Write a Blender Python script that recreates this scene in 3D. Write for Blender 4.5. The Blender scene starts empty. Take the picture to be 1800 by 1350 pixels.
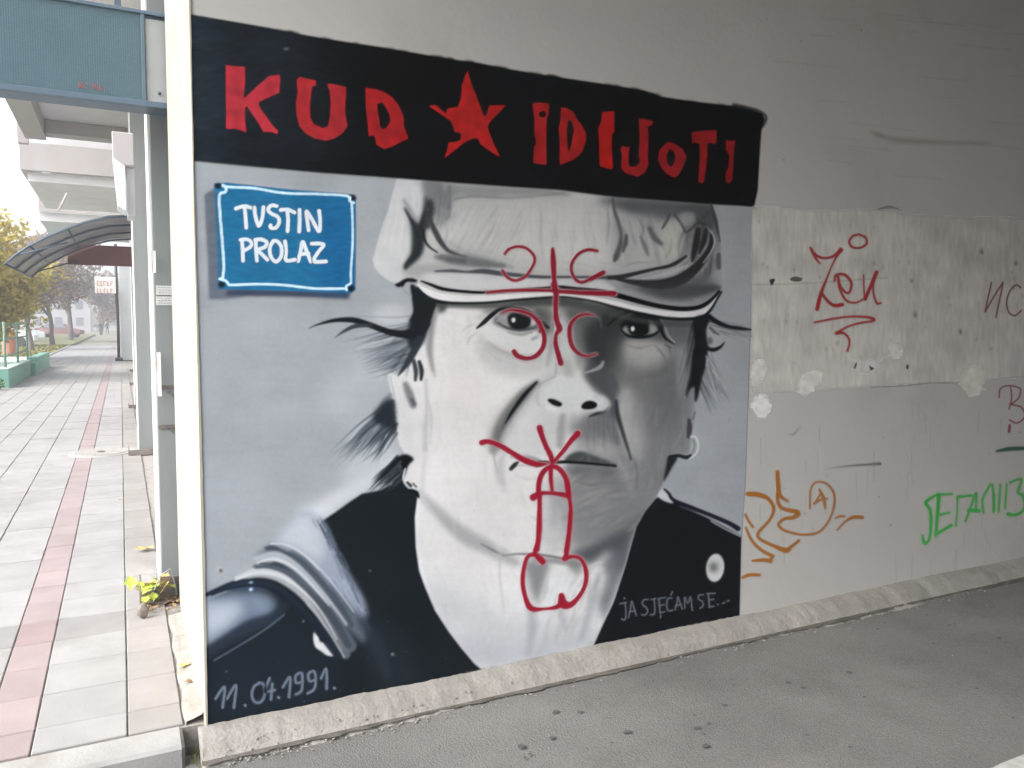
import bpy, bmesh, math, random
import numpy as np
from mathutils import Vector

random.seed(7)
rng = np.random.default_rng(11)
scene = bpy.context.scene
COL = scene.collection

# ---------------------------------------------------------------- camera, sky, sun, exposure
F_PX, CX, CY, EYE = 1380.0, 900.0, 675.0, 1.5
def _n(v):
    v = np.array(v, float)
    return v / np.linalg.norm(v)
AX_Y = _n([212 - CX, 568 - CY, F_PX])
AX_X = _n([3680 - CX, 590 - CY, F_PX])
AX_X = _n(AX_X - AX_X.dot(AX_Y) * AX_Y)
AX_Z = np.cross(AX_X, AX_Y)
if AX_Z[1] > 0:
    AX_Z = -AX_Z
ROT = np.array([AX_X, AX_Y, AX_Z])

cam_data = bpy.data.cameras.new('camera')
cam = bpy.data.objects.new('camera', cam_data)
COL.objects.link(cam)
scene.camera = cam
cam_data.sensor_fit = 'HORIZONTAL'
cam_data.sensor_width = 36.0
cam_data.lens = 36.0 * F_PX / 1800.0
cam_data.clip_start = 0.05
cam_data.clip_end = 900
from mathutils import Matrix
right, up, back = ROT[:, 0], -ROT[:, 1], -ROT[:, 2]
cam.matrix_world = Matrix(((right[0], up[0], back[0], 0), (right[1], up[1], back[1], 0),
                           (right[2], up[2], back[2], EYE), (0, 0, 0, 1)))

SUN_EL, SUN_AZ = math.radians(42), math.radians(-104)
world = bpy.data.worlds.new("World")
scene.world = world
world.use_nodes = True
wn = world.node_tree
wn.nodes.clear()
sky = wn.nodes.new('ShaderNodeTexSky')
sky.sky_type = 'NISHITA'
sky.sun_disc = False
sky.sun_elevation = SUN_EL
sky.sun_rotation = SUN_AZ
sky.air_density = 1.0
sky.dust_density = 4.0
sky.ozone_density = 1.0
hsv = wn.nodes.new('ShaderNodeHueSaturation')
hsv.inputs['Saturation'].default_value = 0.45
bg = wn.nodes.new('ShaderNodeBackground')
bg.inputs['Strength'].default_value = 0.15
wo = wn.nodes.new('ShaderNodeOutputWorld')
wn.links.new(sky.outputs[0], hsv.inputs['Color'])
wn.links.new(hsv.outputs[0], bg.inputs['Color'])
wn.links.new(bg.outputs[0], wo.inputs['Surface'])

sun_data = bpy.data.lights.new('sun', 'SUN')
sun_data.energy = 1.1
sun_data.angle = math.radians(45)
sun_data.color = (1.0, 0.985, 0.96)
sun = bpy.data.objects.new('sun', sun_data)
COL.objects.link(sun)
sd = Vector((math.sin(SUN_AZ) * math.cos(SUN_EL), math.cos(SUN_AZ) * math.cos(SUN_EL), math.sin(SUN_EL)))
sun.rotation_euler = sd.to_track_quat('Z', 'Y').to_euler()

scene.view_settings.view_transform = 'Standard'
scene.view_settings.look = 'None'
scene.view_settings.exposure = 1.6
scene.view_settings.gamma = 1.0
scene.view_settings.use_curve_mapping = False
try:
    scene.cycles.max_bounces = 8
    scene.cycles.diffuse_bounces = 6
    scene.cycles.transparent_max_bounces = 16
    scene.cycles.use_denoising = True
except Exception:
    pass

# ---------------------------------------------------------------- geometry of the place
WALL_Y = 3.032          # the painted wall stands in this plane
WALL_X0 = 0.247         # its free corner at the pavement
WALL_BACK = 4.46
ROAD_Z = -0.08

def ray(px, py):
    return ROT @ np.array([px - CX, py - CY, F_PX])
def ground(px, py, z=0.0):
    r = ray(px, py)
    t = (z - EYE) / r[2]
    return (t * r[0], t * r[1], z)
def at_y(px, py, Y):
    r = ray(px, py)
    t = Y / r[1]
    return (t * r[0], Y, EYE + t * r[2])
def wall_to_px(X, Z):
    """wall plane metres -> tracing coordinates (arrays)"""
    P = np.stack([X, np.full_like(X, WALL_Y), Z - EYE], -1) @ ROT
    return CX + F_PX * P[..., 0] / P[..., 2], CY + F_PX * P[..., 1] / P[..., 2]

# ---------------------------------------------------------------- helpers
def tag(o, label=None, cat=None, group=None, kind=None):
    if label: o['label'] = label
    if cat: o['category'] = cat
    if group: o['group'] = group
    if kind: o['kind'] = kind
    return o
def empty(name, loc=(0, 0, 0), rz=0.0, parent=None):
    o = bpy.data.objects.new(name, None)
    o.empty_display_size = 0.2
    o.location = loc
    o.rotation_euler = (0, 0, rz)
    COL.objects.link(o)
    if parent: o.parent = parent
    return o
def mesh_obj(name, verts, faces, mat, parent=None, smooth=False, loc=None):
    me = bpy.data.meshes.new(name)
    me.from_pydata([tuple(v) for v in verts], [], faces)
    me.update()
    if smooth:
        me.polygons.foreach_set('use_smooth', [True] * len(me.polygons))
    o = bpy.data.objects.new(name, me)
    if mat: me.materials.append(mat)
    COL.objects.link(o)
    if parent:
        o.parent = parent
    if loc is not None: o.location = loc
    return o
def bm_obj(name, bm, mat, parent=None, smooth=False, loc=None):
    me = bpy.data.meshes.new(name)
    bm.normal_update()
    bm.to_mesh(me)
    bm.free()
    if smooth:
        me.polygons.foreach_set('use_smooth', [True] * len(me.polygons))
    if mat: me.materials.append(mat)
    o = bpy.data.objects.new(name, me)
    COL.objects.link(o)
    if parent: o.parent = parent
    if loc is not None: o.location = loc
    return o
def box_bm(bm, x0, x1, y0, y1, z0, z1, bevel=0.0, jit=0.0):
    v = []
    for x in (x0, x1):
        for y in (y0, y1):
            for z in (z0, z1):
                v.append(bm.verts.new((x + random.uniform(-jit, jit), y + random.uniform(-jit, jit), z + random.uniform(-jit, jit))))
    f = [(0, 1, 3, 2), (4, 6, 7, 5), (0, 4, 5, 1), (2, 3, 7, 6), (0, 2, 6, 4), (1, 5, 7, 3)]
    fs = [bm.faces.new([v[i] for i in q]) for q in f]
    if bevel:
        es = list({e for q in fs for e in q.edges})
        bmesh.ops.bevel(bm, geom=es, offset=bevel, segments=1, affect='EDGES', profile=0.5)
    return bm
def box(name, x0, x1, y0, y1, z0, z1, mat, parent=None, bevel=0.0, jit=0.0):
    return bm_obj(name, box_bm(bmesh.new(), x0, x1, y0, y1, z0, z1, bevel, jit), mat, parent)
def tube_bm(bm, pts, r, seg=8, caps=True):
    pts = [Vector(p) for p in pts]
    rr = r if isinstance(r, (list, tuple)) else [r] * len(pts)
    rings = []
    for i, p in enumerate(pts):
        d = (pts[min(i + 1, len(pts) - 1)] - pts[max(i - 1, 0)]).normalized()
        a = d.cross(Vector((0, 0, 1)))
        if a.length < 0.05: a = d.cross(Vector((1, 0, 0)))
        a.normalize()
        b = d.cross(a)
        rings.append([bm.verts.new(p + (a * math.cos(2 * math.pi * k / seg) + b * math.sin(2 * math.pi * k / seg)) * rr[i]) for k in range(seg)])
    for i in range(len(rings) - 1):
        for k in range(seg):
            bm.faces.new((rings[i][k], rings[i][(k + 1) % seg], rings[i + 1][(k + 1) % seg], rings[i + 1][k]))
    if caps:
        bm.faces.new(rings[0][::-1])
        bm.faces.new(rings[-1])
    return bm
def tube(name, pts, r, mat, parent=None, seg=8):
    return bm_obj(name, tube_bm(bmesh.new(), pts, r, seg), mat, parent, smooth=True)

def lin(c):
    c = np.asarray(c, float)
    return np.where(c <= 0.04045, c / 12.92, ((c + 0.055) / 1.055) ** 2.4)
def srgb(r, g, b):
    return tuple(lin(np.array([r, g, b]) / 255.0)) + (1.0,)

# ---------------------------------------------------------------- materials
def material(name, base, rough=0.8, var=0.12, scale=3.0, bump=0.2, bscale=60.0, metal=0.0, spec=0.3,
             stain=None, stain_amt=0.0, stain_scale=1.2, alpha=1.0, streak=False, rand=0.0, bdist=0.004, speck=0.0):
    m = bpy.data.materials.new(name)
    m.use_nodes = True
    nt = m.node_tree
    nt.nodes.clear()
    N, L = nt.nodes.new, nt.links.new
    out = N('ShaderNodeOutputMaterial')
    p = N('ShaderNodeBsdfPrincipled')
    p.inputs['Roughness'].default_value = rough
    p.inputs['Metallic'].default_value = metal
    p.inputs['Specular IOR Level'].default_value = spec
    p.inputs['Alpha'].default_value = alpha
    L(p.outputs[0], out.inputs[0])
    geo = N('ShaderNodeNewGeometry')
    mp = N('ShaderNodeMapping')
    if streak: mp.inputs['Scale'].default_value = (1, 1, 0.15)
    L(geo.outputs['Position'], mp.inputs['Vector'])
    nz = N('ShaderNodeTexNoise')
    nz.inputs['Scale'].default_value = scale
    nz.inputs['Detail'].default_value = 8
    nz.inputs['Roughness'].default_value = 0.62
    L(mp.outputs[0], nz.inputs['Vector'])
    b = np.array(base[:3])
    ramp = N('ShaderNodeValToRGB')
    ramp.color_ramp.elements[0].position = 0.3
    ramp.color_ramp.elements[1].position = 0.7
    ramp.color_ramp.elements[0].color = tuple(np.clip(b * (1 - var), 0, 1)) + (1,)
    ramp.color_ramp.elements[1].color = tuple(np.clip(b * (1 + var), 0, 1)) + (1,)
    L(nz.outputs['Fac'], ramp.inputs[0])
    col = ramp.outputs[0]
    if stain is not None:
        n2 = N('ShaderNodeTexNoise')
        n2.inputs['Scale'].default_value = stain_scale
        n2.inputs['Detail'].default_value = 9
        n2.inputs['Roughness'].default_value = 0.7
        L(mp.outputs[0], n2.inputs['Vector'])
        r2 = N('ShaderNodeValToRGB')
        r2.color_ramp.elements[0].position = 0.52
        r2.color_ramp.elements[1].position = 0.72
        r2.color_ramp.elements[0].color = (0, 0, 0, 1)
        r2.color_ramp.elements[1].color = (stain_amt,) * 3 + (1,)
        L(n2.outputs['Fac'], r2.inputs[0])
        mx = N('ShaderNodeMixRGB')
        L(r2.outputs[0], mx.inputs[0])
        L(col, mx.inputs[1])
        mx.inputs[2].default_value = tuple(stain[:3]) + (1,)
        col = mx.outputs[0]
    if speck:
        vs = N('ShaderNodeTexVoronoi')
        vs.inputs['Scale'].default_value = 210
        L(mp.outputs[0], vs.inputs['Vector'])
        mr0 = N('ShaderNodeMapRange')
        mr0.inputs['To Min'].default_value = 1 - speck
        mr0.inputs['To Max'].default_value = 1 + speck
        sp = N('ShaderNodeSeparateColor')
        L(vs.outputs['Color'], sp.inputs[0])
        L(sp.outputs[0], mr0.inputs[0])
        m0 = N('ShaderNodeVectorMath')
        m0.operation = 'SCALE'
        L(col, m0.inputs[0])
        L(mr0.outputs[0], m0.inputs['Scale'])
        col = m0.outputs[0]
    if rand:
        oi = N('ShaderNodeObjectInfo')
        mr = N('ShaderNodeMapRange')
        mr.inputs['To Min'].default_value = 1 - rand
        mr.inputs['To Max'].default_value = 1 + rand
        L(oi.outputs['Random'], mr.inputs[0])
        mm = N('ShaderNodeVectorMath')
        mm.operation = 'SCALE'
        L(col, mm.inputs[0])
        L(mr.outputs[0], mm.inputs['Scale'])
        col = mm.outputs[0]
    L(col, p.inputs['Base Color'])
    if bump:
        n3 = N('ShaderNodeTexNoise')
        n3.inputs['Scale'].default_value = bscale
        n3.inputs['Detail'].default_value = 6
        L(mp.outputs[0], n3.inputs['Vector'])
        bp = N('ShaderNodeBump')
        bp.inputs['Strength'].default_value = bump
        bp.inputs['Distance'].default_value = bdist
        L(n3.outputs['Fac'], bp.inputs['Height'])
        L(bp.outputs[0], p.inputs['Normal'])
    return m

def paint_material(name, rough=0.6, bump=0.25, bscale=45.0, spec=0.3, use_alpha=True):
    m = bpy.data.materials.new(name)
    m.use_nodes = True
    nt = m.node_tree
    nt.nodes.clear()
    N, L = nt.nodes.new, nt.links.new
    out = N('ShaderNodeOutputMaterial')
    p = N('ShaderNodeBsdfPrincipled')
    p.inputs['Roughness'].default_value = rough
    p.inputs['Specular IOR Level'].default_value = spec
    ca = N('ShaderNodeAttribute')
    ca.attribute_name = 'paint'
    geo = N('ShaderNodeNewGeometry')
    nz = N('ShaderNodeTexNoise')
    nz.inputs['Scale'].default_value = 7.0
    nz.inputs['Detail'].default_value = 10
    nz.inputs['Roughness'].default_value = 0.7
    L(geo.outputs['Position'], nz.inputs['Vector'])
    mr = N('ShaderNodeMapRange')
    mr.inputs['From Min'].default_value = 0.3
    mr.inputs['From Max'].default_value = 0.7
    mr.inputs['To Min'].default_value = 0.93
    mr.inputs['To Max'].default_value = 1.05
    L(nz.outputs['Fac'], mr.inputs[0])
    vm = N('ShaderNodeVectorMath')
    vm.operation = 'SCALE'
    L(ca.outputs['Color'], vm.inputs[0])
    L(mr.outputs[0], vm.inputs['Scale'])
    L(vm.outputs[0], p.inputs['Base Color'])
    if use_alpha:
        L(ca.outputs['Alpha'], p.inputs['Alpha'])
    n3 = N('ShaderNodeTexNoise')
    n3.inputs['Scale'].default_value = bscale
    n3.inputs['Detail'].default_value = 6
    L(geo.outputs['Position'], n3.inputs['Vector'])
    bp = N('ShaderNodeBump')
    bp.inputs['Strength'].default_value = bump
    bp.inputs['Distance'].default_value = 0.003
    L(n3.outputs['Fac'], bp.inputs['Height'])
    L(bp.outputs[0], p.inputs['Normal'])
    L(p.outputs[0], out.inputs[0])
    return m

# ---------------------------------------------------------------- a small brush engine for the wall paint
def gauss(a, s):
    if s < 0.35: return a
    r = int(3 * s + 1)
    k = np.exp(-0.5 * (np.arange(-r, r + 1) / s) ** 2)
    k /= k.sum()
    for ax in (0, 1):
        pad = [(0, 0), (0, 0)]
        pad[ax] = (r, r)
        p = np.pad(a, pad)
        acc = np.zeros_like(a)
        n = a.shape[ax]
        for i, w in enumerate(k):
            acc += w * (p[i:i + n, :] if ax == 0 else p[:, i:i + n])
        a = acc
    return a
def spline(pts, step=4.0, closed=False):
    P = np.array(pts, float)
    if len(P) == 2 and not closed:
        n = max(2, int(np.hypot(*(P[1] - P[0])[:2]) / step) + 1)
        t = np.linspace(0, 1, n)[:, None]
        return P[0] * (1 - t) + P[1] * t
    out = []
    n = len(P)
    segs = n if closed else n - 1
    for i in range(segs):
        if closed: p0, p1, p2, p3 = P[(i - 1) % n], P[i], P[(i + 1) % n], P[(i + 2) % n]
        else: p0, p1, p2, p3 = P[max(i - 1, 0)], P[i], P[i + 1], P[min(i + 2, n - 1)]
        m = max(2, int(np.hypot(*(p2 - p1)[:2]) / step) + 1)
        for t in np.linspace(0, 1, m, endpoint=False):
            out.append(0.5 * ((2 * p1) + (-p0 + p2) * t + (2 * p0 - 5 * p1 + 4 * p2 - p3) * t * t + (-p0 + 3 * p1 - 3 * p2 + p3) * t ** 3))
    if not closed: out.append(P[-1])
    return np.array(out)
def rgb(c):
    if isinstance(c, (int, float)): c = (c, c, c + 2)
    return np.array(c, float) / 255.0

class Layer:
    def __init__(s, x0, y0, x1, y1, base=None, a=0.0):
        s.x0, s.y0 = int(x0), int(y0)
        s.w, s.h = int(x1 - x0), int(y1 - y0)
        s.C = np.zeros((s.h, s.w, 3)) + (rgb(base) if base is not None else 0.5)
        s.A = np.full((s.h, s.w), float(a))
        s.clip = None
        s.softk = 1.5
    def comp(s, m, ox, oy, col, alpha=1.0, lock=False):
        """m: mask whose corner sits at (ox,oy) px"""
        x0, y0 = max(ox, s.x0), max(oy, s.y0)
        x1, y1 = min(ox + m.shape[1], s.x0 + s.w), min(oy + m.shape[0], s.y0 + s.h)
        if x1 <= x0 or y1 <= y0: return
        mm = m[y0 - oy:y1 - oy, x0 - ox:x1 - ox] * alpha
        sl = (slice(y0 - s.y0, y1 - s.y0), slice(x0 - s.x0, x1 - s.x0))
        if s.clip is not None: mm = mm * s.clip[sl]
        A0 = s.A[sl]
        c = rgb(col)
        if lock:
            s.C[sl] += (c - s.C[sl]) * mm[..., None]
            return
        A1 = mm + A0 * (1 - mm)
        k = np.where(A1 > 1e-5, mm / np.maximum(A1, 1e-5), 1.0)
        s.C[sl] += (c - s.C[sl]) * k[..., None]
        s.A[sl] = A1
    def P(s, pts, col, blur=0.6, alpha=1.0, smooth=True, lock=False):
        Q = spline(pts, 4.0, True) if smooth else np.array(pts, float)
        pad = int(3 * blur + 3)
        ox, oy = int(math.floor(Q[:, 0].min())) - pad, int(math.floor(Q[:, 1].min())) - pad
        W, H = int(Q[:, 0].max()) + pad - ox + 2, int(Q[:, 1].max()) + pad - oy + 2
        m = np.zeros((H, W))
        X1, Y1 = Q[:, 0] - ox, Q[:, 1] - oy
        X2, Y2 = np.roll(X1, -1), np.roll(Y1, -1)
        sub = 2
        xs = np.arange(W)
        for j in range(H * sub):
            y = (j + 0.5) / sub
            k = ((Y1 <= y) & (Y2 > y)) | ((Y2 <= y) & (Y1 > y))
            if not k.any(): continue
            xc = np.sort(X1[k] + (y - Y1[k]) / (Y2[k] - Y1[k]) * (X2[k] - X1[k]))
            row = m[j // sub]
            for a, b in zip(xc[0::2], xc[1::2]):
                row += np.clip(np.minimum(xs + 1, b) - np.maximum(xs, a), 0, 1) / sub
        m = np.clip(m, 0, 1)
        s.comp(gauss(m, blur), ox, oy, col, alpha, lock)
    def S(s, pts, w, col, soft=1.2, alpha=1.0, step=4.0, fade=None, lock=False, wob=0.0):
        """brush stroke; w = half width(s) along the path; soft = falloff in px"""
        P = np.array([p[:2] for p in pts], float)
        W = np.interp(np.linspace(0, 1, len(P)), np.linspace(0, 1, len(w)), w) if isinstance(w, (list, tuple)) else np.full(len(P), float(w))
        Q = spline(np.column_stack([P, W]), step)
        if wob:
            Q[:, 2] *= 1 + rng.normal(0, wob, len(Q))
        n = len(Q)
        op = np.ones(n) if fade is None else np.interp(np.linspace(0, 1, n), np.linspace(0, 1, len(fade)), fade)
        if soft > 1.5: soft = 1.5 + (soft - 1.5) * s.softk
        pad = int(np.max(Q[:, 2]) + soft * 1.2 + 3)
        ox, oy = int(Q[:, 0].min()) - pad, int(Q[:, 1].min()) - pad
        H, Wd = int(Q[:, 1].max()) + pad - oy + 2, int(Q[:, 0].max()) + pad - ox + 2
        m = np.zeros((H, Wd))
        for i in range(n - 1):
            a, b = Q[i], Q[i + 1]
            r = max(a[2], b[2]) + soft * 1.2 + 1
            x0, x1 = int(min(a[0], b[0]) - r) - ox, int(max(a[0], b[0]) + r) - ox + 2
            y0, y1 = int(min(a[1], b[1]) - r) - oy, int(max(a[1], b[1]) + r) - oy + 2
            x0, y0 = max(x0, 0), max(y0, 0)
            yy, xx = np.mgrid[y0:min(y1, H), x0:min(x1, Wd)]
            if yy.size == 0: continue
            px, py = xx + ox + 0.5 - a[0], yy + oy + 0.5 - a[1]
            dx, dy = b[0] - a[0], b[1] - a[1]
            t = np.clip((px * dx + py * dy) / (dx * dx + dy * dy + 1e-9), 0, 1)
            d = np.hypot(px - t * dx, py - t * dy) - (a[2] + (b[2] - a[2]) * t)
            v = np.clip(0.5 - d / (soft + 1e-6), 0, 1)
            v = v * v * (3 - 2 * v) * (op[i] + (op[i + 1] - op[i]) * t)
            sl = (slice(y0, y0 + v.shape[0]), slice(x0, x0 + v.shape[1]))
            m[sl] = np.maximum(m[sl], v)
        s.comp(m, ox, oy, col, alpha, lock)
    def mask(s, pts, blur=0.6, smooth=False):
        t = Layer(s.x0, s.y0, s.x0 + s.w, s.y0 + s.h)
        t.P(pts, 0, blur, 1, smooth)
        return t.A
    def E(s, cx, cy, rx, ry, col, blur=0.6, alpha=1.0, rot=0.0, lock=False):
        t = np.linspace(0, 2 * math.pi, 24, endpoint=False)
        c, q = math.cos(rot), math.sin(rot)
        s.P([(cx + rx * math.cos(a) * c - ry * math.sin(a) * q, cy + rx * math.cos(a) * q + ry * math.sin(a) * c) for a in t], col, blur, alpha, False, lock)
    def noise(s, amp, sx=1.0, sy=1.0):
        n = rng.normal(0, 1, (s.h, s.w))
        def g1(a, sg, ax):
            r = int(3 * sg + 1); k = np.exp(-0.5 * (np.arange(-r, r + 1) / sg) ** 2); k /= k.sum()
            pad = [(0, 0), (0, 0)]; pad[ax] = (r, r); p = np.pad(a, pad, mode='reflect'); acc = np.zeros_like(a); N_ = a.shape[ax]
            for i, w in enumerate(k): acc += w * (p[i:i + N_, :] if ax == 0 else p[:, i:i + N_])
            return acc
        n = g1(g1(n, max(sx, .3), 1), max(sy, .3), 0)
        n /= n.std()
        return n * amp

def zoom(ox, oy, s):
    return lambda *pts: [(ox + p[0] / s, oy + p[1] / s) + tuple(p[2:]) for p in pts]

def lay_on_wall(layer, name, mat, off, cell=0.0035, parent=None, thr=0.02, under=0.0):
    """turn a painted layer into a thin skin of paint on the wall: a grid of small faces with colour and opacity per vertex"""
    xs0, xs1, ys0, ys1 = layer.x0, layer.x0 + layer.w, layer.y0, layer.y0 + layer.h
    cor = [at_y(x, y, WALL_Y) for x in (xs0, xs1) for y in (ys0, ys1)]
    X0, X1 = min(c[0] for c in cor), max(c[0] for c in cor)
    Z0, Z1 = min(c[2] for c in cor), max(c[2] for c in cor)
    X0 = max(X0, WALL_X0 + 0.0005)
    Z0 = max(Z0, -0.004)
    nx, nz = int((X1 - X0) / cell) + 2, int((Z1 - Z0) / cell) + 2
    gx, gz = np.meshgrid(X0 + np.arange(nx) * cell, Z0 + np.arange(nz) * cell)
    px, py = wall_to_px(gx, gz)
    u, v = px - xs0 - 0.5, py - ys0 - 0.5
    inside = (u >= -0.5) & (u <= layer.w - 0.5) & (v >= -0.5) & (v <= layer.h - 0.5)
    u, v = np.clip(u, 0, layer.w - 1.001), np.clip(v, 0, layer.h - 1.001)
    iu, iv = u.astype(int), v.astype(int)
    fu, fv = u - iu, v - iv
    def smp(a):
        f1, f2 = (fu, fv) if a.ndim == 2 else (fu[..., None], fv[..., None])
        return (a[iv, iu] * (1 - f1) + a[iv, iu + 1] * f1) * (1 - f2) + (a[iv + 1, iu] * (1 - f1) + a[iv + 1, iu + 1] * f1) * f2
    C = np.clip(lin(np.clip(smp(layer.C), 0, 1)) * 1.005 - .0035, .002, 1)
    A = smp(layer.A) * inside
    # thin paint lets the coat beneath show: keep the feathered rim as light as the coat it lies on
    C = C + ((1 - A) * under)[..., None]
    q = np.maximum(np.maximum(A[:-1, :-1], A[1:, :-1]), np.maximum(A[:-1, 1:], A[1:, 1:])) > thr
    idx = np.arange(nx * nz).reshape(nz, nx)
    quads = np.stack([idx[:-1, :-1][q], idx[:-1, 1:][q], idx[1:, 1:][q], idx[1:, :-1][q]], -1)
    if len(quads) == 0: return None
    used = np.unique(quads)
    remap = np.full(nx * nz, -1)
    remap[used] = np.arange(len(used))
    quads = remap[quads]
    co = np.stack([gx.ravel()[used], np.full(len(used), WALL_Y - off), gz.ravel()[used]], -1)
    cx_, cz_ = co[:, 0].mean(), co[:, 2].min()
    loc = (0, 0, 0)
    me = bpy.data.meshes.new(name)
    me.vertices.add(len(used))
    me.vertices.foreach_set('co', co.astype(np.float32).ravel())
    me.loops.add(quads.size)
    me.loops.foreach_set('vertex_index', quads.astype(np.int32).ravel())
    me.polygons.add(len(quads))
    me.polygons.foreach_set('loop_start', (np.arange(len(quads)) * 4).astype(np.int32))
    me.polygons.foreach_set('loop_total', np.full(len(quads), 4, np.int32))
    me.update(calc_edges=True)
    at = me.color_attributes.new('paint', 'FLOAT_COLOR', 'POINT')
    RGBA = np.column_stack([C.reshape(-1, 3)[used], A.ravel()[used]]).astype(np.float32)
    at.data.foreach_set('color', RGBA.ravel())
    me.materials.append(mat)
    o = bpy.data.objects.new(name, me)
    COL.objects.link(o)
    if parent: o.parent = parent
    return o
# ---------------------------------------------------------------- the mural, painted stroke by stroke
def make_portrait():
    L = Layer(336, 20, 1352, 1300, (160, 167, 174), 0.0)
    P, S, E_ = L.P, L.S, L.E
    # grey ground of the mural
    GROUND = [(330, 270), (1325, 340), (1326, 380), (1321, 520), (1316, 680), (1310, 860), (1303, 960), (1300, 1084), (1180, 1108), (1042, 1140), (900, 1168), (700, 1210), (500, 1252), (366, 1284), (330, 1290)]
    gm = L.mask(GROUND, .8)
    L.clip = gm
    P([(330, 270), (1345, 350), (1330, 380), (1324, 520), (1318, 680), (1310, 860), (1303, 960), (1300, 1084), (1180, 1108), (1042, 1140), (900, 1168), (700, 1210), (500, 1252), (366, 1284), (330, 1290)], (160, 167, 174), 0.7, 1, False)
    for i in range(90):                      # broad roller and spray passes
        x, y = rng.uniform(340, 1320), rng.uniform(300, 1250)
        l = rng.uniform(40, 190)
        k = rng.choice([-1, 1])
        S([(x, y), (x + l, y + rng.uniform(-6, 6) - (y - 588) * l / 3300)], rng.uniform(3, 13), (160 + k * 9, 167 + k * 9, 174 + k * 9), 16, rng.uniform(.12, .4), 12, lock=True)
    bgc, hl = (160, 167, 174), (196, 203, 211)
    # pale sprayed glow beside the hair
    P([(560, 700), (600, 660), (650, 600), (690, 610), (690, 690), (650, 720), (600, 740)], (178, 184, 192), 16, .7)
    P([(660, 545), (690, 535), (715, 545), (720, 575), (690, 575), (660, 565)], (192, 196, 203), 8, .8)
    P([(525, 900), (560, 880), (610, 850), (650, 815), (680, 790), (702, 800), (690, 835), (655, 862), (610, 882), (565, 918)], (200, 206, 213), 8, .95)
    P([(640, 740), (680, 735), (700, 790), (660, 830), (610, 850), (600, 820)], (186, 193, 200), 10, .8)
    L.softk = 1.15
    # ---- jacket, left
    blk, blu = (25, 31, 36), (30, 38, 48)
    P([(706, 838), (690, 850), (668, 862), (636, 868), (615, 882), (590, 900), (566, 916), (520, 960), (450, 1010), (400, 1040), (355, 1060), (340, 1300), (500, 1262), (700, 1218), (856, 1182), (834, 1166), (812, 1140), (789, 1110), (765, 1073), (747, 1031), (737, 1003), (731, 960), (730, 910), (735, 864), (720, 858)], blk, 1.2, 1, False)
    P([(352, 1130), (420, 1100), (520, 1080), (600, 1180), (560, 1240), (360, 1285)], blu, 22, .9)
    P([(640, 1080), (700, 1110), (740, 1200), (700, 1220), (640, 1180)], (33, 39, 48), 14, .8)
    # big lit shoulder fold
    P([(528, 901), (500, 925), (478, 950), (470, 962), (495, 963), (532, 980), (562, 1013), (592, 1043), (618, 1073), (644, 1088), (642, 1060), (625, 1027), (600, 985), (580, 940), (565, 914), (545, 900)], (150, 161, 178), 4.5)
    P([(528, 905), (500, 930), (482, 952), (505, 958), (540, 975), (565, 985), (570, 950), (552, 912)], (186, 194, 204), 8)
    for i in range(16):
        x = rng.uniform(560, 630); y = 900 + (x - 555) * 2.1 + rng.uniform(-22, 10)
        S([(x, y), (x + rng.uniform(10, 22), y + rng.uniform(22, 40))], [1.5, 4, 1.5], (118, 132, 156) if i % 2 else (75, 88, 108), 6, .4)
    P([(470, 963), (495, 963), (532, 982), (565, 1016), (600, 1052), (640, 1094), (640, 1130), (600, 1095), (560, 1060), (520, 1015), (490, 990), (450, 985)], (92, 103, 118), 5)
    S([(450, 982), (482, 977), (515, 990), (548, 1020), (580, 1060), (606, 1096)], [5, 9, 9, 8, 5], (172, 178, 187), 7, .95)
    S([(466, 963), (478, 962), (490, 964)], [1.5, 4, 1.5], (75, 83, 92), 3)
    S([(476, 956), (500, 957), (530, 972), (560, 1000)], 1.3, (208, 212, 218), 2.5, .8)
    S([(448, 996), (475, 996), (510, 1010), (550, 1045), (585, 1085), (615, 1135)], [3, 4, 6, 9, 12], (82, 92, 105), 6)
    S([(458, 990), (490, 993)], [1.5, 2.5], (60, 68, 78), 3, .8)
    S([(418, 1018), (450, 1007), (485, 1010), (520, 1030), (548, 1058), (572, 1090), (596, 1140)], [5, 9, 11, 10, 9, 7], (160, 165, 172), 5)
    S([(415, 1016), (450, 1002), (485, 1004), (515, 1020), (545, 1050)], [3, 4, 4, 2], (192, 197, 204), 4, .9)
    S([(545, 1046), (575, 1085), (608, 1150)], [4, 8, 8], (104, 110, 118), 7, .9)
    S([(540, 1062), (560, 1085), (585, 1122), (605, 1155)], 1.6, (176, 180, 184), 2.5, .8)
    # sleeve
    P([(340, 1052), (372, 1046), (420, 1036), (462, 1042), (484, 1060), (470, 1086), (430, 1104), (395, 1118), (358, 1142), (340, 1150)], (96, 112, 134), 9)
    P([(330, 1058), (385, 1056), (425, 1055), (432, 1072), (405, 1100), (375, 1122), (330, 1145)], (182, 192, 206), 11)
    P([(440, 1045), (475, 1052), (482, 1068), (462, 1080), (440, 1072)], (135, 150, 170), 8, .7)
    S([(340, 1056), (375, 1040), (410, 1026), (442, 1022), (480, 1030), (508, 1050), (540, 1085), (566, 1112), (592, 1152)], [2, 4, 5, 5, 6, 7, 9, 8], (32, 41, 54), 4)
    S([(400, 1036), (430, 1030), (470, 1034)], [2, 6, 4], (58, 74, 98), 6, .8)
    S([(355, 1152), (400, 1124), (440, 1100), (480, 1086), (500, 1066)], [8, 10, 7], (40, 50, 64), 10, .9)
    S([(376, 1161), (420, 1135), (465, 1107), (500, 1080)], 1.3, (104, 118, 134), 2, .8)
    for y in (1025, 1036):
        E_(441, y, 4.5, 3.5, (100, 140, 180), 1.2)
        E_(441, y, 2.6, 2, (225, 240, 250), .7)
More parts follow.
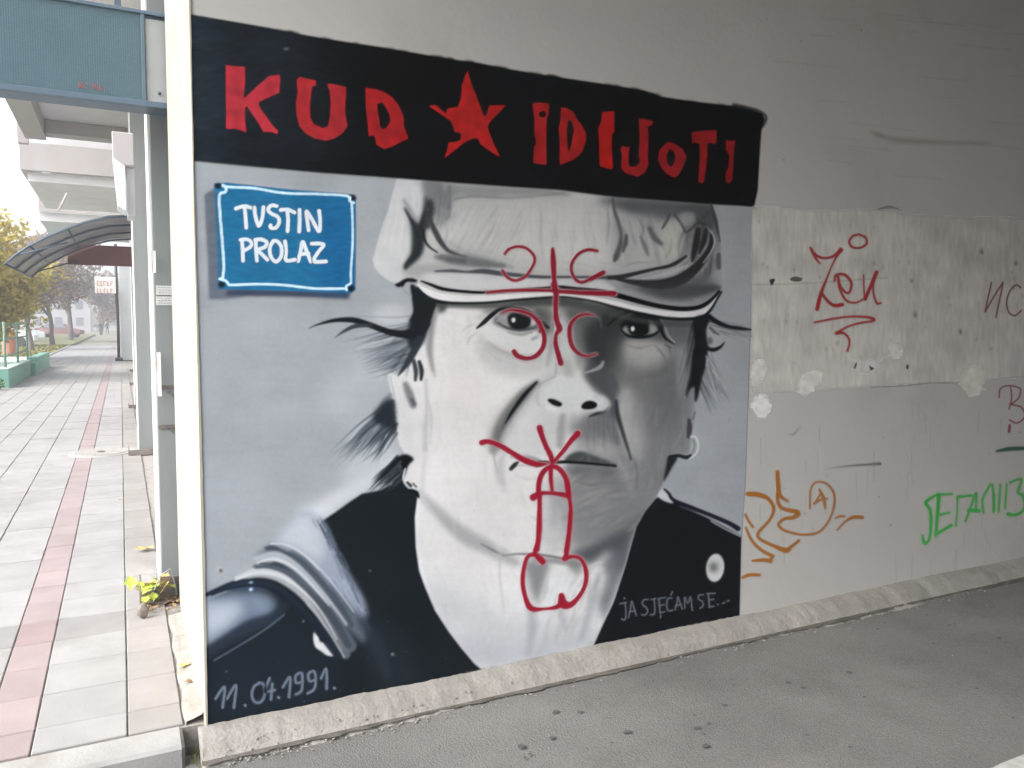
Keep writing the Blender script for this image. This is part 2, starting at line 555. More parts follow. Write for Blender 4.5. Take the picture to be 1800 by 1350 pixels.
    P([(556, 1105), (551, 1112), (551, 1126), (555, 1138), (565, 1145), (575, 1152), (588, 1153), (584, 1142), (576, 1130), (563, 1128), (559, 1116)], (212, 215, 220), .8)
    S([(640, 1095), (665, 1140), (680, 1185)], [10, 12, 8], (44, 52, 64), 16, .6)
    for i in range(60):                       # ragged hatching where the lit panel turns into shade
        t = rng.uniform(0, 1)
        x = np.interp(t, [0, .3, .6, .85, 1], [562, 582, 606, 632, 646]) + rng.normal(0, 5)
        y = np.interp(t, [0, .3, .6, .85, 1], [912, 950, 1000, 1050, 1084]) + rng.normal(0, 6)
        l = rng.uniform(14, 34)
        S([(x, y), (x + l * .35, y + l * .7)], [.6, rng.uniform(2, 5), .5], [(30, 38, 48), (60, 72, 92), (108, 122, 146), (26, 32, 40)][i % 4], 3, rng.uniform(.3, .7))
    for i in range(40):
        x = rng.uniform(560, 640); y = 1000 + (x - 560) * 1.05 + rng.normal(0, 12)
        S([(x, y), (x + 12, y + 22)], [.6, rng.uniform(1.5, 4), .5], (84, 98, 122) if i % 2 else (128, 142, 166), 3, rng.uniform(.25, .5))
    S([(478, 955), (505, 958), (535, 975), (566, 1004), (596, 1040), (622, 1076)], [1.2, 2, 1.8, 1.4, 1], (196, 203, 212), 2, .8)
    S([(470, 965), (492, 967), (525, 986), (558, 1018), (590, 1056), (618, 1098)], [2.6, 2.6, 4, 5, 6, 4], (66, 76, 90), 4, .85)
    S([(452, 989), (482, 983), (514, 996), (546, 1026), (578, 1064)], [1.5, 3, 2.6, 2, 1], (202, 208, 215), 2.4, .85)
    S([(450, 998), (476, 998), (510, 1012), (548, 1046), (582, 1084), (612, 1134)], [1.6, 2.4, 3, 4.6, 6, 6], (62, 71, 83), 4, .85)
    S([(414, 1020), (446, 1008), (484, 1010), (516, 1026), (546, 1052), (570, 1084), (592, 1124)], [1.5, 3, 3.2, 2.6, 2, 1.6, 1], (204, 208, 213), 2.4, .85)
    S([(372, 1046), (404, 1034), (442, 1028), (478, 1036), (506, 1056), (538, 1090), (564, 1116), (590, 1152)], [1.4, 2.4, 3, 3.4, 4, 5, 6, 4], (28, 36, 48), 3, .9)
    # ---- jacket, right
    P([(1124, 900), (1146, 880), (1158, 873), (1182, 880), (1249, 913), (1303, 942), (1300, 1084), (1180, 1110), (1040, 1142), (1057, 1103), (1080, 1053), (1100, 990), (1112, 940)], (20, 23, 28), .8, 1, False)
    P([(1152, 868), (1164, 861), (1174, 866), (1184, 884), (1166, 880)], (192, 196, 200), 1)
    S([(1168, 860), (1176, 868), (1184, 879), (1215, 892), (1250, 906), (1280, 919), (1297, 929)], [1.5, 3, 3.5, 3.5, 4.5], (24, 28, 42), 1.4)
    S([(1250, 916), (1275, 930), (1302, 943)], 1.4, (168, 174, 180), 1.5, .9)
    S([(1195, 890), (1240, 908)], .8, (110, 118, 126), 1.4, .7)
    E_(1257, 998, 19.5, 28, (26, 30, 36), 2, 1, .1)
    E_(1257, 998, 16, 25, (205, 207, 209), .9, 1, .1)
    E_(1254, 997, 8, 9, (98, 102, 106), 4, .9)
    # ---- skin: neck, jaw, face in one shape
    SKIN = [(762, 530), (757, 560), (752, 600), (735, 615), (715, 645), (700, 660), (682, 655), (686, 680), (696, 724), (698, 760), (702, 782), (712, 798), (728, 808), (718, 818), (708, 838), (712, 850), (735, 864), (729, 910), (731, 960), (737, 1003), (747, 1031), (765, 1073), (789, 1110), (812, 1140), (834, 1166), (856, 1184),
       (960, 1160), (1041, 1138), (1057, 1103), (1078, 1059), (1098, 998), (1118, 926), (1134, 898), (1153, 875), (1164, 852), (1175, 824), (1181, 803), (1212, 802), (1216, 770), (1224, 728), (1220, 700), (1234, 640), (1222, 562), (1150, 548), (1000, 520)]
    P(SKIN, (215, 216, 218), .8, 1, False)
    L.clip = L.mask(SKIN, .8) * gm
    L.softk = 2.0
    # overall modelling of the head: lit left, grey right
    P([(1000, 520), (1240, 560), (1232, 650), (1216, 790), (1180, 804), (1168, 860), (1120, 925), (1060, 952), (1000, 965), (1000, 900), (985, 830), (1030, 800), (1030, 735), (1068, 725), (1040, 680), (1030, 640), (1000, 600)], (146, 148, 151), 10, .95)
    P([(1085, 605), (1120, 598), (1160, 612), (1172, 640), (1140, 655), (1100, 650)], (168, 170, 170), 9)
    P([(1088, 690), (1110, 680), (1135, 700), (1135, 770), (1110, 800), (1100, 750)], (176, 178, 180), 9, .9)
    P([(1100, 850), (1150, 830), (1160, 860), (1120, 910), (1050, 940), (1010, 930)], (158, 160, 163), 10, .7)
    P([(1175, 636), (1198, 630), (1202, 690), (1192, 730), (1172, 740), (1170, 690)], (98, 102, 106), 9, .9)
    P([(1160, 560), (1215, 566), (1214, 600), (1190, 610), (1165, 580)], (106, 108, 112), 6, .8)
    S([(1125, 662), (1150, 660), (1178, 645), (1188, 632)], [3, 6, 3], (98, 100, 98), 7, .8)
    S([(1205, 640), (1203, 700), (1205, 790)], [6, 9, 8], (134, 142, 150), 7, .8)
    for i in range(60):
        t = rng.uniform(0, 1); x = 1100 + rng.uniform(0, 90); y = rng.uniform(690, 830)
        S([(x, y), (x - 4, y + rng.uniform(25, 60))], [.6, 2.2, .6], int(rng.choice([118, 132, 168, 180])), 3, .32)
    P([(1130, 700), (1205, 700), (1205, 800), (1178, 806), (1164, 855), (1120, 925), (1090, 930), (1120, 850), (1135, 780)], (122, 125, 130), 14, .75)
    P([(1030, 735), (1100, 740), (1120, 830), (1080, 850), (1000, 822), (1010, 780)], (134, 136, 140), 12, .6)
    P([(1085, 650), (1130, 655), (1170, 690), (1150, 715), (1110, 690)], (128, 128, 128), 12, .7)
    P([(770, 545), (840, 540), (870, 545), (850, 590), (800, 620), (770, 600)], (212, 214, 216), 10, .6)
    P([(860, 770), (900, 745), (930, 760), (920, 800), (880, 820)], (212, 212, 214), 10, .5)
    P([(820, 870), (960, 880), (950, 960), (870, 950)], (212, 213, 215), 14, .6)
    P([(838, 590), (880, 618), (950, 622), (962, 600), (958, 650), (900, 660), (850, 625)], (188, 190, 192), 9, .6)
    # shadow under the peak and eye sockets
    S([(772, 534), (830, 536), (890, 535), (960, 531), (1010, 533), (1060, 545), (1100, 556)], [3, 6, 10, 10, 13], (92, 95, 94), 9, .85)
    S([(900, 534), (960, 528), (1020, 530)], [3, 6, 5], (66, 72, 70), 5, .8)
    P([(758, 530), (785, 530), (782, 547), (766, 548)], (64, 67, 68), 3, .9)
    S([(766, 545), (758, 570), (754, 610), (760, 650)], [5, 6, 4, 1], (152, 153, 154), 6, .85)
    P([(990, 545), (1030, 535), (1080, 542), (1104, 556), (1090, 585), (1080, 612), (1086, 650), (1076, 690), (1058, 690), (1036, 668), (1028, 630), (1014, 600), (1008, 570)], (84, 88, 89), 8, .95)
    P([(1035, 575), (1065, 560), (1092, 575), (1092, 600), (1072, 622), (1062, 650), (1044, 640), (1030, 600)], (48, 52, 56), 7, .95)
    P([(1030, 645), (1055, 650), (1078, 680), (1088, 715), (1074, 720), (1058, 690), (1034, 670)], (72, 76, 80), 6, .9)
    P([(1042, 536), (1088, 540), (1104, 552), (1078, 566), (1050, 562)], (72, 76, 70), 4, .85)
    P([(940, 540), (965, 545), (970, 575), (958, 590), (944, 574), (952, 560)], (86, 92, 90), 4, .85)
    # nose
    P([(966, 560), (988, 556), (1000, 600), (1012, 650), (1000, 665), (968, 665), (962, 620)], (186, 189, 190), 7, .85)
    P([(950, 676), (972, 662), (1000, 662), (1028, 672), (1046, 692), (1066, 700), (1074, 712), (1066, 724), (1046, 726), (1020, 720), (1000, 726), (975, 722), (955, 716), (946, 700)], (206, 209, 212), 4)
    S([(996, 640), (1000, 655)], 8, (158, 160, 158), 8, .5)
    P([(946, 662), (970, 655), (976, 664), (956, 680)], (188, 190, 194), 4, .6)
    S([(978, 640), (977, 658)], 1.5, (150, 153, 156), 3, .7)
    S([(975, 662), (955, 672), (946, 684)], 1.5, (160, 162, 166), 3, .7)
    S([(1046, 698), (1060, 700), (1072, 712)], 4, (190, 196, 200), 4, .8)
    S([(1078, 660), (1084, 690), (1078, 716)], [3, 6, 4], (66, 70, 76), 6, .85)
    P([(963, 703), (972, 703), (986, 709), (983, 713), (972, 710)], (18, 20, 24), .9)
    P([(1023, 716), (1028, 709), (1038, 706), (1048, 710), (1044, 716), (1030, 718)], (16, 18, 22), .9)
    S([(1052, 708), (1060, 704)], 3, (210, 214, 216), 3, .8)
    S([(1036, 732), (1050, 726), (1062, 723), (1066, 718)], [1, 2, 2.2, 1], (26, 28, 32), 1.6)
    S([(960, 716), (975, 720)], 3, (222, 224, 226), 3, .7)
    # under the nose, lips
    P([(1030, 735), (1070, 726), (1086, 735), (1096, 780), (1070, 775), (1035, 770)], (96, 99, 102), 8, .9)
    P([(1030, 765), (1060, 765), (1082, 800), (1050, 800), (1028, 790)], (164, 166, 168), 7, .8)
    for i in range(14):
        x = 1030 + i * 4.3
        S([(x, 735), (x + rng.uniform(-2, 3), 735 + rng.uniform(20, 55))], [2, .6], (88, 90, 95) if i % 2 else (150, 152, 156), 3, .45)
    S([(992, 732), (988, 755), (984, 782)], [4, 6, 5], (152, 156, 156), 7, .75)
    S([(1008, 730), (1006, 752)], 5, (192, 195, 198), 6, .8)
    P([(995, 812), (1003, 800), (1020, 795), (1036, 800), (1060, 809), (1082, 819), (1040, 816)], (68, 74, 76), 2.2)
    S([(900, 800), (925, 803), (948, 808)], [1, 5, 2], (140, 142, 144), 5, .6)
    P([(1000, 818), (1082, 822), (1088, 842), (1060, 846), (1010, 836)], (106, 108, 112), 6, .9)
    S([(952, 812), (968, 813), (1000, 812), (1040, 815), (1081, 819)], [1.6, 2.4, 1.6, 1.2, 1.6], (20, 22, 24), 1.3)
    S([(898, 824), (905, 817), (909, 813)], [3, 3.5, 1.5], (34, 36, 38), 3)
    S([(912, 818), (930, 818), (948, 817)], [1.2, .8], (150, 152, 154), 2.5, .7)
    # folds from nose to mouth
    S([(941, 674), (920, 696), (900, 722), (882, 750), (872, 776)], [3, 8, 9, 9, 5], (122, 124, 124), 9, .85)
    S([(942, 673), (920, 697), (900, 724), (884, 750)], [1.4, 2.8, 2.2, .8], (24, 27, 30), 1.8)
    S([(944, 676), (926, 698), (908, 722), (888, 756), (877, 785)], [1, 5, 6, 5, 3], (198, 199, 202), 4, .7)
    S([(1082, 700), (1085, 726), (1092, 748), (1100, 775), (1108, 806)], [7, 6, 5, 3, 2], (70, 73, 77), 6, .8)
    S([(1083, 712), (1087, 738), (1096, 764)], [1.6, 2.6, 1.2], (34, 37, 42), 3, .85)
    P([(1082, 818), (1092, 830), (1104, 870), (1095, 880), (1082, 850)], (176, 178, 180), 5, .7)
    E_(1118, 816, 5, 5, (110, 112, 116), 2, .7)
    E_(921, 729, 3.4, 3, (108, 110, 112), 1.2, .8)
    E_(913, 724, 2, 2, (150, 152, 154), 1, .6)
    S([(885, 798), (878, 830), (886, 862)], [2, 7, 2], (186, 187, 190), 10, .6)
    # shading of chin and lower face, brushed diagonally
    P([(985, 842), (1082, 850), (1095, 880), (1080, 905), (1020, 930), (985, 915), (970, 880)], (136, 138, 141), 10, .8)
    P([(1080, 840), (1150, 850), (1130, 890), (1100, 905)], (126, 128, 132), 9, .6)
    for i in range(70):
        x, y = rng.uniform(1000, 1130), rng.uniform(835, 925)
        l = rng.uniform(20, 48)
        S([(x, y), (x + l * .85, y - l * .45)], [.6, 2.2, .6], int(rng.choice([104, 118, 160, 172, 150])), 3, .35)
    P([(952, 850), (992, 850), (992, 960), (955, 965), (950, 900)], (170, 173, 178), 9, .6)
    S([(975, 860), (972, 920)], 6, (156, 159, 164), 9, .5)
    # jaw line and throat
    S([(738, 868), (762, 892), (792, 922), (822, 945), (862, 965), (905, 988)], [5, 8, 11, 13, 12, 6], (160, 162, 166), 10, .85)
    S([(738, 868), (746, 880), (765, 905)], [5, 4, 1], (186, 190, 198), 5, .7)
    S([(846, 956), (866, 967), (886, 976)], [1, 1.8, 1], (112, 114, 117), 2.5, .9)
    S([(884, 977), (905, 974), (935, 974), (962, 977), (990, 982)], [.8, 1.5, 2.4, 2], (98, 102, 106), 3, .9)
    P([(1000, 975), (1040, 955), (1090, 925), (1134, 894), (1118, 930), (1100, 990), (1088, 1010), (1072, 970), (1036, 992)], (70, 76, 82), 7, .95)
    P([(1060, 985), (1100, 960), (1098, 1000), (1078, 1056), (1062, 1090), (1052, 1060), (1066, 1020)], (100, 106, 114), 7, .85)
    P([(735, 1010), (900, 1080), (1050, 1090), (1040, 1140), (860, 1184)], (184, 189, 196), 22, .8)
    P([(780, 1110), (900, 1130), (1045, 1110), (1040, 1140), (860, 1190)], (168, 175, 184), 14, .6)
    S([(735, 880), (733, 930), (737, 990), (755, 1040)], [2, 3, 3, 2], (216, 222, 230), 4, .6)
    P([(922, 990), (950, 984), (966, 990), (960, 1015), (952, 1045), (944, 1062), (934, 1040), (928, 1015)], (120, 124, 130), 6, .9)
    S([(940, 984), (975, 986), (1015, 992)], [3, 5, 6], (134, 136, 138), 5, .8)
    P([(1000, 988), (1020, 985), (1022, 1006), (1002, 1006)], (126, 128, 128), 5, .8)
    P([(966, 1016), (985, 1000), (1006, 1010), (1018, 1040), (990, 1066), (955, 1066)], (212, 216, 220), 6, .95)
    S([(880, 978), (878, 1010), (886, 1075)], 1.6, (178, 180, 184), 5, .7)
    S([(932, 1070), (936, 1100), (928, 1150)], [6, 8, 5], (158, 164, 172), 9, .75)
    S([(986, 1078), (992, 1102)], 6, (164, 168, 174), 7, .6)
    S([(1052, 1010), (1040, 1060), (1022, 1120)], [4, 8, 5], (150, 158, 166), 8, .6)
    S([(1034, 1000), (1046, 990), (1058, 988)], 1.4, (196, 200, 204), 2.5, .7)
    S([(1046, 1010), (1060, 998)], 1.2, (192, 196, 200), 2, .6)
    S([(1117, 930), (1098, 996), (1078, 1056), (1057, 1100), (1043, 1132)], 1.0, (176, 182, 188), 1.6, .9)
    # left cheek: faint strokes
    for i in range(50):
        x, y = rng.uniform(745, 860), rng.uniform(560, 900)
        S([(x, y), (x + rng.uniform(-8, 16), y + rng.uniform(20, 60))], [.5, 3, .5], int(rng.choice([196, 214, 218, 202])), 5, .3)
    S([(745, 745), (746, 800), (742, 860)], 3, (192, 193, 196), 7, .7)
    P([(790, 640), (850, 650), (850, 720), (800, 740)], (214, 208, 206), 16, .5)
    # eyes, left
    P([(850, 578), (880, 575), (930, 585), (950, 605), (925, 625), (880, 612)], (208, 211, 213), 7, .8)
    S([(840, 600), (870, 612), (900, 626), (935, 632)], [1, 4, 5, 2], (182, 183, 184), 8, .7)
    S([(838, 556), (850, 560), (862, 572)], [1, 4, 1], (188, 189, 190), 6, .6)
    P([(866, 566), (880, 551), (905, 545), (928, 549), (946, 562), (956, 574), (940, 580), (915, 582), (890, 578)], (74, 76, 78), 3, .85)
    P([(872, 564), (884, 553), (905, 550), (930, 554), (942, 567), (934, 574), (912, 578), (890, 574)], (158, 158, 162), 1.6)
    P([(894, 556), (905, 550), (920, 550), (930, 556), (930, 570), (920, 578), (903, 577), (895, 569)], (28, 31, 32), 1.2)
    E_(902.5, 563, 3.4, 4.2, (228, 230, 232), .9)
    E_(935, 566, 3, 5, (196, 192, 196), 1.2)
    S([(876, 566), (890, 575), (912, 579), (938, 575)], [1.2, 1.5, 1], (84, 86, 90), 2)
    S([(838, 577), (850, 567), (864, 554), (880, 543), (900, 541)], [1.2, 3.4, 3.6, 2.4, 1.2], (22, 25, 28), 1.4)
    S([(880, 546), (903, 544), (926, 548), (944, 560), (962, 576)], [2, 2.2, 2, 1.6], (40, 42, 42), 1.6)
    S([(950, 568), (958, 574), (964, 576)], [2, 3, 1.5], (24, 24, 26), 1.6)
    S([(905, 538), (930, 543), (950, 556), (966, 572)], 1.2, (170, 172, 170), 2, .7)
    S([(893, 584), (915, 588), (935, 584)], [1, 2.5, 1], (120, 124, 126), 4, .7)
    S([(936, 596), (944, 592)], 2.5, (128, 134, 146), 4, .7)
    # eyes, right
    P([(1068, 572), (1098, 556), (1120, 546), (1150, 548), (1166, 570), (1170, 596), (1140, 600), (1100, 598), (1078, 590)], (62, 64, 66), 5, .95)
    P([(1092, 581), (1104, 569), (1128, 562), (1150, 570), (1156, 582), (1144, 590), (1120, 593), (1102, 590)], (150, 152, 154), 1.8)
    P([(1102, 572), (1115, 558), (1134, 558), (1142, 572), (1138, 586), (1122, 592), (1108, 586)], (18, 20, 22), 1.2)
    E_(1112, 578, 3.2, 4.2, (232, 234, 235), .9)
    E_(1145, 577, 4, 9, (120, 122, 124), 2, .8)
    S([(1092, 580), (1104, 590), (1126, 592), (1148, 588), (1160, 580)], [1.4, 2.4, 2.4, 1.2], (18, 20, 22), 1.4)
    S([(1092, 578), (1104, 566), (1122, 556), (1142, 556), (1156, 566), (1163, 582), (1170, 595), (1184, 604)], [1.2, 2, 4, 5, 3.4, 2.6, 2, .8], (20, 21, 24), 1.6)
    S([(1068, 572), (1082, 560), (1096, 552), (1112, 546)], [1, 2.4, 2.6, 1.4], (32, 34, 34), 2)
    S([(1100, 545), (1130, 548), (1160, 553)], [2, 3.5, 2], (44, 46, 48), 3, .9)
    S([(1086, 548), (1098, 546), (1104, 550)], 1.4, (150, 150, 148), 2, .8)
    S([(1158, 560), (1167, 574), (1174, 590), (1184, 600)], .9, (190, 193, 196), 1.3, .85)
    S([(1168, 606), (1180, 611)], .8, (44, 46, 48), 1.5, .8)
    S([(1046, 556), (1054, 560), (1057, 567), (1057, 575)], [1.5, 3, 2.6, 2], (160, 163, 164), 2, .9)
    S([(1028, 655), (1045, 650), (1056, 644), (1060, 636)], [1, 2.6, 3.4, 2], (158, 162, 164), 2.5, .9)
    # second pass: broad soft tones
    S([(944, 674), (918, 702), (896, 734), (878, 768), (868, 792)], [3, 11, 14, 12, 6], (104, 106, 106), 9, .75)
    P([(946, 682), (962, 722), (1000, 735), (985, 790), (905, 802), (880, 770), (900, 730), (925, 700)], (200, 202, 205), 4, .9)
    S([(942, 673), (920, 697), (900, 724), (882, 754)], [2, 3.4, 3, 1], (26, 29, 32), 2.2, .95)
    S([(988, 732), (986, 755), (984, 782)], [4, 7, 5], (148, 152, 152), 7, .8)
    S([(1006, 728), (1004, 752)], 5, (198, 200, 203), 6, .7)
    S([(945, 690), (944, 706), (952, 717)], [1.4, 2, 1], (170, 173, 176), 4, .5)
    P([(963, 703), (972, 702), (987, 709), (984, 714), (972, 711)], (18, 20, 24), 1)
    P([(1022, 716), (1027, 708), (1038, 705), (1049, 710), (1045, 717), (1030, 719)], (16, 18, 22), 1)
    S([(1040, 730), (1060, 729), (1076, 714)], [2, 5, 3], (92, 96, 100), 5, .7)
    S([(1036, 732), (1050, 727), (1063, 723), (1070, 714)], [1.2, 2.6, 2.6, 1], (26, 28, 32), 1.8)
    P([(1004, 740), (1070, 732), (1088, 760), (1070, 770), (1030, 775), (1010, 770)], (112, 115, 118), 8, .75)
    P([(1100, 600), (1150, 598), (1165, 618), (1140, 640), (1105, 632)], (172, 173, 172), 8, .7)
    P([(1068, 595), (1090, 592), (1098, 640), (1088, 668), (1070, 640)], (84, 87, 88), 8, .8)
    P([(1064, 545), (1092, 548), (1098, 560), (1072, 592), (1058, 590)], (52, 55, 56), 6, .8)
    P([(1012, 566), (1020, 562), (1022, 640), (1014, 640)], (104, 110, 108), 5, .7)
    P([(1168, 560), (1216, 566), (1212, 640), (1196, 700), (1180, 700), (1176, 620)], (116, 119, 123), 10, .55)
    S([(1090, 700), (1096, 750), (1108, 800)], [7, 9, 5], (182, 184, 186), 7, .75)
    S([(1122, 690), (1128, 750), (1126, 800)], [6, 9, 5], (160, 162, 165), 9, .6)
    S([(1083, 705), (1086, 730), (1094, 758), (1104, 790), (1109, 808)], [3, 4, 3.4, 2.4, 1], (44, 47, 51), 4, .9)
    P([(1075, 690), (1086, 700), (1088, 740), (1078, 735), (1068, 724)], (70, 74, 79), 5, .8)
    S([(950, 812), (968, 813), (1000, 812), (1040, 815), (1082, 819)], [2, 3, 2.2, 1.8, 2.2], (22, 24, 26), 1.6)
    P([(994, 811), (1003, 799), (1020, 794), (1040, 800), (1062, 808), (1082, 819), (1040, 815)], (70, 76, 78), 2.6, .9)
    P([(1002, 822), (1080, 824), (1074, 836), (1040, 840), (1010, 834)], (100, 102, 106), 6, .8)
    P([(1078, 822), (1094, 850), (1098, 880), (1082, 880), (1072, 850)], (112, 114, 118), 8, .6)
    S([(1090, 812), (1104, 840), (1112, 872)], [3, 6, 3], (176, 178, 181), 7, .6)
    P([(1080, 890), (1130, 880), (1116, 918), (1050, 945), (1010, 950)], (112, 115, 119), 10, .6)
    S([(884, 800), (878, 826), (884, 850)], [3, 7, 3], (176, 177, 180), 9, .6)
    S([(898, 803), (930, 806), (950, 811)], [1, 4, 2], (128, 130, 132), 5, .7)
    P([(846, 545), (900, 536), (960, 536), (968, 560), (948, 556), (905, 543), (872, 552)], (128, 131, 130), 5, .6)
    S([(956, 540), (966, 560), (970, 600), (962, 640)], [6, 6, 5, 2], (140, 144, 143), 7, .6)
    S([(845, 590), (856, 604), (880, 620), (920, 632), (950, 628)], [2, 4, 5, 5, 3], (178, 180, 182), 8, .7)
    S([(768, 545), (758, 575), (756, 620), (764, 660)], [3, 6, 5, 1], (140, 142, 144), 6, .7)
    # third pass: the shaded side of the face, brushed in short strokes
    P([(1092, 640), (1160, 650), (1216, 640), (1206, 790), (1180, 804), (1164, 856), (1120, 925), (1096, 930), (1126, 850), (1120, 760), (1098, 700)], (112, 115, 120), 16, .55)
    P([(1030, 830), (1100, 840), (1140, 860), (1110, 915), (1050, 945), (1000, 940), (1000, 880)], (118, 121, 124), 14, .5)
    P([(1000, 530), (1220, 560), (1214, 600), (1160, 600), (1100, 560), (1040, 560)], (98, 101, 103), 9, .5)
    S([(1090, 700), (1094, 745), (1106, 795)], [6, 8, 4], (178, 180, 182), 7, .7)
    P([(1095, 604), (1150, 600), (1160, 622), (1130, 644), (1098, 634)], (164, 165, 164), 9, .4)
    def brush(n, xr, yr, vec, cols, w, al, jit=.25, sf=4.0, test=None):
        al = (al[0] * .55, al[1] * .6); w = (w[0] * 1.2, w[1] * 1.3)
        for i in range(n):
            x, y = rng.uniform(*xr), rng.uniform(*yr)
            if test is not None and not test(x, y): continue
            k = rng.uniform(.5, 1.3)
            a = rng.normal(0, jit)
            dx, dy = vec(x, y) if callable(vec) else vec
            dx, dy = dx * math.cos(a) - dy * math.sin(a), dx * math.sin(a) + dy * math.cos(a)
            S([(x, y), (x + dx * k * .5 + rng.normal(0, 1), y + dy * k * .5), (x + dx * k, y + dy * k)], [.4, rng.uniform(*w), .4], cols[rng.integers(len(cols))], sf, rng.uniform(*al), 6)
    brush(120, (1095, 1205), (620, 840), (-6, 44), [96, 108, 122, 158, 168], (1, 3), (.15, .4), .12)
    brush(110, (985, 1130), (830, 940), (34, -16), [98, 112, 128, 160, 170], (1, 3), (.15, .4), .15)
    brush(40, (1025, 1095), (735, 800), (3, 26), [84, 96, 150, 160], (1, 2.4), (.15, .38), .12)
    brush(60, (760, 870), (545, 640), (16, 26), [186, 192, 220, 222], (1.5, 4), (.15, .4), .4)
    brush(70, (745, 960), (640, 900), (6, 40), [190, 196, 216, 222], (1.5, 4.5), (.12, .32), .25)
    brush(40, (870, 990), (790, 960), (10, 30), [188, 196, 216], (1.5, 4), (.12, .3), .4)
    brush(50, (745, 900), (930, 1130), (16, 44), [182, 190, 212, 216], (1.5, 4.5), (.12, .3), .2)
    brush(60, (960, 1090), (990, 1130), (-14, 44), [132, 142, 178, 190], (1.5, 4), (.12, .35), .15)
    # wrinkles
    for pts, c, w, al in [([(858, 600), (880, 616), (908, 624), (936, 622)], 158, 1.6, .7), ([(852, 612), (876, 632), (912, 642)], 178, 2, .6), ([(838, 585), (828, 592), (820, 604)], 176, 1.8, .7), ([(834, 570), (822, 574), (812, 584)], 182, 1.6, .6),
                          ([(1168, 600), (1176, 612), (1180, 626)], 92, 1.6, .7), ([(1150, 606), (1164, 622), (1172, 638)], 104, 2, .6), ([(1100, 606), (1124, 612), (1146, 606)], 120, 1.6, .6), ([(1096, 660), (1112, 668), (1130, 666)], 108, 2, .6),
                          ([(970, 545), (973, 562), (971, 585)], 112, 1.6, .7), ([(984, 542), (986, 560)], 120, 1.4, .6), ([(872, 776), (868, 800), (874, 830)], 158, 2.4, .6), ([(1112, 800), (1120, 830), (1118, 860)], 92, 2, .6),
                          ([(905, 835), (930, 842), (950, 838)], 186, 2.5, .5), ([(1010, 846), (1040, 852), (1068, 848)], 104, 2.6, .55), ([(930, 905), (950, 915), (975, 912)], 176, 2.5, .5), ([(748, 690), (758, 730), (756, 780)], 184, 2.5, .6)]:
        S(pts, [.6, w, .5], c, 3, al)
    # fourth pass: deep soft tones of the socket, cheek and fold
    P([(946, 674), (916, 690), (890, 714), (868, 746), (858, 786), (874, 790), (892, 752), (914, 718)], (112, 114, 115), 8, .6)
    P([(1046, 556), (1072, 552), (1094, 566), (1092, 600), (1080, 640), (1062, 650), (1048, 640), (1036, 600)], (54, 58, 60), 8, .6)
    P([(1040, 640), (1066, 640), (1090, 680), (1090, 712), (1072, 706), (1052, 684), (1034, 664)], (76, 80, 84), 8, .55)
    P([(1084, 640), (1120, 648), (1160, 640), (1186, 626), (1190, 660), (1160, 690), (1120, 690), (1092, 676)], (106, 108, 108), 10, .5)
    P([(1146, 660), (1186, 650), (1184, 740), (1168, 756), (1150, 730)], (102, 105, 109), 11, .5)
    P([(1188, 620), (1206, 620), (1204, 690), (1192, 700)], (140, 144, 148), 5, .6)
    P([(1086, 690), (1112, 692), (1122, 760), (1126, 806), (1110, 800), (1098, 750)], (168, 170, 172), 7, .75)
    P([(1088, 574), (1102, 556), (1125, 546), (1152, 548), (1168, 572), (1160, 580), (1142, 562), (1118, 562), (1102, 574)], (26, 28, 30), 2, .95)
    P([(1150, 552), (1212, 560), (1214, 590), (1190, 604), (1172, 580)], (88, 91, 95), 7, .65)
    P([(1070, 540), (1120, 545), (1110, 552), (1084, 562), (1070, 574), (1056, 566)], (48, 51, 50), 4, .75)
    P([(846, 548), (870, 538), (905, 535), (960, 535), (972, 560), (955, 558), (930, 545), (900, 540), (866, 552)], (104, 107, 106), 4, .55)
    P([(938, 545), (962, 552), (968, 582), (954, 586), (946, 570)], (70, 74, 74), 4, .6)
    P([(1046, 696), (1062, 698), (1074, 710), (1066, 722), (1050, 722), (1052, 708)], (196, 200, 203), 3, .8)
    P([(838, 596), (870, 622), (920, 640), (955, 632), (950, 650), (900, 664), (850, 640)], (180, 182, 184), 8, .5)
    P([(1085, 810), (1120, 806), (1170, 810), (1150, 860), (1116, 905), (1090, 900), (1112, 860)], (128, 131, 135), 10, .5)
    # the drawing lines go back on top
    S([(944, 672), (924, 692), (905, 716), (890, 740), (876, 768)], [2, 6, 7, 6, 2], (92, 95, 96), 6, .6)
    S([(943, 672), (922, 694), (902, 721), (888, 744)], [1.4, 3.2, 3, .8], (22, 25, 28), 2, .95)
    S([(1083, 705), (1086, 730), (1094, 758), (1104, 790), (1109, 806)], [2.4, 3.6, 3, 2, .8], (38, 41, 45), 3.4, .85)
    S([(946, 811), (968, 813), (1000, 812), (1040, 815), (1082, 819)], [1.4, 3, 2.4, 2, 2], (20, 22, 24), 1.6, .95)
    S([(898, 824), (905, 817), (911, 812)], [2.4, 3.2, 1.4], (36, 38, 40), 2.4, .9)
    S([(838, 577), (850, 567), (864, 554), (880, 543), (900, 541), (926, 546), (946, 560), (964, 576)], [1, 3.2, 3.6, 2.6, 2, 2, 2, 2], (24, 27, 29), 1.6, .95)
    P([(893, 556), (904, 550), (920, 550), (932, 556), (932, 571), (920, 578), (903, 578), (894, 569)], (28, 31, 32), 1.6)
    E_(902.5, 562.5, 3.6, 4.4, (230, 232, 234), 1)
    E_(938, 567, 3.4, 5, (190, 188, 190), 1.4)
    E_(884, 565, 6, 6, (150, 148, 152), 2)
    S([(876, 568), (892, 577), (915, 581), (940, 577)], [1.2, 2, 1], (72, 74, 78), 2.4, .9)
    S([(1068, 572), (1082, 560), (1096, 552), (1112, 546)], [1, 2.6, 2.8, 1.4], (30, 32, 32), 2.4, .95)
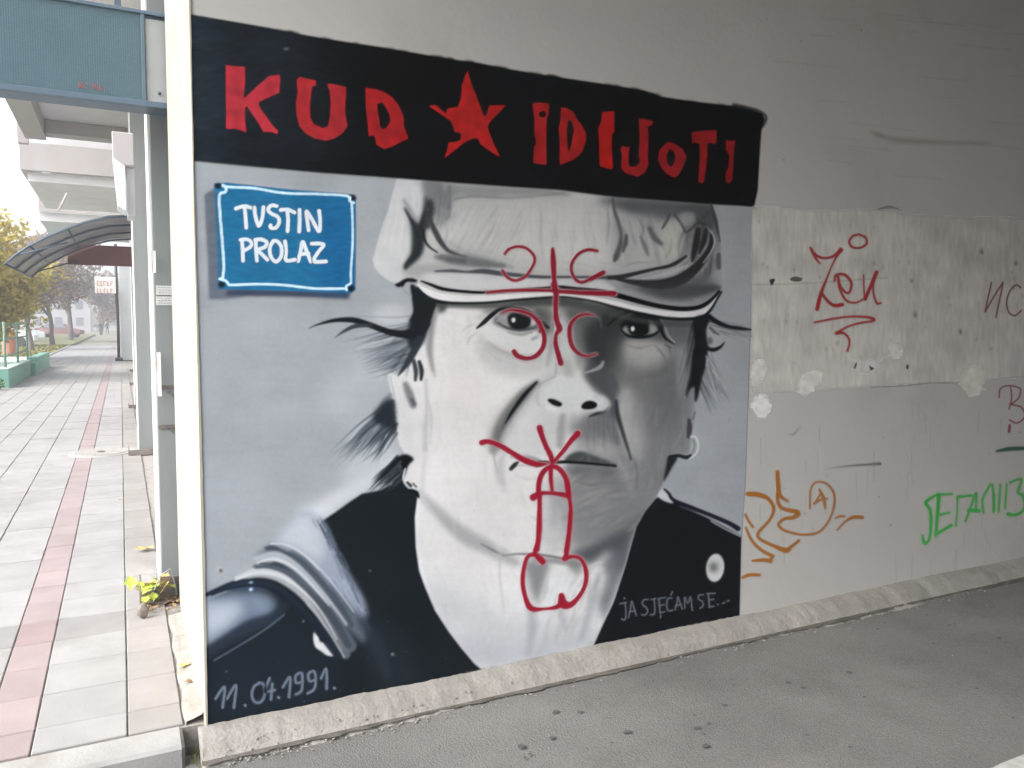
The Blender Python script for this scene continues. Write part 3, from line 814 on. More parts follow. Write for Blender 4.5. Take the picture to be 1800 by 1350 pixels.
    S([(1092, 578), (1104, 566), (1122, 556), (1142, 556), (1156, 566), (1163, 582), (1170, 595), (1185, 605)], [1.2, 2.4, 4.4, 5.4, 3.6, 2.8, 2.2, .8], (20, 21, 24), 1.8, .95)
    P([(1103, 572), (1115, 558), (1134, 558), (1143, 572), (1138, 586), (1122, 592), (1108, 586)], (18, 20, 22), 1.6)
    E_(1112, 578, 3.6, 4.6, (236, 238, 239), .9)
    P([(1143, 566), (1150, 570), (1154, 580), (1146, 586), (1141, 578)], (146, 148, 150), 1.8)
    P([(1094, 580), (1100, 573), (1104, 580), (1101, 588)], (140, 142, 144), 1.8)
    S([(1092, 580), (1104, 590), (1126, 593), (1148, 589), (1160, 580)], [1.4, 2.6, 2.6, 1.2], (18, 20, 22), 1.6, .95)
    S([(1160, 558), (1168, 572), (1175, 590), (1186, 602)], .9, (184, 187, 190), 1.3, .8)
    P([(1022, 716), (1027, 708), (1038, 705), (1049, 710), (1045, 717), (1030, 719)], (14, 16, 20), 1)
    P([(963, 703), (972, 702), (987, 709), (984, 714), (972, 711)], (16, 18, 22), 1)
    S([(1028, 655), (1045, 650), (1056, 644), (1060, 636)], [1, 2.6, 3.4, 2], (160, 164, 166), 2.5, .8)
    # the soft band of shade right under the peak
    S([(775, 537), (830, 538), (900, 536), (960, 531), (1010, 534), (1060, 546), (1110, 560), (1160, 568), (1212, 570)], [2, 3, 4, 6, 6, 6, 5, 5, 4], (70, 73, 74), 5, .7)
    L.softk = 1.6
    # ---- cap
    L.clip = gm
    CAP = [(698, 312), (690, 338), (682, 370), (670, 402), (662, 432), (655, 456), (658, 470), (670, 484), (684, 494), (700, 500), (716, 493), (733, 496), (745, 512), (765, 524), (800, 530), (850, 530), (900, 526), (960, 521), (1010, 523), (1060, 532), (1120, 546), (1180, 556), (1215, 556), (1240, 548), (1262, 520), (1272, 500), (1270, 465), (1266, 425), (1260, 385), (1250, 355), (1000, 330)]
    P(CAP, (188, 190, 192), .8, 1, False)
    L.clip = L.mask(CAP, .8) * gm
    P([(700, 312), (692, 340), (672, 402), (660, 440), (657, 462), (680, 488), (705, 490), (715, 465), (735, 440), (738, 380), (745, 320)], (205, 208, 211), 5, .9)
    P([(700, 312), (760, 316), (790, 330), (785, 370), (758, 392), (748, 372), (720, 380), (700, 350)], (188, 193, 200), 7, .7)
    P([(745, 316), (800, 320), (960, 330), (1010, 340), (960, 346), (870, 348), (800, 350), (790, 375), (775, 395), (757, 380), (747, 350)], (140, 143, 146), 6, .85)
    S([(762, 325), (775, 345), (770, 370)], [8, 10, 5], (112, 117, 120), 9, .7)
    S([(800, 350), (830, 345), (870, 347), (900, 348), (960, 343), (990, 340)], [1.5, 2.5, 2, 2], (118, 120, 122), 3.5, .8)
    S([(790, 328), (789, 358), (785, 384)], [3, 4, 2], (104, 108, 112), 5, .85)
    P([(770, 350), (778, 352), (776, 392), (765, 398), (758, 380)], (186, 190, 192), 4, .7)
    P([(1080, 380), (1140, 372), (1210, 400), (1215, 450), (1150, 470), (1100, 470)], (166, 168, 170), 12, .6)
    P([(1060, 400), (1100, 400), (1110, 460), (1080, 470)], (150, 152, 154), 9, .6)
    P([(1215, 400), (1262, 395), (1270, 440), (1240, 470), (1215, 462)], (112, 115, 119), 8, .8)
    P([(830, 350), (1060, 350), (1070, 372), (840, 372)], (172, 174, 176), 7, .6)
    P([(780, 430), (900, 450), (1060, 470), (1060, 484), (900, 476), (780, 470)], (164, 166, 168), 7, .6)
    P([(662, 430), (690, 440), (712, 480), (690, 492), (664, 474)], (188, 191, 196), 7, .7)
    for i in range(46):                                    # cloth hatching
        x = rng.uniform(800, 1080); y = rng.uniform(355, 400); sl = np.interp(x, [800, 940, 1000, 1080], [-34, -18, 6, 3])
        l = rng.uniform(.6, 1.5)
        S([(x, y), (x + sl * l, y + 50 * l)], [.6, 2.6, .6], int(rng.choice([160, 170, 204, 200])), 4, .35)
    P([(900, 380), (1000, 350), (1060, 380), (1070, 450), (1000, 478), (900, 470)], (199, 200, 196), 20, .6)
    P([(1050, 350), (1120, 352), (1200, 356), (1252, 360), (1262, 392), (1240, 402), (1212, 392), (1196, 378), (1170, 384), (1140, 372), (1100, 368)], (74, 78, 82), 6, .95)
    P([(1120, 352), (1180, 352), (1170, 378), (1140, 385)], (128, 130, 134), 6, .6)
    P([(1164, 400), (1180, 384), (1200, 395), (1202, 430), (1192, 455), (1165, 460), (1160, 430)], (196, 198, 192), 5, .85)
    P([(1196, 374), (1218, 374), (1222, 392), (1208, 400), (1198, 392)], (160, 164, 162), 3, .9)
    FOLDS = [
        ([(1077, 350), (1080, 370), (1087, 392), (1092, 415), (1089, 435), (1083, 452), (1080, 458)], [1.5, 2, 2, 2.4, 4, 4.5, 2], 84, 4),
        ([(1101, 414), (1099, 428), (1095, 442)], [2, 3.4, 1.5], 82, 3.5),
        ([(1126, 416), (1133, 432), (1139, 448)], [1, 3.6, 1.4], 122, 4),
        ([(1142, 402), (1150, 418), (1162, 428)], [3, 3.6, 2.4], 96, 5),
        ([(1178, 376), (1170, 392), (1164, 402)], [1.4, 2.2, 1], 72, 2.5),
        ([(1186, 378), (1198, 394), (1206, 408), (1226, 392), (1246, 372)], [1.5, 2, 1.5, 2, 2], 66, 2.5),
        ([(1227, 404), (1224, 428), (1219, 448), (1217, 458)], [4.5, 5.5, 4, 2], 40, 3),
        ([(1241, 404), (1237, 424), (1230, 444)], [3.5, 4.5, 2], 38, 2.5),
        ([(1254, 362), (1260, 385), (1264, 405), (1267, 424)], [6, 5, 4, 2], 62, 2.5),
        ([(1263, 448), (1263, 470)], [3.6, 4.2], 86, 2.5),
        ([(1130, 504), (1170, 512), (1215, 512), (1250, 507), (1264, 506)], [4, 11, 10, 6, 2], 78, 8),
        ([(1085, 491), (1120, 497), (1160, 500), (1195, 492), (1222, 472), (1240, 450), (1250, 430), (1251, 414)], [2, 5, 8.5, 10, 8, 5.5, 4, 3], 38, 2.5),
        ([(1068, 488), (1090, 487), (1120, 480), (1150, 473), (1175, 468), (1192, 460), (1206, 450)], [3.5, 4, 3, 2.4, 2.8, 3, 1.6], 38, 2.2)]
    for pts, w, c, sf in FOLDS:
        S(pts, w, c, sf)
    P([(1060, 495), (1120, 505), (1170, 520), (1220, 528), (1255, 516), (1250, 528), (1220, 540), (1160, 540), (1100, 528)], (158, 160, 166), 4, .9)
    S([(1120, 510), (1170, 522), (1215, 526)], [2, 6, 3], (96, 99, 104), 6, .7)
    P([(1225, 482), (1250, 452), (1262, 440), (1272, 480), (1273, 497), (1235, 500)], (164, 168, 172), 4, .8)
    S([(1244, 402), (1252, 410), (1256, 425), (1250, 442), (1236, 462)], [1, 1.3, 1.3, 1], (188, 191, 196), 1.6, .85)
    S([(1232, 444), (1242, 430), (1246, 414)], 1, (178, 181, 186), 1.4, .8)
    S([(1271, 470), (1274, 497)], 1, (215, 220, 224), 1.6, .9)
    S([(1130, 490), (1180, 478), (1205, 466)], [1, 4, 1.5], (184, 187, 192), 2.5, .9)
    # second pass on the cap: deep creases and soft hollows
    S([(752, 322), (758, 350), (752, 385), (744, 415)], [9, 10, 8, 5], (116, 122, 125), 9, .75)
    S([(772, 326), (772, 350), (766, 372)], [6, 8, 4], (108, 112, 115), 8, .7)
    S([(800, 334), (860, 338), (930, 336), (1000, 342)], [5, 6, 5, 2], (140, 142, 144), 7, .6)
    S([(790, 440), (830, 452), (870, 462), (900, 470)], [2, 5, 5, 2], (132, 135, 138), 7, .75)
    S([(768, 452), (800, 458), (845, 464)], [4, 7, 3], (98, 101, 105), 8, .7)
    P([(1076, 352), (1180, 354), (1190, 372), (1150, 376), (1100, 366)], (108, 111, 115), 7, .75)
    P([(1206, 366), (1256, 368), (1266, 420), (1250, 410), (1232, 400), (1218, 398)], (66, 70, 74), 7, .7)
    S([(1076, 362), (1083, 385), (1090, 415), (1086, 445)], [4, 5, 6, 6], (140, 142, 144), 7, .6)
    S([(1140, 395), (1152, 418), (1164, 430)], [5, 6, 3], (130, 133, 137), 7, .6)
    S([(1210, 400), (1206, 430), (1196, 452)], [6, 7, 4], (104, 107, 111), 8, .6)
    S([(1100, 502), (1150, 508), (1200, 506), (1236, 488), (1256, 458)], [4, 9, 11, 9, 4], (84, 87, 92), 9, .75)
    P([(1090, 352), (1200, 356), (1256, 362), (1272, 480), (1220, 500), (1120, 500), (1180, 460), (1206, 420), (1160, 390), (1100, 380)], (118, 121, 126), 18, .45)
    P([(1060, 480), (1180, 480), (1262, 500), (1240, 540), (1150, 535), (1080, 515)], (132, 134, 139), 10, .5)
    P([(716, 466), (830, 474), (1060, 488), (1060, 496), (830, 488), (716, 484)], (150, 152, 155), 6, .6)
    def brush2(n, xr, yr, vec, cols, w, al):
        for i in range(n):
            x, y = rng.uniform(*xr), rng.uniform(*yr); k = rng.uniform(.5, 1.4)
            S([(x, y), (x + vec[0] * k * .5 + rng.normal(0, 1.5), y + vec[1] * k * .5), (x + vec[0] * k, y + vec[1] * k)], [.4, rng.uniform(*w), .4], cols[rng.integers(len(cols))], 3.4, rng.uniform(*al) * .62, 6)
    brush2(70, (800, 930), (350, 440), (-22, 40), [150, 162, 205, 208], (1, 3), (.2, .5))
    brush2(60, (930, 1075), (345, 430), (3, 48), [158, 168, 204, 208], (1, 3), (.2, .45))
    brush2(50, (1080, 1180), (365, 450), (10, 34), [104, 124, 176, 190], (1, 3.2), (.2, .5))
    brush2(46, (1195, 1262), (372, 470), (-6, 36), [50, 70, 96, 150, 165], (1, 3.4), (.3, .6))
    brush2(26, (665, 715), (330, 470), (-6, 40), [188, 196, 220, 224], (1.5, 4), (.2, .45))
    brush2(30, (735, 790), (325, 400), (-4, 30), [96, 112, 132, 178], (1, 3.4), (.25, .55))
    brush2(30, (760, 1060), (448, 472), (40, 5), [140, 150, 186, 196], (1, 2.4), (.2, .5))
    for pts, c, w in [([(1096, 470), (1116, 462), (1140, 462)], 150, 2), ([(1180, 420), (1178, 440), (1170, 452)], 120, 2.4), ([(1206, 398), (1196, 420), (1192, 446)], 84, 3), ([(1120, 382), (1130, 400), (1128, 420)], 128, 2.4),
                      ([(1066, 356), (1070, 392), (1066, 430)], 150, 2.4), ([(1222, 382), (1232, 392), (1246, 394)], 44, 3), ([(1210, 458), (1196, 474), (1170, 484)], 120, 3)]:
        S(pts, [.6, w, .6], c, 3, .75)
    for pts, w, c, sf in FOLDS:
        S(pts, w, c, sf * 1.2, .85)
    S([(765, 477), (795, 476), (820, 478), (850, 477), (880, 481), (910, 484), (950, 487), (1000, 487), (1065, 488)], [1.2, 2.6, 2, 4, 4, 3.4, 2.6, 1.8, 2.6], (58, 62, 68), 2.6, .9)
    S([(776, 452), (805, 458), (850, 464), (885, 468)], [3, 7, 5, 2], (96, 99, 104), 7, .8)
    S([(1244, 402), (1252, 410), (1256, 425), (1250, 442), (1236, 462)], [1, 1.5, 1.5, 1], (184, 187, 192), 1.6, .8)
    S([(1130, 490), (1180, 479), (1208, 466)], [1, 4, 1.5], (180, 183, 188), 2.5, .8)
    P([(745, 322), (800, 330), (790, 372), (776, 398), (758, 392), (748, 360)], (122, 126, 129), 9, .55)
    for k in range(16):
        x, y = rng.uniform(748, 792), rng.uniform(328, 385)
        S([(x, y), (x + rng.uniform(-6, 3), y + rng.uniform(10, 26))], [1, 4, 1], (98, 102, 106) if k % 2 else (168, 172, 174), 4, .45)
    P([(1086, 352), (1180, 354), (1258, 362), (1264, 396), (1240, 400), (1214, 386), (1196, 378), (1176, 382), (1150, 374), (1110, 372)], (76, 80, 84), 7, .6)
    P([(1120, 500), (1180, 502), (1230, 486), (1262, 500), (1250, 516), (1200, 524), (1150, 518)], (72, 75, 80), 8, .6)
    P([(1196, 376), (1218, 374), (1222, 388), (1208, 396), (1198, 390)], (158, 162, 162), 3, .8)
    P([(1168, 402), (1182, 388), (1198, 398), (1200, 428), (1190, 448), (1170, 452)], (190, 192, 187), 5, .6)
    P([(722, 380), (736, 394), (744, 380), (756, 350), (762, 366), (754, 396), (747, 416), (742, 444), (728, 462), (712, 474), (710, 466), (722, 446), (724, 412)], (38, 43, 46), 2.6, .9)
    S([(757, 386), (766, 408), (776, 426), (790, 442), (820, 452)], [2.2, 4.4, 4, 3, 1], (60, 64, 67), 3.4, .9)
    # left gusset of the cap
    P([(720, 384), (734, 396), (752, 350), (758, 372), (752, 400), (744, 424), (738, 448), (722, 462), (714, 470), (726, 442), (726, 410)], (58, 63, 66), 5, .85)
    P([(709, 364), (718, 372), (726, 388), (733, 404), (736, 398), (744, 372), (752, 352), (756, 372), (750, 396), (744, 412), (742, 428), (738, 446), (724, 460), (713, 474), (711, 467), (716, 458), (726, 444), (730, 424), (728, 404), (718, 384)], (42, 47, 50), 1.5)
    S([(748, 350), (752, 385), (744, 410)], [3, 6, 3], (66, 72, 74), 7, .7)
    S([(710, 352), (722, 372), (733, 385)], [2, 5, 2], (120, 126, 132), 6, .6)
    P([(724, 330), (740, 335), (738, 375), (728, 380)], (204, 209, 216), 4, .7)
    S([(756, 386), (764, 408), (774, 426), (786, 440)], [2.2, 4, 3.6, 1.5], (64, 68, 71), 3)
    S([(744, 404), (747, 422), (755, 434), (769, 444)], [2, 2.4, 2.2, 1], (30, 33, 35), 1.5)
    P([(748, 406), (756, 404), (770, 432), (764, 438), (752, 428)], (190, 192, 192), 2, .8)
    S([(790, 425), (806, 436), (825, 446)], [1, 3, 1], (162, 163, 164), 5, .6)
    S([(776, 452), (805, 457), (850, 463), (885, 467)], [3, 8, 6, 2], (112, 115, 119), 7, .85)
    S([(785, 456), (815, 459)], [2, 4], (80, 84, 88), 5, .7)
    P([(725, 468), (770, 466), (830, 470), (825, 480), (770, 478), (735, 486), (716, 482)], (160, 161, 163), 4, .8)
    P([(740, 484), (790, 480), (860, 484), (960, 490), (1055, 494), (1080, 512), (1010, 503), (930, 505), (860, 509), (790, 505)], (198, 200, 204), 3, .95)
    S([(765, 477), (795, 476), (820, 478), (850, 477), (880, 481), (910, 484), (950, 487), (1000, 487), (1065, 488)], [1.2, 2.4, 1.8, 3.6, 3.6, 3, 2.4, 1.6, 2.4], (72, 76, 82), 2.6, .95)
    # peak edge
    L.clip = gm
    S([(740, 494), (756, 500), (775, 507), (800, 511), (840, 514), (870, 513), (900, 511), (930, 509), (960, 507), (985, 505), (1010, 508), (1050, 512), (1080, 518), (1110, 526), (1140, 534), (1170, 540), (1200, 543), (1228, 540), (1248, 529), (1264, 512)],
      [1.2, 2.4, 3, 2.6, 2.4, 2.4, 2.6, 2.8, 3, 3.2, 3.6, 4.2, 4.6, 4.4, 4, 4, 4, 3.6, 3, 2], (12, 14, 18), 1.2)
    S([(734, 500), (745, 509), (762, 518), (785, 523), (820, 525), (860, 524), (900, 521), (940, 518), (975, 516), (1005, 518), (1040, 524), (1080, 533), (1120, 543), (1160, 550), (1200, 553), (1228, 550), (1246, 541), (1258, 525)],
      [1.5, 4, 6, 6, 5.6, 4.6, 4, 3.4, 3, 3, 3, 3.6, 3.8, 4.4, 5, 5, 4, 1.5], (222, 223, 226), 1.2)
    S([(734, 505), (744, 517), (760, 527), (785, 532), (820, 533), (860, 532), (900, 528), (950, 524), (985, 522), (1010, 524), (1050, 531), (1090, 543), (1130, 552), (1165, 559), (1200, 561), (1232, 558), (1248, 546), (1258, 530), (1268, 513)],
      [1.2, 2.8, 3.2, 2.4, 2, 2, 2, 2, 1.4, 1.4, 1.6, 2, 2.4, 2.8, 2.8, 2.4, 1.8, 1.6], (24, 26, 28), 1.6)
    P([(694, 500), (702, 496), (712, 490), (724, 489), (734, 493), (730, 496), (714, 496), (708, 504), (698, 504)], (18, 20, 24), .9)
    # ---- hair
    L.clip = None
    L.softk = 1.1
    hb = (28, 33, 37)
    P([(722, 500), (736, 508), (748, 520), (766, 530), (762, 550), (756, 566), (750, 582), (738, 600), (728, 592), (722, 576), (720, 562), (726, 548), (724, 525)], hb, 1.2)
    S([(704, 504), (712, 512), (722, 520)], [1, 3, 2], (150, 155, 162), 3, .7)
    def tuft(n, a0, a1, bfn, cols, w0, w1, alpha=.7, soft=2.2, sag=6):
        for i in range(n):
            t = rng.uniform(0, 1)
            s0 = (a0[0] + (a1[0] - a0[0]) * t + rng.uniform(-3, 3), a0[1] + (a1[1] - a0[1]) * t + rng.uniform(-3, 3))
            e = bfn(t)
            e = (e[0] + rng.uniform(-10, 10), e[1] + rng.uniform(-8, 8))
            mid = ((s0[0] + e[0]) / 2 + rng.uniform(-3, 3), (s0[1] + e[1]) / 2 + rng.uniform(-sag, sag))
            S([s0, mid, e], [rng.uniform(*w0), rng.uniform(*w1), .3], cols[rng.integers(len(cols))], soft, alpha, 4, [1, .9, .15])
    cg = [(62, 68, 76), (96, 103, 112), (130, 137, 146), (178, 184, 192), (84, 90, 98)]
    tuft(34, (738, 590), (722, 626), lambda t: (628 + 62 * t, 626 + 36 * t), cg, (2, 4), (1, 2.4), .6, 3)
    tuft(16, (735, 596), (724, 620), lambda t: (690 + 14 * t, 650 + 18 * t), cg, (2.5, 5), (1.4, 3), .75, 3)
    S([(738, 590), (730, 612), (718, 636), (702, 658)], [10, 7, 5, 1], (54, 60, 68), 4, .85)
    S([(700, 592), (690, 600)], [4, 2], (92, 100, 108), 4, .6)
    S([(543, 577), (560, 570), (590, 563), (622, 563), (652, 572), (682, 583), (710, 587), (734, 584), (748, 570)], [.5, 1.4, 3, 4.4, 4.6, 5, 6, 8, 6], hb, 1.8, 1, 4, [.3, .8, 1, 1, 1, 1, 1, 1, 1])
    S([(588, 594), (605, 582), (626, 573), (652, 572)], [.5, 2, 3.4, 3], (62, 69, 77), 2, .9, 4, [.3, .9, 1, 1])
    S([(560, 564), (600, 558), (640, 556), (690, 558), (722, 556)], [.5, 1.2, .8, 1.4, 1.6], (128, 134, 142), 2.4, .55)
    P([(684, 702), (691, 710), (694, 735), (694, 752), (680, 750), (664, 742), (660, 730), (672, 712)], (30, 37, 44), 3)
    S([(686, 695), (676, 706), (664, 724)], [4, 5, 3], (110, 118, 126), 6, .7)
    tuft(14, (690, 700), (680, 740), lambda t: (570 + 60 * t, 830 - 20 * t), [(108, 116, 126), (128, 136, 146), (190, 197, 204)], (1.8, 4), (1.4, 3), .5, 4, 10)
    tuft(14, (736, 590), (730, 610), lambda t: (606 + 20 * t, 600 + 40 * t), [(120, 128, 136), (140, 147, 156), (182, 188, 195)], (1.8, 3), (1, 2), .5, 4, 8)
    tuft(26, (664, 732), (692, 752), lambda t: (598 + 70 * t, 800 - 8 * t), [(62, 70, 80), (84, 92, 102), (50, 58, 68), (140, 148, 156), (190, 196, 203)], (1.8, 4), (1.2, 2.6), .75, 2.4)
    P([(684, 655), (690, 690), (697, 724), (699, 760), (704, 782), (714, 798), (724, 790), (722, 720), (712, 670)], (208, 210, 213), 4, .8)
    P([(703, 801), (716, 799), (727, 807), (718, 817), (711, 836), (706, 842), (700, 834), (692, 822), (694, 808)], (14, 17, 20), 1.6)
    tuft(20, (692, 812), (706, 830), lambda t: (655 + 34 * t, 852 + 2 * t), [(22, 26, 32), (44, 50, 58), (100, 108, 116)], (2, 4), (1.4, 3), .85, 2)
    S([(686, 862), (700, 848), (708, 842)], [4, 7, 3], blk, 3)
    # loose wisps, both sides
    tuft(30, (722, 566), (726, 640), lambda t: (600 + 60 * t, 590 + 90 * t), [(48, 54, 62), (78, 85, 94), (116, 123, 132)], (1.4, 3), (.8, 1.6), .6, 2, 8)
    tuft(26, (690, 700), (696, 760), lambda t: (575 + 80 * t, 800 + 16 * t), [(40, 47, 55), (66, 74, 84), (100, 108, 118)], (1.6, 3.4), (1, 2), .65, 2, 8)
    tuft(16, (700, 800), (706, 840), lambda t: (640 + 30 * t, 862 + 4 * t), [(24, 28, 34), (60, 66, 74)], (1.4, 3), (.8, 2), .8, 1.6, 4)
    tuft(26, (1240, 590), (1228, 680), lambda t: (1275 - 20 * t, 668 + 60 * t), [(70, 76, 84), (104, 110, 118), (150, 156, 162)], (1, 2.2), (.8, 1.4), .55, 2, 6)
    tuft(10, (1250, 560), (1246, 580), lambda t: (1330 - 20 * t, 586 + 14 * t), [(60, 66, 74), (104, 110, 118)], (1, 2), (.6, 1.2), .5, 2, 4)
    tuft(12, (1216, 570), (1222, 640), lambda t: (1200 + 6 * t, 660 + 50 * t), [(40, 44, 50), (70, 74, 80)], (1.2, 2.6), (.8, 1.6), .6, 2, 3)
    L.softk = 1.5
    S([(543, 577), (560, 570), (590, 563), (622, 563), (652, 572), (682, 583), (710, 588), (734, 585), (750, 568)], [.6, 1.6, 3.2, 4.8, 5, 5.4, 6.6, 9, 7], (26, 31, 35), 1.6, 1, 4, [.3, .8, 1, 1, 1, 1, 1, 1, 1])
    S([(588, 594), (605, 582), (626, 573), (652, 572)], [.6, 2.4, 3.8, 3], (54, 61, 69), 2, .9, 4, [.3, .9, 1, 1])
    P([(722, 560), (745, 560), (758, 556), (750, 584), (738, 604), (724, 612), (716, 600)], (28, 33, 38), 3, .9)
    S([(737, 596), (728, 616), (714, 640), (700, 660)], [7, 6, 4, 1], (46, 52, 59), 3, .85)
    P([(680, 704), (691, 704), (694, 730), (694, 754), (680, 752), (662, 744), (656, 732), (668, 714)], (30, 37, 44), 4, .9)
    # ear and earring, left
    S([(727, 634), (731, 652), (730, 668)], [3.5, 4, 2.5], (62, 66, 70), 3)
    S([(737, 636), (741, 652), (740, 667)], [3, 4, 2.5], (46, 50, 54), 2.5)
    S([(713, 676), (720, 694), (726, 712)], [5, 7, 6], (118, 121, 126), 6, .9)
    S([(724, 702), (728, 710)], 3, (78, 82, 86), 5, .8)
    S([(748, 668), (750, 720), (747, 790)], [3, 3, 4], (182, 184, 188), 6, .7)
    S([(686, 662), (692, 690), (698, 726)], 1, (140, 144, 150), 2, .6)
    S([(712, 824), (709, 840), (714, 852), (724, 860), (734, 862)], [1.5, 2, 2.2, 2, 1.5], (196, 200, 204), 1.6)
    S([(716, 848), (722, 854)], [2, 2.6], (44, 48, 52), 1.6)
    S([(726, 850), (732, 856)], 1.4, (70, 74, 78), 1.4)
    S([(722, 862), (732, 866), (736, 874)], [3, 3.4, 1.6], (16, 19, 23), 1.6)
    # hair, ear and earring, right
    P([(1219, 560), (1250, 554), (1246, 566), (1242, 580), (1245, 605), (1243, 625), (1240, 645), (1233, 668), (1226, 700), (1221, 706), (1220, 680), (1212, 686), (1206, 700), (1208, 682), (1214, 660), (1216, 630), (1220, 600)], (26, 28, 33), 1.5)
    S([(1246, 556), (1262, 567), (1280, 574), (1300, 577), (1322, 580)], [4, 4, 3.2, 3, 1.2], (22, 25, 30), 1.6)
    S([(1270, 586), (1300, 588), (1325, 592), (1350, 600)], [1.6, 2, 1.2, .6], (140, 144, 148), 3, .6)
    P([(1243, 578), (1256, 576), (1268, 586), (1272, 600), (1262, 608), (1246, 606)], (166, 170, 174), 2.5, .9)
    E_(1248, 599, 4.5, 6, (82, 86, 92), 2, .9)
    S([(1248, 576), (1256, 584), (1264, 588)], [2, 2.4, 1], (70, 74, 80), 2, .8)
    S([(1242, 612), (1254, 615), (1266, 610), (1273, 602)], [3, 3.6, 2.4, .8], (24, 26, 31), 1.5)
    for k in range(12):
        x = 1240 + rng.uniform(0, 8)
        S([(x, 630 + rng.uniform(-8, 14)), (x + 8 + rng.uniform(0, 10), 665 + rng.uniform(-10, 14)), (x + 16 + rng.uniform(0, 22), 690 + rng.uniform(-10, 20))], [1.4, 1.4, .4], (118, 124, 130) if k % 2 else (182, 187, 192), 2.2, .55)
    S([(1211, 738), (1212, 752), (1210, 768)], [2.6, 4.6, 3], (62, 66, 70), 3)
    S([(1222, 724), (1218, 736)], [1.2, 2], (100, 106, 112), 2, .8)
    S([(1214, 768), (1221, 767), (1226, 775), (1227, 788), (1222, 799), (1212, 806)], 1.5, (206, 210, 214), 1.4)
    S([(1218, 773), (1221, 784), (1217, 796)], 1.2, (110, 116, 122), 1.6, .8)
    S([(1178, 804), (1192, 801), (1206, 804), (1214, 800)], [4, 3, 3.4, 2], (28, 31, 35), 1.8)
    P([(1175, 803), (1190, 805), (1182, 820), (1172, 838), (1166, 846), (1170, 824)], (30, 33, 38), 1.6)
    # wear: brush texture, scuffs, flecks
    L.C = np.clip(np.where(L.C > .5, L.C * 1.035 - .0175 + .0, L.C), 0, 1)
    n1 = L.noise(.004, 26, 2.5)
    n3 = L.noise(.012, 30, 22)
    n4 = L.noise(.006, 1.2, 1.2)
    L.C *= (1 + n1 + n3 + n4)[..., None]
    for c in range(3): L.C[..., c] = gauss(L.C[..., c], .75)
    for i in range(150):
        x, y = rng.uniform(360, 1300), 1285 - (rng.uniform(0, 1) ** 3) * 900
        y -= (x - 360) * .205
        E_(x, y, rng.uniform(.5, 1.4), rng.uniform(.4, 1.1), (150, 150, 148), .5, rng.uniform(.2, .6))
    for x, y, r in ((386, 1002, 6), (690, 1150, 3), (650, 1003, 2), (1278, 424, 1.6), (1280, 737, 1.8), (1150, 1116, 2), (533, 1092, 2), (398, 1180, 1.5), (1204, 698, 1.6)):
        E_(x, y, r, r * .9, (186, 186, 184), 1, .7)
        E_(x + 2, y + 1, r * .6, r * .6, (84, 84, 86), 1, .8)
    # dusty lower edge where the paint meets the kerb
    L.clip = gm
    for i in range(120):
        x = rng.uniform(362, 1300)
        y = 1283 - (x - 362) * .2125
        l = rng.uniform(4, 26)
        L.S([(x, y - rng.uniform(-2, 4)), (x + l, y - l * .21 - rng.uniform(-2, 4))], rng.uniform(.6, 2), (140, 138, 132), 2, rng.uniform(.15, .6))
    L.clip = None
    return L

def glyph_layer(strokes, w, col, soft=1.4, pad=8, alpha=1.0, wob=.03, base=None):
    """strokes: list of point lists in tracing coordinates; each may carry (pts, w) to override the brush"""
    pl = [(s if isinstance(s[0], (list,)) else None) for s in strokes]
    allp = []
    for s in strokes:
        pts = s[0] if isinstance(s[0], list) else s
        allp += [(p[0], p[1]) for p in pts]
    A = np.array(allp)
    m = pad + soft * 2
    L = Layer(A[:, 0].min() - m, A[:, 1].min() - m, A[:, 0].max() + m, A[:, 1].max() + m, col)
    for s in strokes:
        if isinstance(s[0], list): pts, ww = s[0], s[1]
        else: pts, ww = s, w
        L.S(pts, ww, col, soft, alpha, 3, wob=wob)
    return L
def spray_layer(strokes, w, col, halo, soft=2.0, halo_w=5, halo_a=.25, alpha=1.0, pad=12, ends=None):
    """spray-can line: dense core with a dusty halo and specks"""
    allp = []
    for s in strokes:
        pts = s[0] if isinstance(s[0], list) else s
        allp += [(p[0], p[1]) for p in pts]
    A = np.array(allp)
    m = pad + halo_w * 2
    L = Layer(A[:, 0].min() - m, A[:, 1].min() - m, A[:, 0].max() + m, A[:, 1].max() + m, halo)
    for s in strokes:
        if isinstance(s[0], list): pts, ww = s[0], s[1]
        else: pts, ww = s, w
        L.S(pts, ww, halo, halo_w * 2.2, halo_a, 4)
    for s in strokes:
        if isinstance(s[0], list): pts, ww = s[0], s[1]
        else: pts, ww = s, w
        L.S(pts, ww, col, soft, alpha, 3, wob=.025)
        c = np.array([p[:2] for p in pts])
        for k in range(int(len(c) * 1)):
            j = rng.integers(len(c) - 1)
            t = rng.uniform()
            q = c[j] * (1 - t) + c[j + 1] * t + rng.normal(0, halo_w * .9, 2)
            L.E(q[0], q[1], .6, .6, col, .4, .35)
    return L

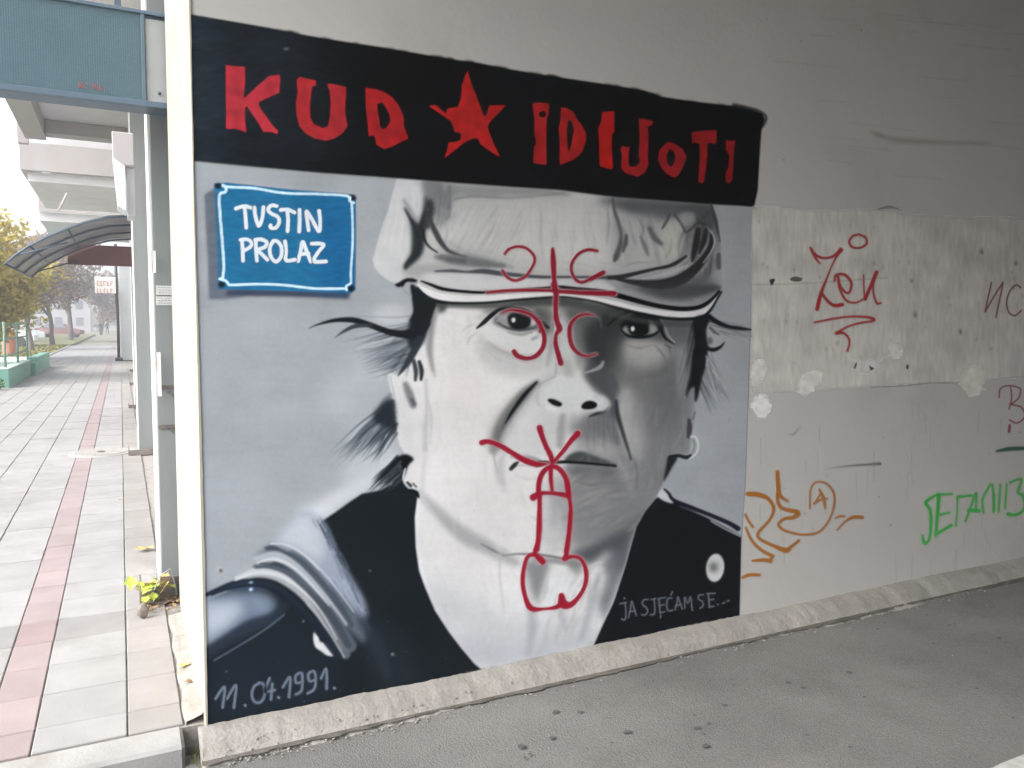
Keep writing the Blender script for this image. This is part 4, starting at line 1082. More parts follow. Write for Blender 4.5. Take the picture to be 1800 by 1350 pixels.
def make_band():
    L = Layer(330, 15, 1360, 375, (30, 34, 38))
    top = [(330, 24), (400, 36), (470, 48), (540, 62), (600, 72), (680, 84), (760, 98), (810, 106), (830, 108), (900, 122), (980, 135), (1060, 147), (1130, 158), (1165, 170), (1220, 178), (1290, 186), (1320, 192), (1340, 200), (1344, 210), (1340, 222), (1338, 232), (1336, 262), (1334, 300), (1332, 335), (1326, 360), (1322, 364), (1300, 362), (1240, 359), (1160, 353), (1080, 347), (980, 334), (900, 329), (800, 322), (700, 314), (560, 304), (440, 293), (346, 284), (330, 283)]
    L.P(top, (15, 17, 19), .9, 1, False)
    for i in range(26):                         # soft overspray along the top edge
        j = rng.integers(2, 16)
        t = rng.uniform(); x = top[j][0] * (1 - t) + top[j + 1][0] * t; y = top[j][1] * (1 - t) + top[j + 1][1] * t
        L.E(x, y, rng.uniform(5, 14), rng.uniform(1, 2.4), (24, 27, 29), 1.4, .7, .17)
    L.S([(1290, 184), (1330, 194), (1346, 206), (1340, 222)], 3, (16, 16, 17), 4, .8)
    # slate tint painted at the left end imitates veiling sky glare
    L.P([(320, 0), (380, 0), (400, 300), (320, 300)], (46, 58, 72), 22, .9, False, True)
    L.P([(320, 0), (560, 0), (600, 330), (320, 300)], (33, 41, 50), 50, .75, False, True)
    L.C *= (1 + L.noise(.05, 6, 2) + L.noise(.05, 30, 12))[..., None]
    L.E(503, 86, 5, 2, (130, 140, 145), 1.6, .9)
    return L
def make_title():
    """each cut-out letter of the title: outline, holes, colour"""
    A = zoom(370, 80, 4.865)
    B = zoom(730, 110, 5.4545)
    C = zoom(1030, 170, 5.4545)
    out = []
    out.append(('letter', [A((130, 168), (215, 178), (296, 182), (296, 300), (284, 452), (345, 400), (420, 330), (500, 262), (592, 250), (596, 300), (586, 408), (520, 436), (440, 470), (408, 492), (430, 545), (480, 610), (535, 690), (578, 730), (572, 760), (520, 738), (455, 742), (400, 650), (310, 520), (296, 530), (294, 640), (306, 748), (270, 730), (210, 712), (140, 716), (130, 700), (134, 600), (130, 400))], (172, 50, 62)))
    out.append(('letter', [A((735, 300), (760, 270), (900, 300), (902, 346), (868, 352), (858, 420), (850, 520), (854, 620), (880, 670), (960, 706), (1004, 690), (1022, 600), (1026, 480), (1016, 380), (996, 345), (1010, 324), (1090, 340), (1160, 356), (1158, 430), (1150, 560), (1160, 640), (1172, 690), (1130, 750), (1060, 796), (980, 816), (890, 796), (810, 750), (760, 690), (735, 600), (730, 500), (745, 400))], (166, 44, 50)))
    out.append(('letter', [A((1326, 350), (1340, 366), (1420, 376), (1490, 400), (1550, 440), (1600, 500), (1640, 580), (1655, 640), (1650, 680), (1672, 740), (1692, 796), (1600, 840), (1550, 866), (1485, 886), (1440, 860), (1416, 850), (1408, 790), (1390, 766), (1352, 780), (1346, 700), (1330, 560), (1324, 440)),
                 A((1470, 488), (1500, 530), (1530, 590), (1538, 650), (1500, 706), (1468, 716), (1450, 690), (1444, 640), (1430, 570), (1424, 500))], (162, 34, 38)))
    out.append(('star', [B((497, 80), (520, 150), (545, 230), (585, 320), (612, 400), (640, 470), (660, 520), (680, 500), (696, 450), (708, 412), (870, 408), (820, 460), (770, 510), (720, 560), (694, 600), (700, 650), (730, 730), (765, 810), (815, 906), (760, 880), (690, 830), (620, 780), (600, 730), (560, 726), (510, 748), (450, 780), (380, 840), (280, 915), (300, 850), (318, 768), (380, 764), (432, 742), (440, 690), (420, 672), (370, 664), (366, 620), (340, 560), (285, 524), (220, 480), (126, 415), (196, 408), (260, 464), (290, 490), (310, 440), (410, 425), (440, 330), (444, 220), (475, 130))], (168, 34, 33)))
    out.append(('letter', [B((1120, 392), (1200, 384), (1280, 396), (1276, 500), (1258, 540), (1254, 700), (1256, 980), (1180, 972), (1130, 958), (1136, 800), (1154, 790), (1152, 720), (1138, 700), (1140, 540), (1130, 470)),
                 B((1216, 464), (1248, 474), (1252, 500), (1236, 524), (1206, 526), (1186, 508), (1186, 482))], (158, 34, 35)))
    out.append(('letter', [B((1396, 432), (1450, 436), (1510, 470), (1540, 530), (1600, 610), (1636, 680), (1634, 750), (1600, 850), (1560, 900), (1500, 940), (1440, 960), (1385, 985), (1380, 900), (1384, 760), (1372, 640), (1388, 560)),
                 B((1468, 550), (1496, 566), (1518, 640), (1506, 720), (1492, 800), (1466, 860), (1456, 780), (1450, 640))], (158, 34, 34)))
    out.append(('letter', [C((156, 148), (270, 138), (270, 340), (246, 360), (246, 480), (256, 690), (225, 694), (130, 668), (124, 480), (116, 300), (140, 250))], (170, 30, 28)))
    out.append(('letter', [C((505, 208), (570, 218), (652, 240), (620, 280), (590, 290), (600, 380), (592, 560), (596, 660), (560, 730), (500, 768), (440, 756), (370, 730), (334, 680), (342, 560), (330, 510), (336, 474), (420, 486), (406, 540), (408, 630), (420, 676), (480, 668), (515, 630), (504, 560), (512, 400))], (150, 32, 35)))
    out.append(('letter', [C((790, 432), (860, 455), (925, 500), (965, 580), (925, 680), (880, 760), (840, 776), (770, 740), (720, 680), (686, 600), (700, 520), (740, 470)),
                 C((800, 500), (846, 530), (856, 580), (834, 650), (806, 674), (778, 630), (772, 560))], (146, 32, 36)))
    out.append(('letter', [C((1012, 344), (1090, 330), (1250, 322), (1246, 440), (1230, 456), (1190, 440), (1160, 456), (1160, 560), (1148, 700), (1130, 810), (1110, 834), (1074, 816), (1084, 700), (1090, 560), (1088, 455), (1048, 440), (1014, 450))], (148, 32, 34)))
    out.append(('letter', [C((1338, 414), (1380, 426), (1428, 416), (1418, 500), (1412, 640), (1400, 800), (1370, 834), (1336, 816), (1338, 716), (1362, 690), (1372, 560), (1340, 520))], (140, 31, 36)))
    return out
def make_plate():
    Zm = zoom(340, 300, 5.625)
    L = Layer(345, 300, 645, 545, (84, 98, 118))
    # painted drop shadow
    L.P(Zm((105, 230), (210, 170), (1500, 280), (1550, 1230), (1520, 1270), (1100, 1250), (560, 1235), (330, 1270), (150, 1270), (140, 900), (115, 500)), (86, 98, 116), 2.4, .85, False)
    L.P(Zm((330, 1180), (1540, 1190), (1540, 1262), (900, 1240), (330, 1235)), (44, 56, 82), 2.5, .8, False)
    L.P(Zm((200, 128), (330, 118), (900, 180), (1580, 236), (1604, 260), (1606, 700), (1600, 1180), (1560, 1210), (900, 1190), (240, 1170), (238, 900), (218, 400), (205, 200)), (36, 110, 156), .8, 1, False)
    L.P(Zm((1200, 250), (1590, 280), (1590, 1180), (1250, 1180)), (28, 98, 152), 14, .8, False, True)
    L.P(Zm((200, 200), (240, 200), (300, 1150), (230, 1150)), (66, 104, 134), 2.5, .8, False, True)
    for q in ((245, 150), (1575, 268), (280, 1125), (1560, 1165)):
        x, y = Zm(q)[0]
        L.E(x, y, 6, 5.5, (26, 38, 52), 1.4)
    L.S(Zm((290, 145), (330, 160), (600, 175), (900, 222), (1250, 232), (1520, 250), (1545, 300), (1585, 318)), 2.4, (200, 232, 248), 1.3)
    L.S(Zm((1565, 320), (1575, 600), (1570, 800), (1555, 1000), (1555, 1110), (1510, 1140), (1515, 1180)), 2.2, (196, 230, 248), 1.3)
    L.S(Zm((1510, 1165), (1200, 1165), (900, 1132), (650, 1122), (380, 1130), (350, 1125), (320, 1090), (260, 1070)), 2.4, (200, 232, 248), 1.3)
    L.S(Zm((285, 1080), (300, 950), (285, 700), (262, 420), (258, 240), (310, 215), (325, 185), (305, 150)), 2.6, (198, 228, 246), 1.3)
    L.C *= (1 + L.noise(.025, 5, 1.5))[..., None]
    return L
def plate_letters():
    Z = zoom(340, 300, 5.625)
    T = [
        [Z((420, 375), (500, 352), (570, 368)), Z((505, 362), (515, 460), (522, 565))],
        [Z((602, 365), (612, 450), (645, 545), (680, 470), (692, 362))],
        [Z((822, 350), (770, 345), (738, 385), (770, 425), (830, 455), (848, 505), (815, 565), (765, 565), (762, 540))],
        [Z((862, 390), (930, 385), (1000, 415)), Z((925, 385), (935, 480), (930, 600))],
        [Z((1048, 388), (1050, 490), (1046, 602))],
        [Z((1138, 590), (1125, 490), (1118, 405), (1170, 480), (1240, 600), (1252, 500), (1242, 400))],
        [Z((490, 890), (486, 780), (480, 690)), Z((465, 685), (530, 680), (575, 715), (560, 755), (500, 790))],
        [Z((628, 890), (618, 780), (615, 690)), Z((610, 685), (670, 680), (725, 710), (705, 755), (640, 785), (680, 830), (730, 880))],
        [Z((790, 695), (755, 760), (765, 850), (815, 900), (865, 850), (870, 760), (830, 700), (790, 695))],
        [Z((905, 700), (915, 790), (915, 885), (1005, 880))],
        [Z((1035, 895), (1060, 790), (1080, 705), (1120, 800), (1160, 900)), Z((1055, 825), (1135, 820))],
        [Z((1168, 722), (1285, 730), (1230, 810), (1190, 895), (1310, 898))]]
    return T
def date_letters():
    Z = zoom(340, 1080, 3.2143)
    return [
        [Z((125, 475), (175, 410), (165, 525))], [Z((190, 475), (240, 400), (228, 525))], [Z((290, 512), (293, 514))],
        [Z((375, 385), (340, 410), (330, 460), (350, 495), (385, 490), (405, 440), (395, 395), (370, 385))],
        [Z((430, 360), (412, 405), (408, 436), (458, 426)), Z((446, 392), (438, 478))], [Z((480, 468), (483, 470))],
        [Z((505, 410), (545, 355), (540, 465))],
        [Z((612, 380), (580, 385), (578, 345), (610, 330), (615, 370), (610, 430), (580, 450))],
        [Z((685, 370), (655, 375), (650, 335), (680, 320), (690, 360), (682, 420), (645, 445))],
        [Z((720, 360), (750, 308), (752, 420))], [Z((795, 415), (798, 417))]]
def caption_letters():
    Z = zoom(1040, 840, 4.5)
    return [
        [Z((222, 995), (272, 985)), Z((255, 950), (258, 954)), Z((262, 990), (270, 1070), (262, 1120), (235, 1115))],
        [Z((288, 1105), (305, 1040), (315, 975), (335, 1035), (352, 1090)), Z((298, 1060), (342, 1050))],
        [Z((445, 962), (410, 965), (400, 1000), (430, 1025), (442, 1055), (420, 1085), (398, 1080))],
        [Z((470, 962), (505, 955)), Z((492, 958), (498, 1040), (490, 1080), (465, 1080))],
        [Z((530, 955), (535, 1010), (540, 1065)), Z((525, 955), (580, 945)), Z((532, 1010), (572, 1002)), Z((540, 1065), (575, 1058)), Z((545, 1082), (543, 1105))],
        [Z((632, 950), (600, 955), (592, 1010), (605, 1050), (640, 1045)), Z((625, 925), (638, 900))],
        [Z((658, 1045), (672, 990), (680, 940), (698, 990), (715, 1035)), Z((664, 1010), (705, 1000))],
        [Z((735, 1030), (735, 945), (758, 990), (780, 940), (790, 1020), (795, 1045))],
        [Z((880, 925), (850, 925), (842, 955), (875, 980), (880, 1010), (855, 1030))],
        [Z((920, 915), (925, 965), (930, 1020)), Z((915, 915), (975, 912)), Z((925, 965), (962, 960)), Z((930, 1020), (965, 1015))],
        [Z((995, 998), (998, 1000))], [Z((1035, 990), (1050, 985))], [Z((1070, 975), (1085, 970))]]
def red_cross():
    Z1, Z4 = zoom(640, 300, 5.0), zoom(830, 500, 5.0)
    Z2 = zoom(980, 320, 5.0)
    st = [
        (Z1((1235, 730), (1270, 690), (1340, 668), (1420, 680), (1485, 740), (1495, 800), (1455, 880), (1410, 935), (1330, 965), (1260, 940), (1215, 880)), 2.6),
        (Z2((345, 605), (270, 595), (190, 625), (130, 700), (120, 780), (160, 860), (220, 880), (290, 850)), 2.8),
        (Z2((290, 850), (345, 825), (400, 795)), 4.2),
        (Z1((1655, 690), (1660, 800), (1668, 950), (1680, 1060)), [3.2, 5, 4.2, 5]),
        (Z1((1665, 1000), (1685, 1080), (1680, 1200), (1680, 1300)), [5.4, 5, 4, 4]),
        (Z1((1080, 1070), (1250, 1055), (1450, 1050), (1680, 1055)), [2.6, 2.8, 2.8]),
        (Z2((0, 960), (250, 975), (495, 980)), [3.4, 4, 5]),
        (Z4((730, 150), (735, 250), (745, 330), (765, 390), (735, 440), (730, 520), (750, 600), (775, 690)), [4, 3.6, 4.6, 5.2, 3, 4, 4.4, 5]),
        (Z4((250, 255), (330, 225), (420, 235), (520, 270), (590, 350), (630, 450), (620, 550), (560, 625), (480, 650), (400, 630), (365, 590)), [1.4, 2.2, 3, 3.2, 4, 4, 4, 4, 3.6, 4.4, 4.4]),
        (Z4((1070, 275), (1000, 260), (920, 285), (860, 360), (855, 460), (880, 550), (940, 610), (1010, 630), (1090, 610)), [1.6, 2.6, 3, 3.8, 4, 3.8, 3, 2.4, 1.6]),
        (Z4((600, 320), (590, 420)), 1.8)]
    return [[list(p), w] for p, w in st]
def red_scribble():
    Z7, ZN = zoom(820, 700, 5.0), zoom(700, 900, 4.286)
    st = [
        (Z7((130, 390), (190, 380), (290, 415), (400, 480), (500, 540), (620, 580), (700, 575)), [4.6, 4.4, 4.6, 4.6, 5.4, 5, 2]),
        (Z7((640, 260), (660, 330), (700, 430), (735, 500), (750, 560)), [5.6, 4.6, 4.4, 4.8, 4]),
        (Z7((975, 310), (910, 380), (850, 460), (790, 530), (760, 560)), [6, 4.2, 3.8, 3.6, 3.6]),
        (Z7((630, 850), (635, 740), (670, 650), (740, 600), (810, 620), (870, 700), (890, 800), (900, 870)), [4.6, 4.6, 4.6, 4, 4.4, 4.8, 5.6, 4]),
        (Z7((740, 600), (738, 700), (750, 815)), [4, 4, 3]),
        (Z7((585, 870), (650, 835), (760, 835), (890, 855)), [6.4, 3.8, 3.4, 5]),
        (Z7((640, 850), (640, 1000), (640, 1150), (620, 1330)), [4.2, 4, 4.2, 4]),
        (Z7((900, 850), (915, 1000), (905, 1150), (875, 1340)), [3.8, 3.6, 3.8, 4.4]),
        (ZN((1060, 0), (1055, 120), (1050, 210), (1030, 310), (1085, 378)), [3.8, 4, 3.8, 4, 4.6]),
        (ZN((1295, 0), (1285, 150), (1262, 330), (1250, 350)), [4, 4, 4.4, 4.4]),
        (ZN((1090, 370), (1040, 325), (980, 330), (950, 400), (935, 520), (955, 640), (1000, 725), (1100, 728), (1190, 715), (1240, 680)), [4.6, 4, 3.4, 3.6, 4, 4, 5, 2.4, 4, 6]),
        (ZN((1250, 350), (1310, 335), (1370, 350), (1410, 430), (1410, 530), (1370, 620), (1300, 695), (1240, 690), (1228, 630)), [4.4, 3.4, 3.4, 4, 3.8, 3.6, 5, 8, 5])]
    return [[list(p), w] for p, w in st]
# ---------------------------------------------------------------- materials of the place
M = {}
M['asphalt'] = material('asphalt', (0.150, 0.146, 0.141), .92, .2, 1.1, .6, 130, stain=(0.112, 0.108, 0.103), stain_amt=.8, stain_scale=2.1, bdist=.008, speck=.14)
M['wall_grey'] = material('wall_plaster_grey', (0.50, 0.497, 0.485), .85, .05, 1.3, .3, 40, stain=(0.38, 0.375, 0.35), stain_amt=.6, stain_scale=.9)
M['cream'] = material('cream_paint', (0.41, 0.395, 0.33), .75, .05, 4, .4, 30, stain=(0.33, 0.305, 0.24), stain_amt=.8, stain_scale=3.5)
M['mortar'] = material('rough_mortar', (0.265, 0.254, 0.238), .95, .16, 7, .55, 60, stain=(0.19, 0.178, 0.16), stain_amt=.75, stain_scale=3.2, bdist=.009, speck=.07)
M['mortar_light'] = material('pale_mortar', (0.29, 0.275, 0.25), .95, .15, 9, .8, 60, stain=(0.2, 0.18, 0.14), stain_amt=.8, stain_scale=6, bdist=.01)
M['concrete'] = material('kerb_concrete', (0.32, 0.315, 0.31), .9, .12, 6, .5, 90, stain=(0.26, 0.24, 0.21), stain_amt=.7, stain_scale=4)
M['tile_grey'] = material('paver_grey', (0.29, 0.288, 0.288), .85, .08, 5, .35, 120, stain=(0.20, 0.192, 0.182), stain_amt=.7, stain_scale=1.6, rand=.07)
M['tile_beige'] = material('paver_beige', (0.275, 0.264, 0.255), .85, .09, 5, .35, 120, stain=(0.28, 0.255, 0.23), stain_amt=.6, stain_scale=2.3, rand=.08)
M['tile_dark'] = material('paver_dark_row', (0.25, 0.243, 0.24), .7, .1, 5, .35, 120, rand=.06)  # darker, slightly smoother grey for one row of pavers
M['tile_pink'] = material('paver_pink', (0.285, 0.236, 0.240), .85, .09, 5, .35, 120, stain=(0.33, 0.25, 0.255), stain_amt=.5, stain_scale=2.3, rand=.07)
M['tile_pink_dark'] = material('paver_pink_dark_row', (0.26, 0.2, 0.205), .7, .1, 5, .35, 120, rand=.06)  # pink paver of the same darker row
M['joint'] = material('joint_sand', (0.30, 0.28, 0.265), .95, .25, 30, .6, 200)
M['column'] = material('column_grey_paint', (0.25, 0.275, 0.275), .6, .1, 5, .3, 30, stain=(0.17, 0.175, 0.165), stain_amt=.75, stain_scale=5, streak=True)
M['column_side'] = material('painted_light_white', (0.85, 0.85, 0.84), .5, .03, 5, .1, 30)  # near-white that puts bright light into the colour
M['dark_metal'] = material('dark_metal', (0.09, 0.09, 0.095), .55, .2, 20, .3, 80, metal=.5)
M['rust'] = material('rusty_steel', (0.22, 0.20, 0.19), .75, .35, 16, .6, 70, metal=.3, stain=(0.2, 0.11, 0.06), stain_amt=.8, stain_scale=8)
M['sign_frame'] = material('sign_frame', (0.10, 0.145, 0.20), .45, .1, 8, .1, 50)
M['sign_metal'] = material('sign_metal', (0.36, 0.385, 0.40), .45, .1, 6, .25, 14, metal=.25)
M['soffit'] = material('soffit_plaster', (0.66, 0.66, 0.68), .9, .06, 2, .3, 40, stain=(0.5, 0.5, 0.5), stain_amt=.5, stain_scale=1.1)
M['parapet'] = material('parapet_render', (0.46, 0.44, 0.445), .9, .06, 2, .3, 40, stain=(0.48, 0.42, 0.4), stain_amt=.5)
M['facade'] = material('facade_render', (0.50, 0.47, 0.44), .9, .07, 1.5, .3, 40, stain=(0.36, 0.33, 0.3), stain_amt=.6, stain_scale=.7)
M['kiosk'] = material('pale_sheet', (0.64, 0.68, 0.70), .7, .04, 3, .1, 20)
M['maroon'] = material('maroon_sheet', (0.23, 0.13, 0.135), .7, .1, 3, .15, 20)
M['awning_bar'] = material('awning_bar', (0.10, 0.13, 0.17), .5, .1, 10, .1, 40, metal=.3)
M['green_paint'] = material('green_paint', (0.17, 0.36, 0.30), .7, .12, 6, .3, 50, stain=(0.32, 0.38, 0.33), stain_amt=.7, stain_scale=4)
M['green_top'] = material('pale_green_top', (0.50, 0.60, 0.55), .8, .1, 6, .3, 50)
M['fence_green'] = material('fence_green', (0.16, 0.27, 0.22), .6, .1, 10, .1, 50)
M['grass'] = material('verge_grass', (0.16, 0.17, 0.085), .95, .4, 5, .8, 40, stain=(0.30, 0.24, 0.13), stain_amt=.9, stain_scale=1.2, bdist=.03)
M['earth'] = material('far_ground', (0.20, 0.19, 0.15), .95, .3, .3, .4, 5)
M['bark'] = material('bark', (0.17, 0.15, 0.14), .95, .3, 12, .8, 30, streak=True, bdist=.01)
M['grime'] = material('grime', (0.105, 0.098, 0.088), .95, .35, 14, .8, 120)
M['pit'] = material('pit_dark', (0.085, 0.082, 0.08), .95, .2, 30, .3, 90)
M['white_paint'] = material('road_paint', (0.42, 0.42, 0.41), .8, .2, 20, .4, 150, stain=(0.3, 0.3, 0.29), stain_amt=.8, stain_scale=9)
M['paper'] = material('paper', (0.78, 0.78, 0.77), .9, .05, 20, .1, 60)
M['ink'] = material('grey_ink', (0.30, 0.31, 0.33), .9, .1, 20, 0)
M['orange'] = material('orange_plastic', (0.50, 0.22, 0.16), .6, .08, 10, .1, 40)
M['leaf_yellow'] = material('fallen_leaf_yellow', (0.66, 0.50, 0.16), .8, .2, 30, .4, 90, rand=.2)
M['leaf_lime'] = material('fresh_leaf_lime', (0.40, 0.47, 0.09), .7, .25, 30, .4, 90, rand=.3)
M['leaf_brown'] = material('dry_leaf_brown', (0.30, 0.19, 0.10), .85, .25, 30, .4, 90, rand=.25)
M['manhole'] = material('manhole_iron', (0.28, 0.27, 0.26), .8, .2, 14, .8, 60, stain=(0.4, 0.37, 0.34), stain_amt=.7)
M['brick_pale'] = material('far_wall_pale', (0.62, 0.60, 0.58), .9, .06, .6, .1, 5)
M['roof_far'] = material('far_roof', (0.35, 0.2, 0.16), .9, .1, .6, .1, 5)
M['glass_far'] = material('far_window', (0.16, 0.19, 0.22), .3, .1, .6, 0)
M['cloth_blue'] = material('blue_cloth', (0.09, 0.17, 0.27), .9, .1, 12, .2, 50)
M['cloth_dark'] = material('dark_cloth', (0.05, 0.055, 0.07), .9, .1, 12, .2, 50)
M['skin'] = material('skin', (0.5, 0.34, 0.27), .6, .05, 12, 0)

# LED board face: fine dot grid
m = material('led_board_face', (0.068, 0.130, 0.168), .38, .08, 3, 0, spec=.6)
nt = m.node_tree
p_ = [n for n in nt.nodes if n.type == 'BSDF_PRINCIPLED'][0]
geo_ = nt.nodes.new('ShaderNodeNewGeometry')
vo = nt.nodes.new('ShaderNodeTexVoronoi'); vo.inputs['Scale'].default_value = 95; vo.inputs['Randomness'].default_value = .12
nt.links.new(geo_.outputs['Position'], vo.inputs['Vector'])
b_ = nt.nodes.new('ShaderNodeBump'); b_.inputs['Strength'].default_value = .7; b_.inputs['Distance'].default_value = .002
nt.links.new(vo.outputs['Distance'], b_.inputs['Height']); nt.links.new(b_.outputs[0], p_.inputs['Normal'])
src = p_.inputs['Base Color'].links[0].from_socket
mx_ = nt.nodes.new('ShaderNodeMixRGB'); mx_.blend_type = 'MULTIPLY'; mx_.inputs[0].default_value = .55
r_ = nt.nodes.new('ShaderNodeValToRGB'); r_.color_ramp.elements[0].color = (1.5, 1.5, 1.5, 1); r_.color_ramp.elements[1].color = (.5, .5, .5, 1); r_.color_ramp.elements[1].position = .7
nt.links.new(vo.outputs['Distance'], r_.inputs[0]); nt.links.new(src, mx_.inputs[1]); nt.links.new(r_.outputs[0], mx_.inputs[2]); nt.links.new(mx_.outputs[0], p_.inputs['Base Color'])
M['led'] = m
# bent polycarbonate sheet
m = material('smoky_polycarbonate', (0.10, 0.105, 0.13), .35, .1, 2, 0, spec=.4, alpha=.9)
M['polycarb'] = m

def leaf_material(name, c1, c2, transl=.35):
    m = bpy.data.materials.new(name); m.use_nodes = True; nt = m.node_tree; nt.nodes.clear()
    N, Lk = nt.nodes.new, nt.links.new
    out = N('ShaderNodeOutputMaterial'); d = N('ShaderNodeBsdfDiffuse'); t = N('ShaderNodeBsdfTranslucent'); mx = N('ShaderNodeMixShader'); mx.inputs[0].default_value = transl
    geo = N('ShaderNodeNewGeometry'); r = N('ShaderNodeValToRGB')
    r.color_ramp.elements[0].color = tuple(c1) + (1,); r.color_ramp.elements[1].color = tuple(c2) + (1,)
    Lk(geo.outputs['Random Per Island'], r.inputs[0]); Lk(r.outputs[0], d.inputs[0]); Lk(r.outputs[0], t.inputs[0])
    Lk(d.outputs[0], mx.inputs[1]); Lk(t.outputs[0], mx.inputs[2]); Lk(mx.outputs[0], out.inputs[0])
    return m
M['fol_yellow'] = leaf_material('foliage_yellow', (0.30, 0.25, 0.07), (0.52, 0.43, 0.13))
M['fol_green'] = leaf_material('foliage_green', (0.12, 0.14, 0.05), (0.28, 0.28, 0.09))
M['fol_brown'] = leaf_material('foliage_brown', (0.20, 0.15, 0.12), (0.32, 0.25, 0.20))
M['fol_hedge'] = leaf_material('foliage_hedge', (0.06, 0.12, 0.04), (0.14, 0.22, 0.08))
M['grass_blade'] = leaf_material('grass_blades', (0.10, 0.13, 0.04), (0.24, 0.24, 0.09))

# ---------------------------------------------------------------- ground, road, pavement
g = box('ground', -90, 60, -40, 330, -.6, -.16, M['earth']); tag(g, kind='structure')
bm = bmesh.new()                                       # passage road: gently uneven asphalt sheet
nx, ny = 70, 36
gv = [[bm.verts.new((-6 + 30 * i / nx, -6.2 + (WALL_Y - .02 + 6.2) * j / ny, ROAD_Z + .006 * math.sin(i * .9 + j * .37) * math.sin(j * .5) + random.uniform(-.0015, .0015))) for j in range(ny + 1)] for i in range(nx + 1)]
for i in range(nx):
    for j in range(ny):
        bm.faces.new((gv[i][j], gv[i + 1][j], gv[i + 1][j + 1], gv[i][j + 1]))
road = bm_obj('asphalt_road', bm, M['asphalt'], smooth=True); tag(road, kind='structure')
bm = bmesh.new()
xs = np.linspace(1.6, 9, 50)
lo = [bm.verts.new((x, 1.50 + .012 * math.sin(x * 9) + random.uniform(-.006, .006), ROAD_Z + .010)) for x in xs]
hi = [bm.verts.new((x, 1.645 + .01 * math.sin(x * 7) + random.uniform(-.006, .006), ROAD_Z + .010)) for x in xs]
for i in range(len(xs) - 1): bm.faces.new((lo[i], lo[i + 1], hi[i + 1], hi[i]))
o = bm_obj('road_line', bm, M['white_paint']); tag(o, kind='structure')

pave = empty('pavement', (0, 0, 0)); tag(pave, kind='structure')
box('paving_bed', -2.95, .6, 3.09, 60, -.14, -.012, M['joint'], pave)
cols = [(-2.88, -2.58), (-2.58, -2.28), (-2.28, -1.98), (-1.98, -1.68), (-1.68, -1.38), (-1.38, -1.08), (-1.08, -.785), (-.785, -.487), (-.487, -.324), (-.324, -.018), (-.018, .172)]
rows = [3.100, 3.285] + [3.285 + .302 * k for k in range(1, 190)]
tile_mesh = {}
def tile(name, x0, x1, y0, y1, mat, parent, dz):
    g_ = .0027
    w, d = round(x1 - x0 - 2 * g_, 3), round(y1 - y0 - 2 * g_, 3)
    key = (w, d, mat.name, random.randrange(3))
    if key not in tile_mesh:
        b = box_bm(bmesh.new(), 0, w, 0, d, -.05, 0, .0035, .0012)
        me = bpy.data.meshes.new(name); b.to_mesh(me); b.free(); me.materials.append(mat); tile_mesh[key] = me
    o = bpy.data.objects.new(name, tile_mesh[key]); COL.objects.link(o); o.parent = parent
    o.location = (x0 + g_, y0 + g_, dz)
    o.rotation_euler = (random.gauss(0, .0025), random.gauss(0, .0025), random.gauss(0, .0012))
    return o
far = {}
count = 0
def tile_mat(ci, ri, x0, y0):
    pink = ci == 8
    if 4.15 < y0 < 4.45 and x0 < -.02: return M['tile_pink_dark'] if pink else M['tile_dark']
    if pink: return M['tile_pink']
    return M['tile_beige'] if (ci == 10 or (ci == 99)) else M['tile_grey']
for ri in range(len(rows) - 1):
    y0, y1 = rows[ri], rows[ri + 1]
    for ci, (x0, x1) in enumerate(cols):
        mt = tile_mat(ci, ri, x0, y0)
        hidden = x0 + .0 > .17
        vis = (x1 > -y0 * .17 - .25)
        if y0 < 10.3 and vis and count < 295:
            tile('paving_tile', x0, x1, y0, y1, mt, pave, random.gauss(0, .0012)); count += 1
        else:
            far.setdefault(mt.name, []).append((x0, x1, y0, y1, mt))
bmf = bmesh.new()
mats = []
for k, lst in far.items():
    if lst[0][4] not in mats: mats.append(lst[0][4])
    mi = mats.index(lst[0][4])
    for (x0, x1, y0, y1, mt) in lst:
        n0 = len(bmf.faces)
        z = random.gauss(0, .0012)
        box_bm(bmf, x0 + .0045, x1 - .0045, y0 + .0045, y1 - .0045, -.04, z)
        bmf.faces.ensure_lookup_table()
        for f in bmf.faces[n0:]: f.material_index = mi
o = bm_obj('distant_tiles', bmf, None, pave); tag(o, kind='stuff')
for mt in mats: o.data.materials.append(mt)
# kerb stones in front of the pavement
x = -2.95
while x < .15:
    w = .80
    x1 = min(x + w, .168)
    b = box('kerb_stone', x + .003, x1 - .003, 2.93, 3.092, -.30, -.001, M['concrete'], pave, .012, .002)
    x += w
# left kerb of the walk
kb = empty('path_kerb', (0, 0, 0)); tag(kb, kind='structure')
for k in range(28):
    box('kerb_stone', -3.08, -2.955, 3.1 + k * 2.0, 3.1 + k * 2.0 + 1.985, -.2, .03, M['concrete'], kb, .01, .003)
o = box('grass_verge', -26, -3.085, 3.0, 120, -.2, .0, M['grass']); tag(o, kind='structure')

# mortar skirt along the cream end of the wall
bm = bmesh.new()
ys = np.linspace(3.10, 4.30, 26)
sect = []
for y in ys:
    e = .012 * math.sin(y * 19) + random.uniform(-.006, .006)
    sect.append([bm.verts.new(p) for p in ((.176 + e * .5, y, -.03), (.180 + e * .5, y, .004), (.205, y, .010 + random.uniform(-.003, .003)), (.235, y, .018 + random.uniform(-.004, .004)), (.252, y, .034 + random.uniform(-.006, .008)))])
for a, b in zip(sect[:-1], sect[1:]):
    for k in range(4): bm.faces.new((a[k], b[k], b[k + 1], a[k + 1]))
o = bm_obj('mortar_skirt', bm, M['mortar_light'], pave, smooth=True)

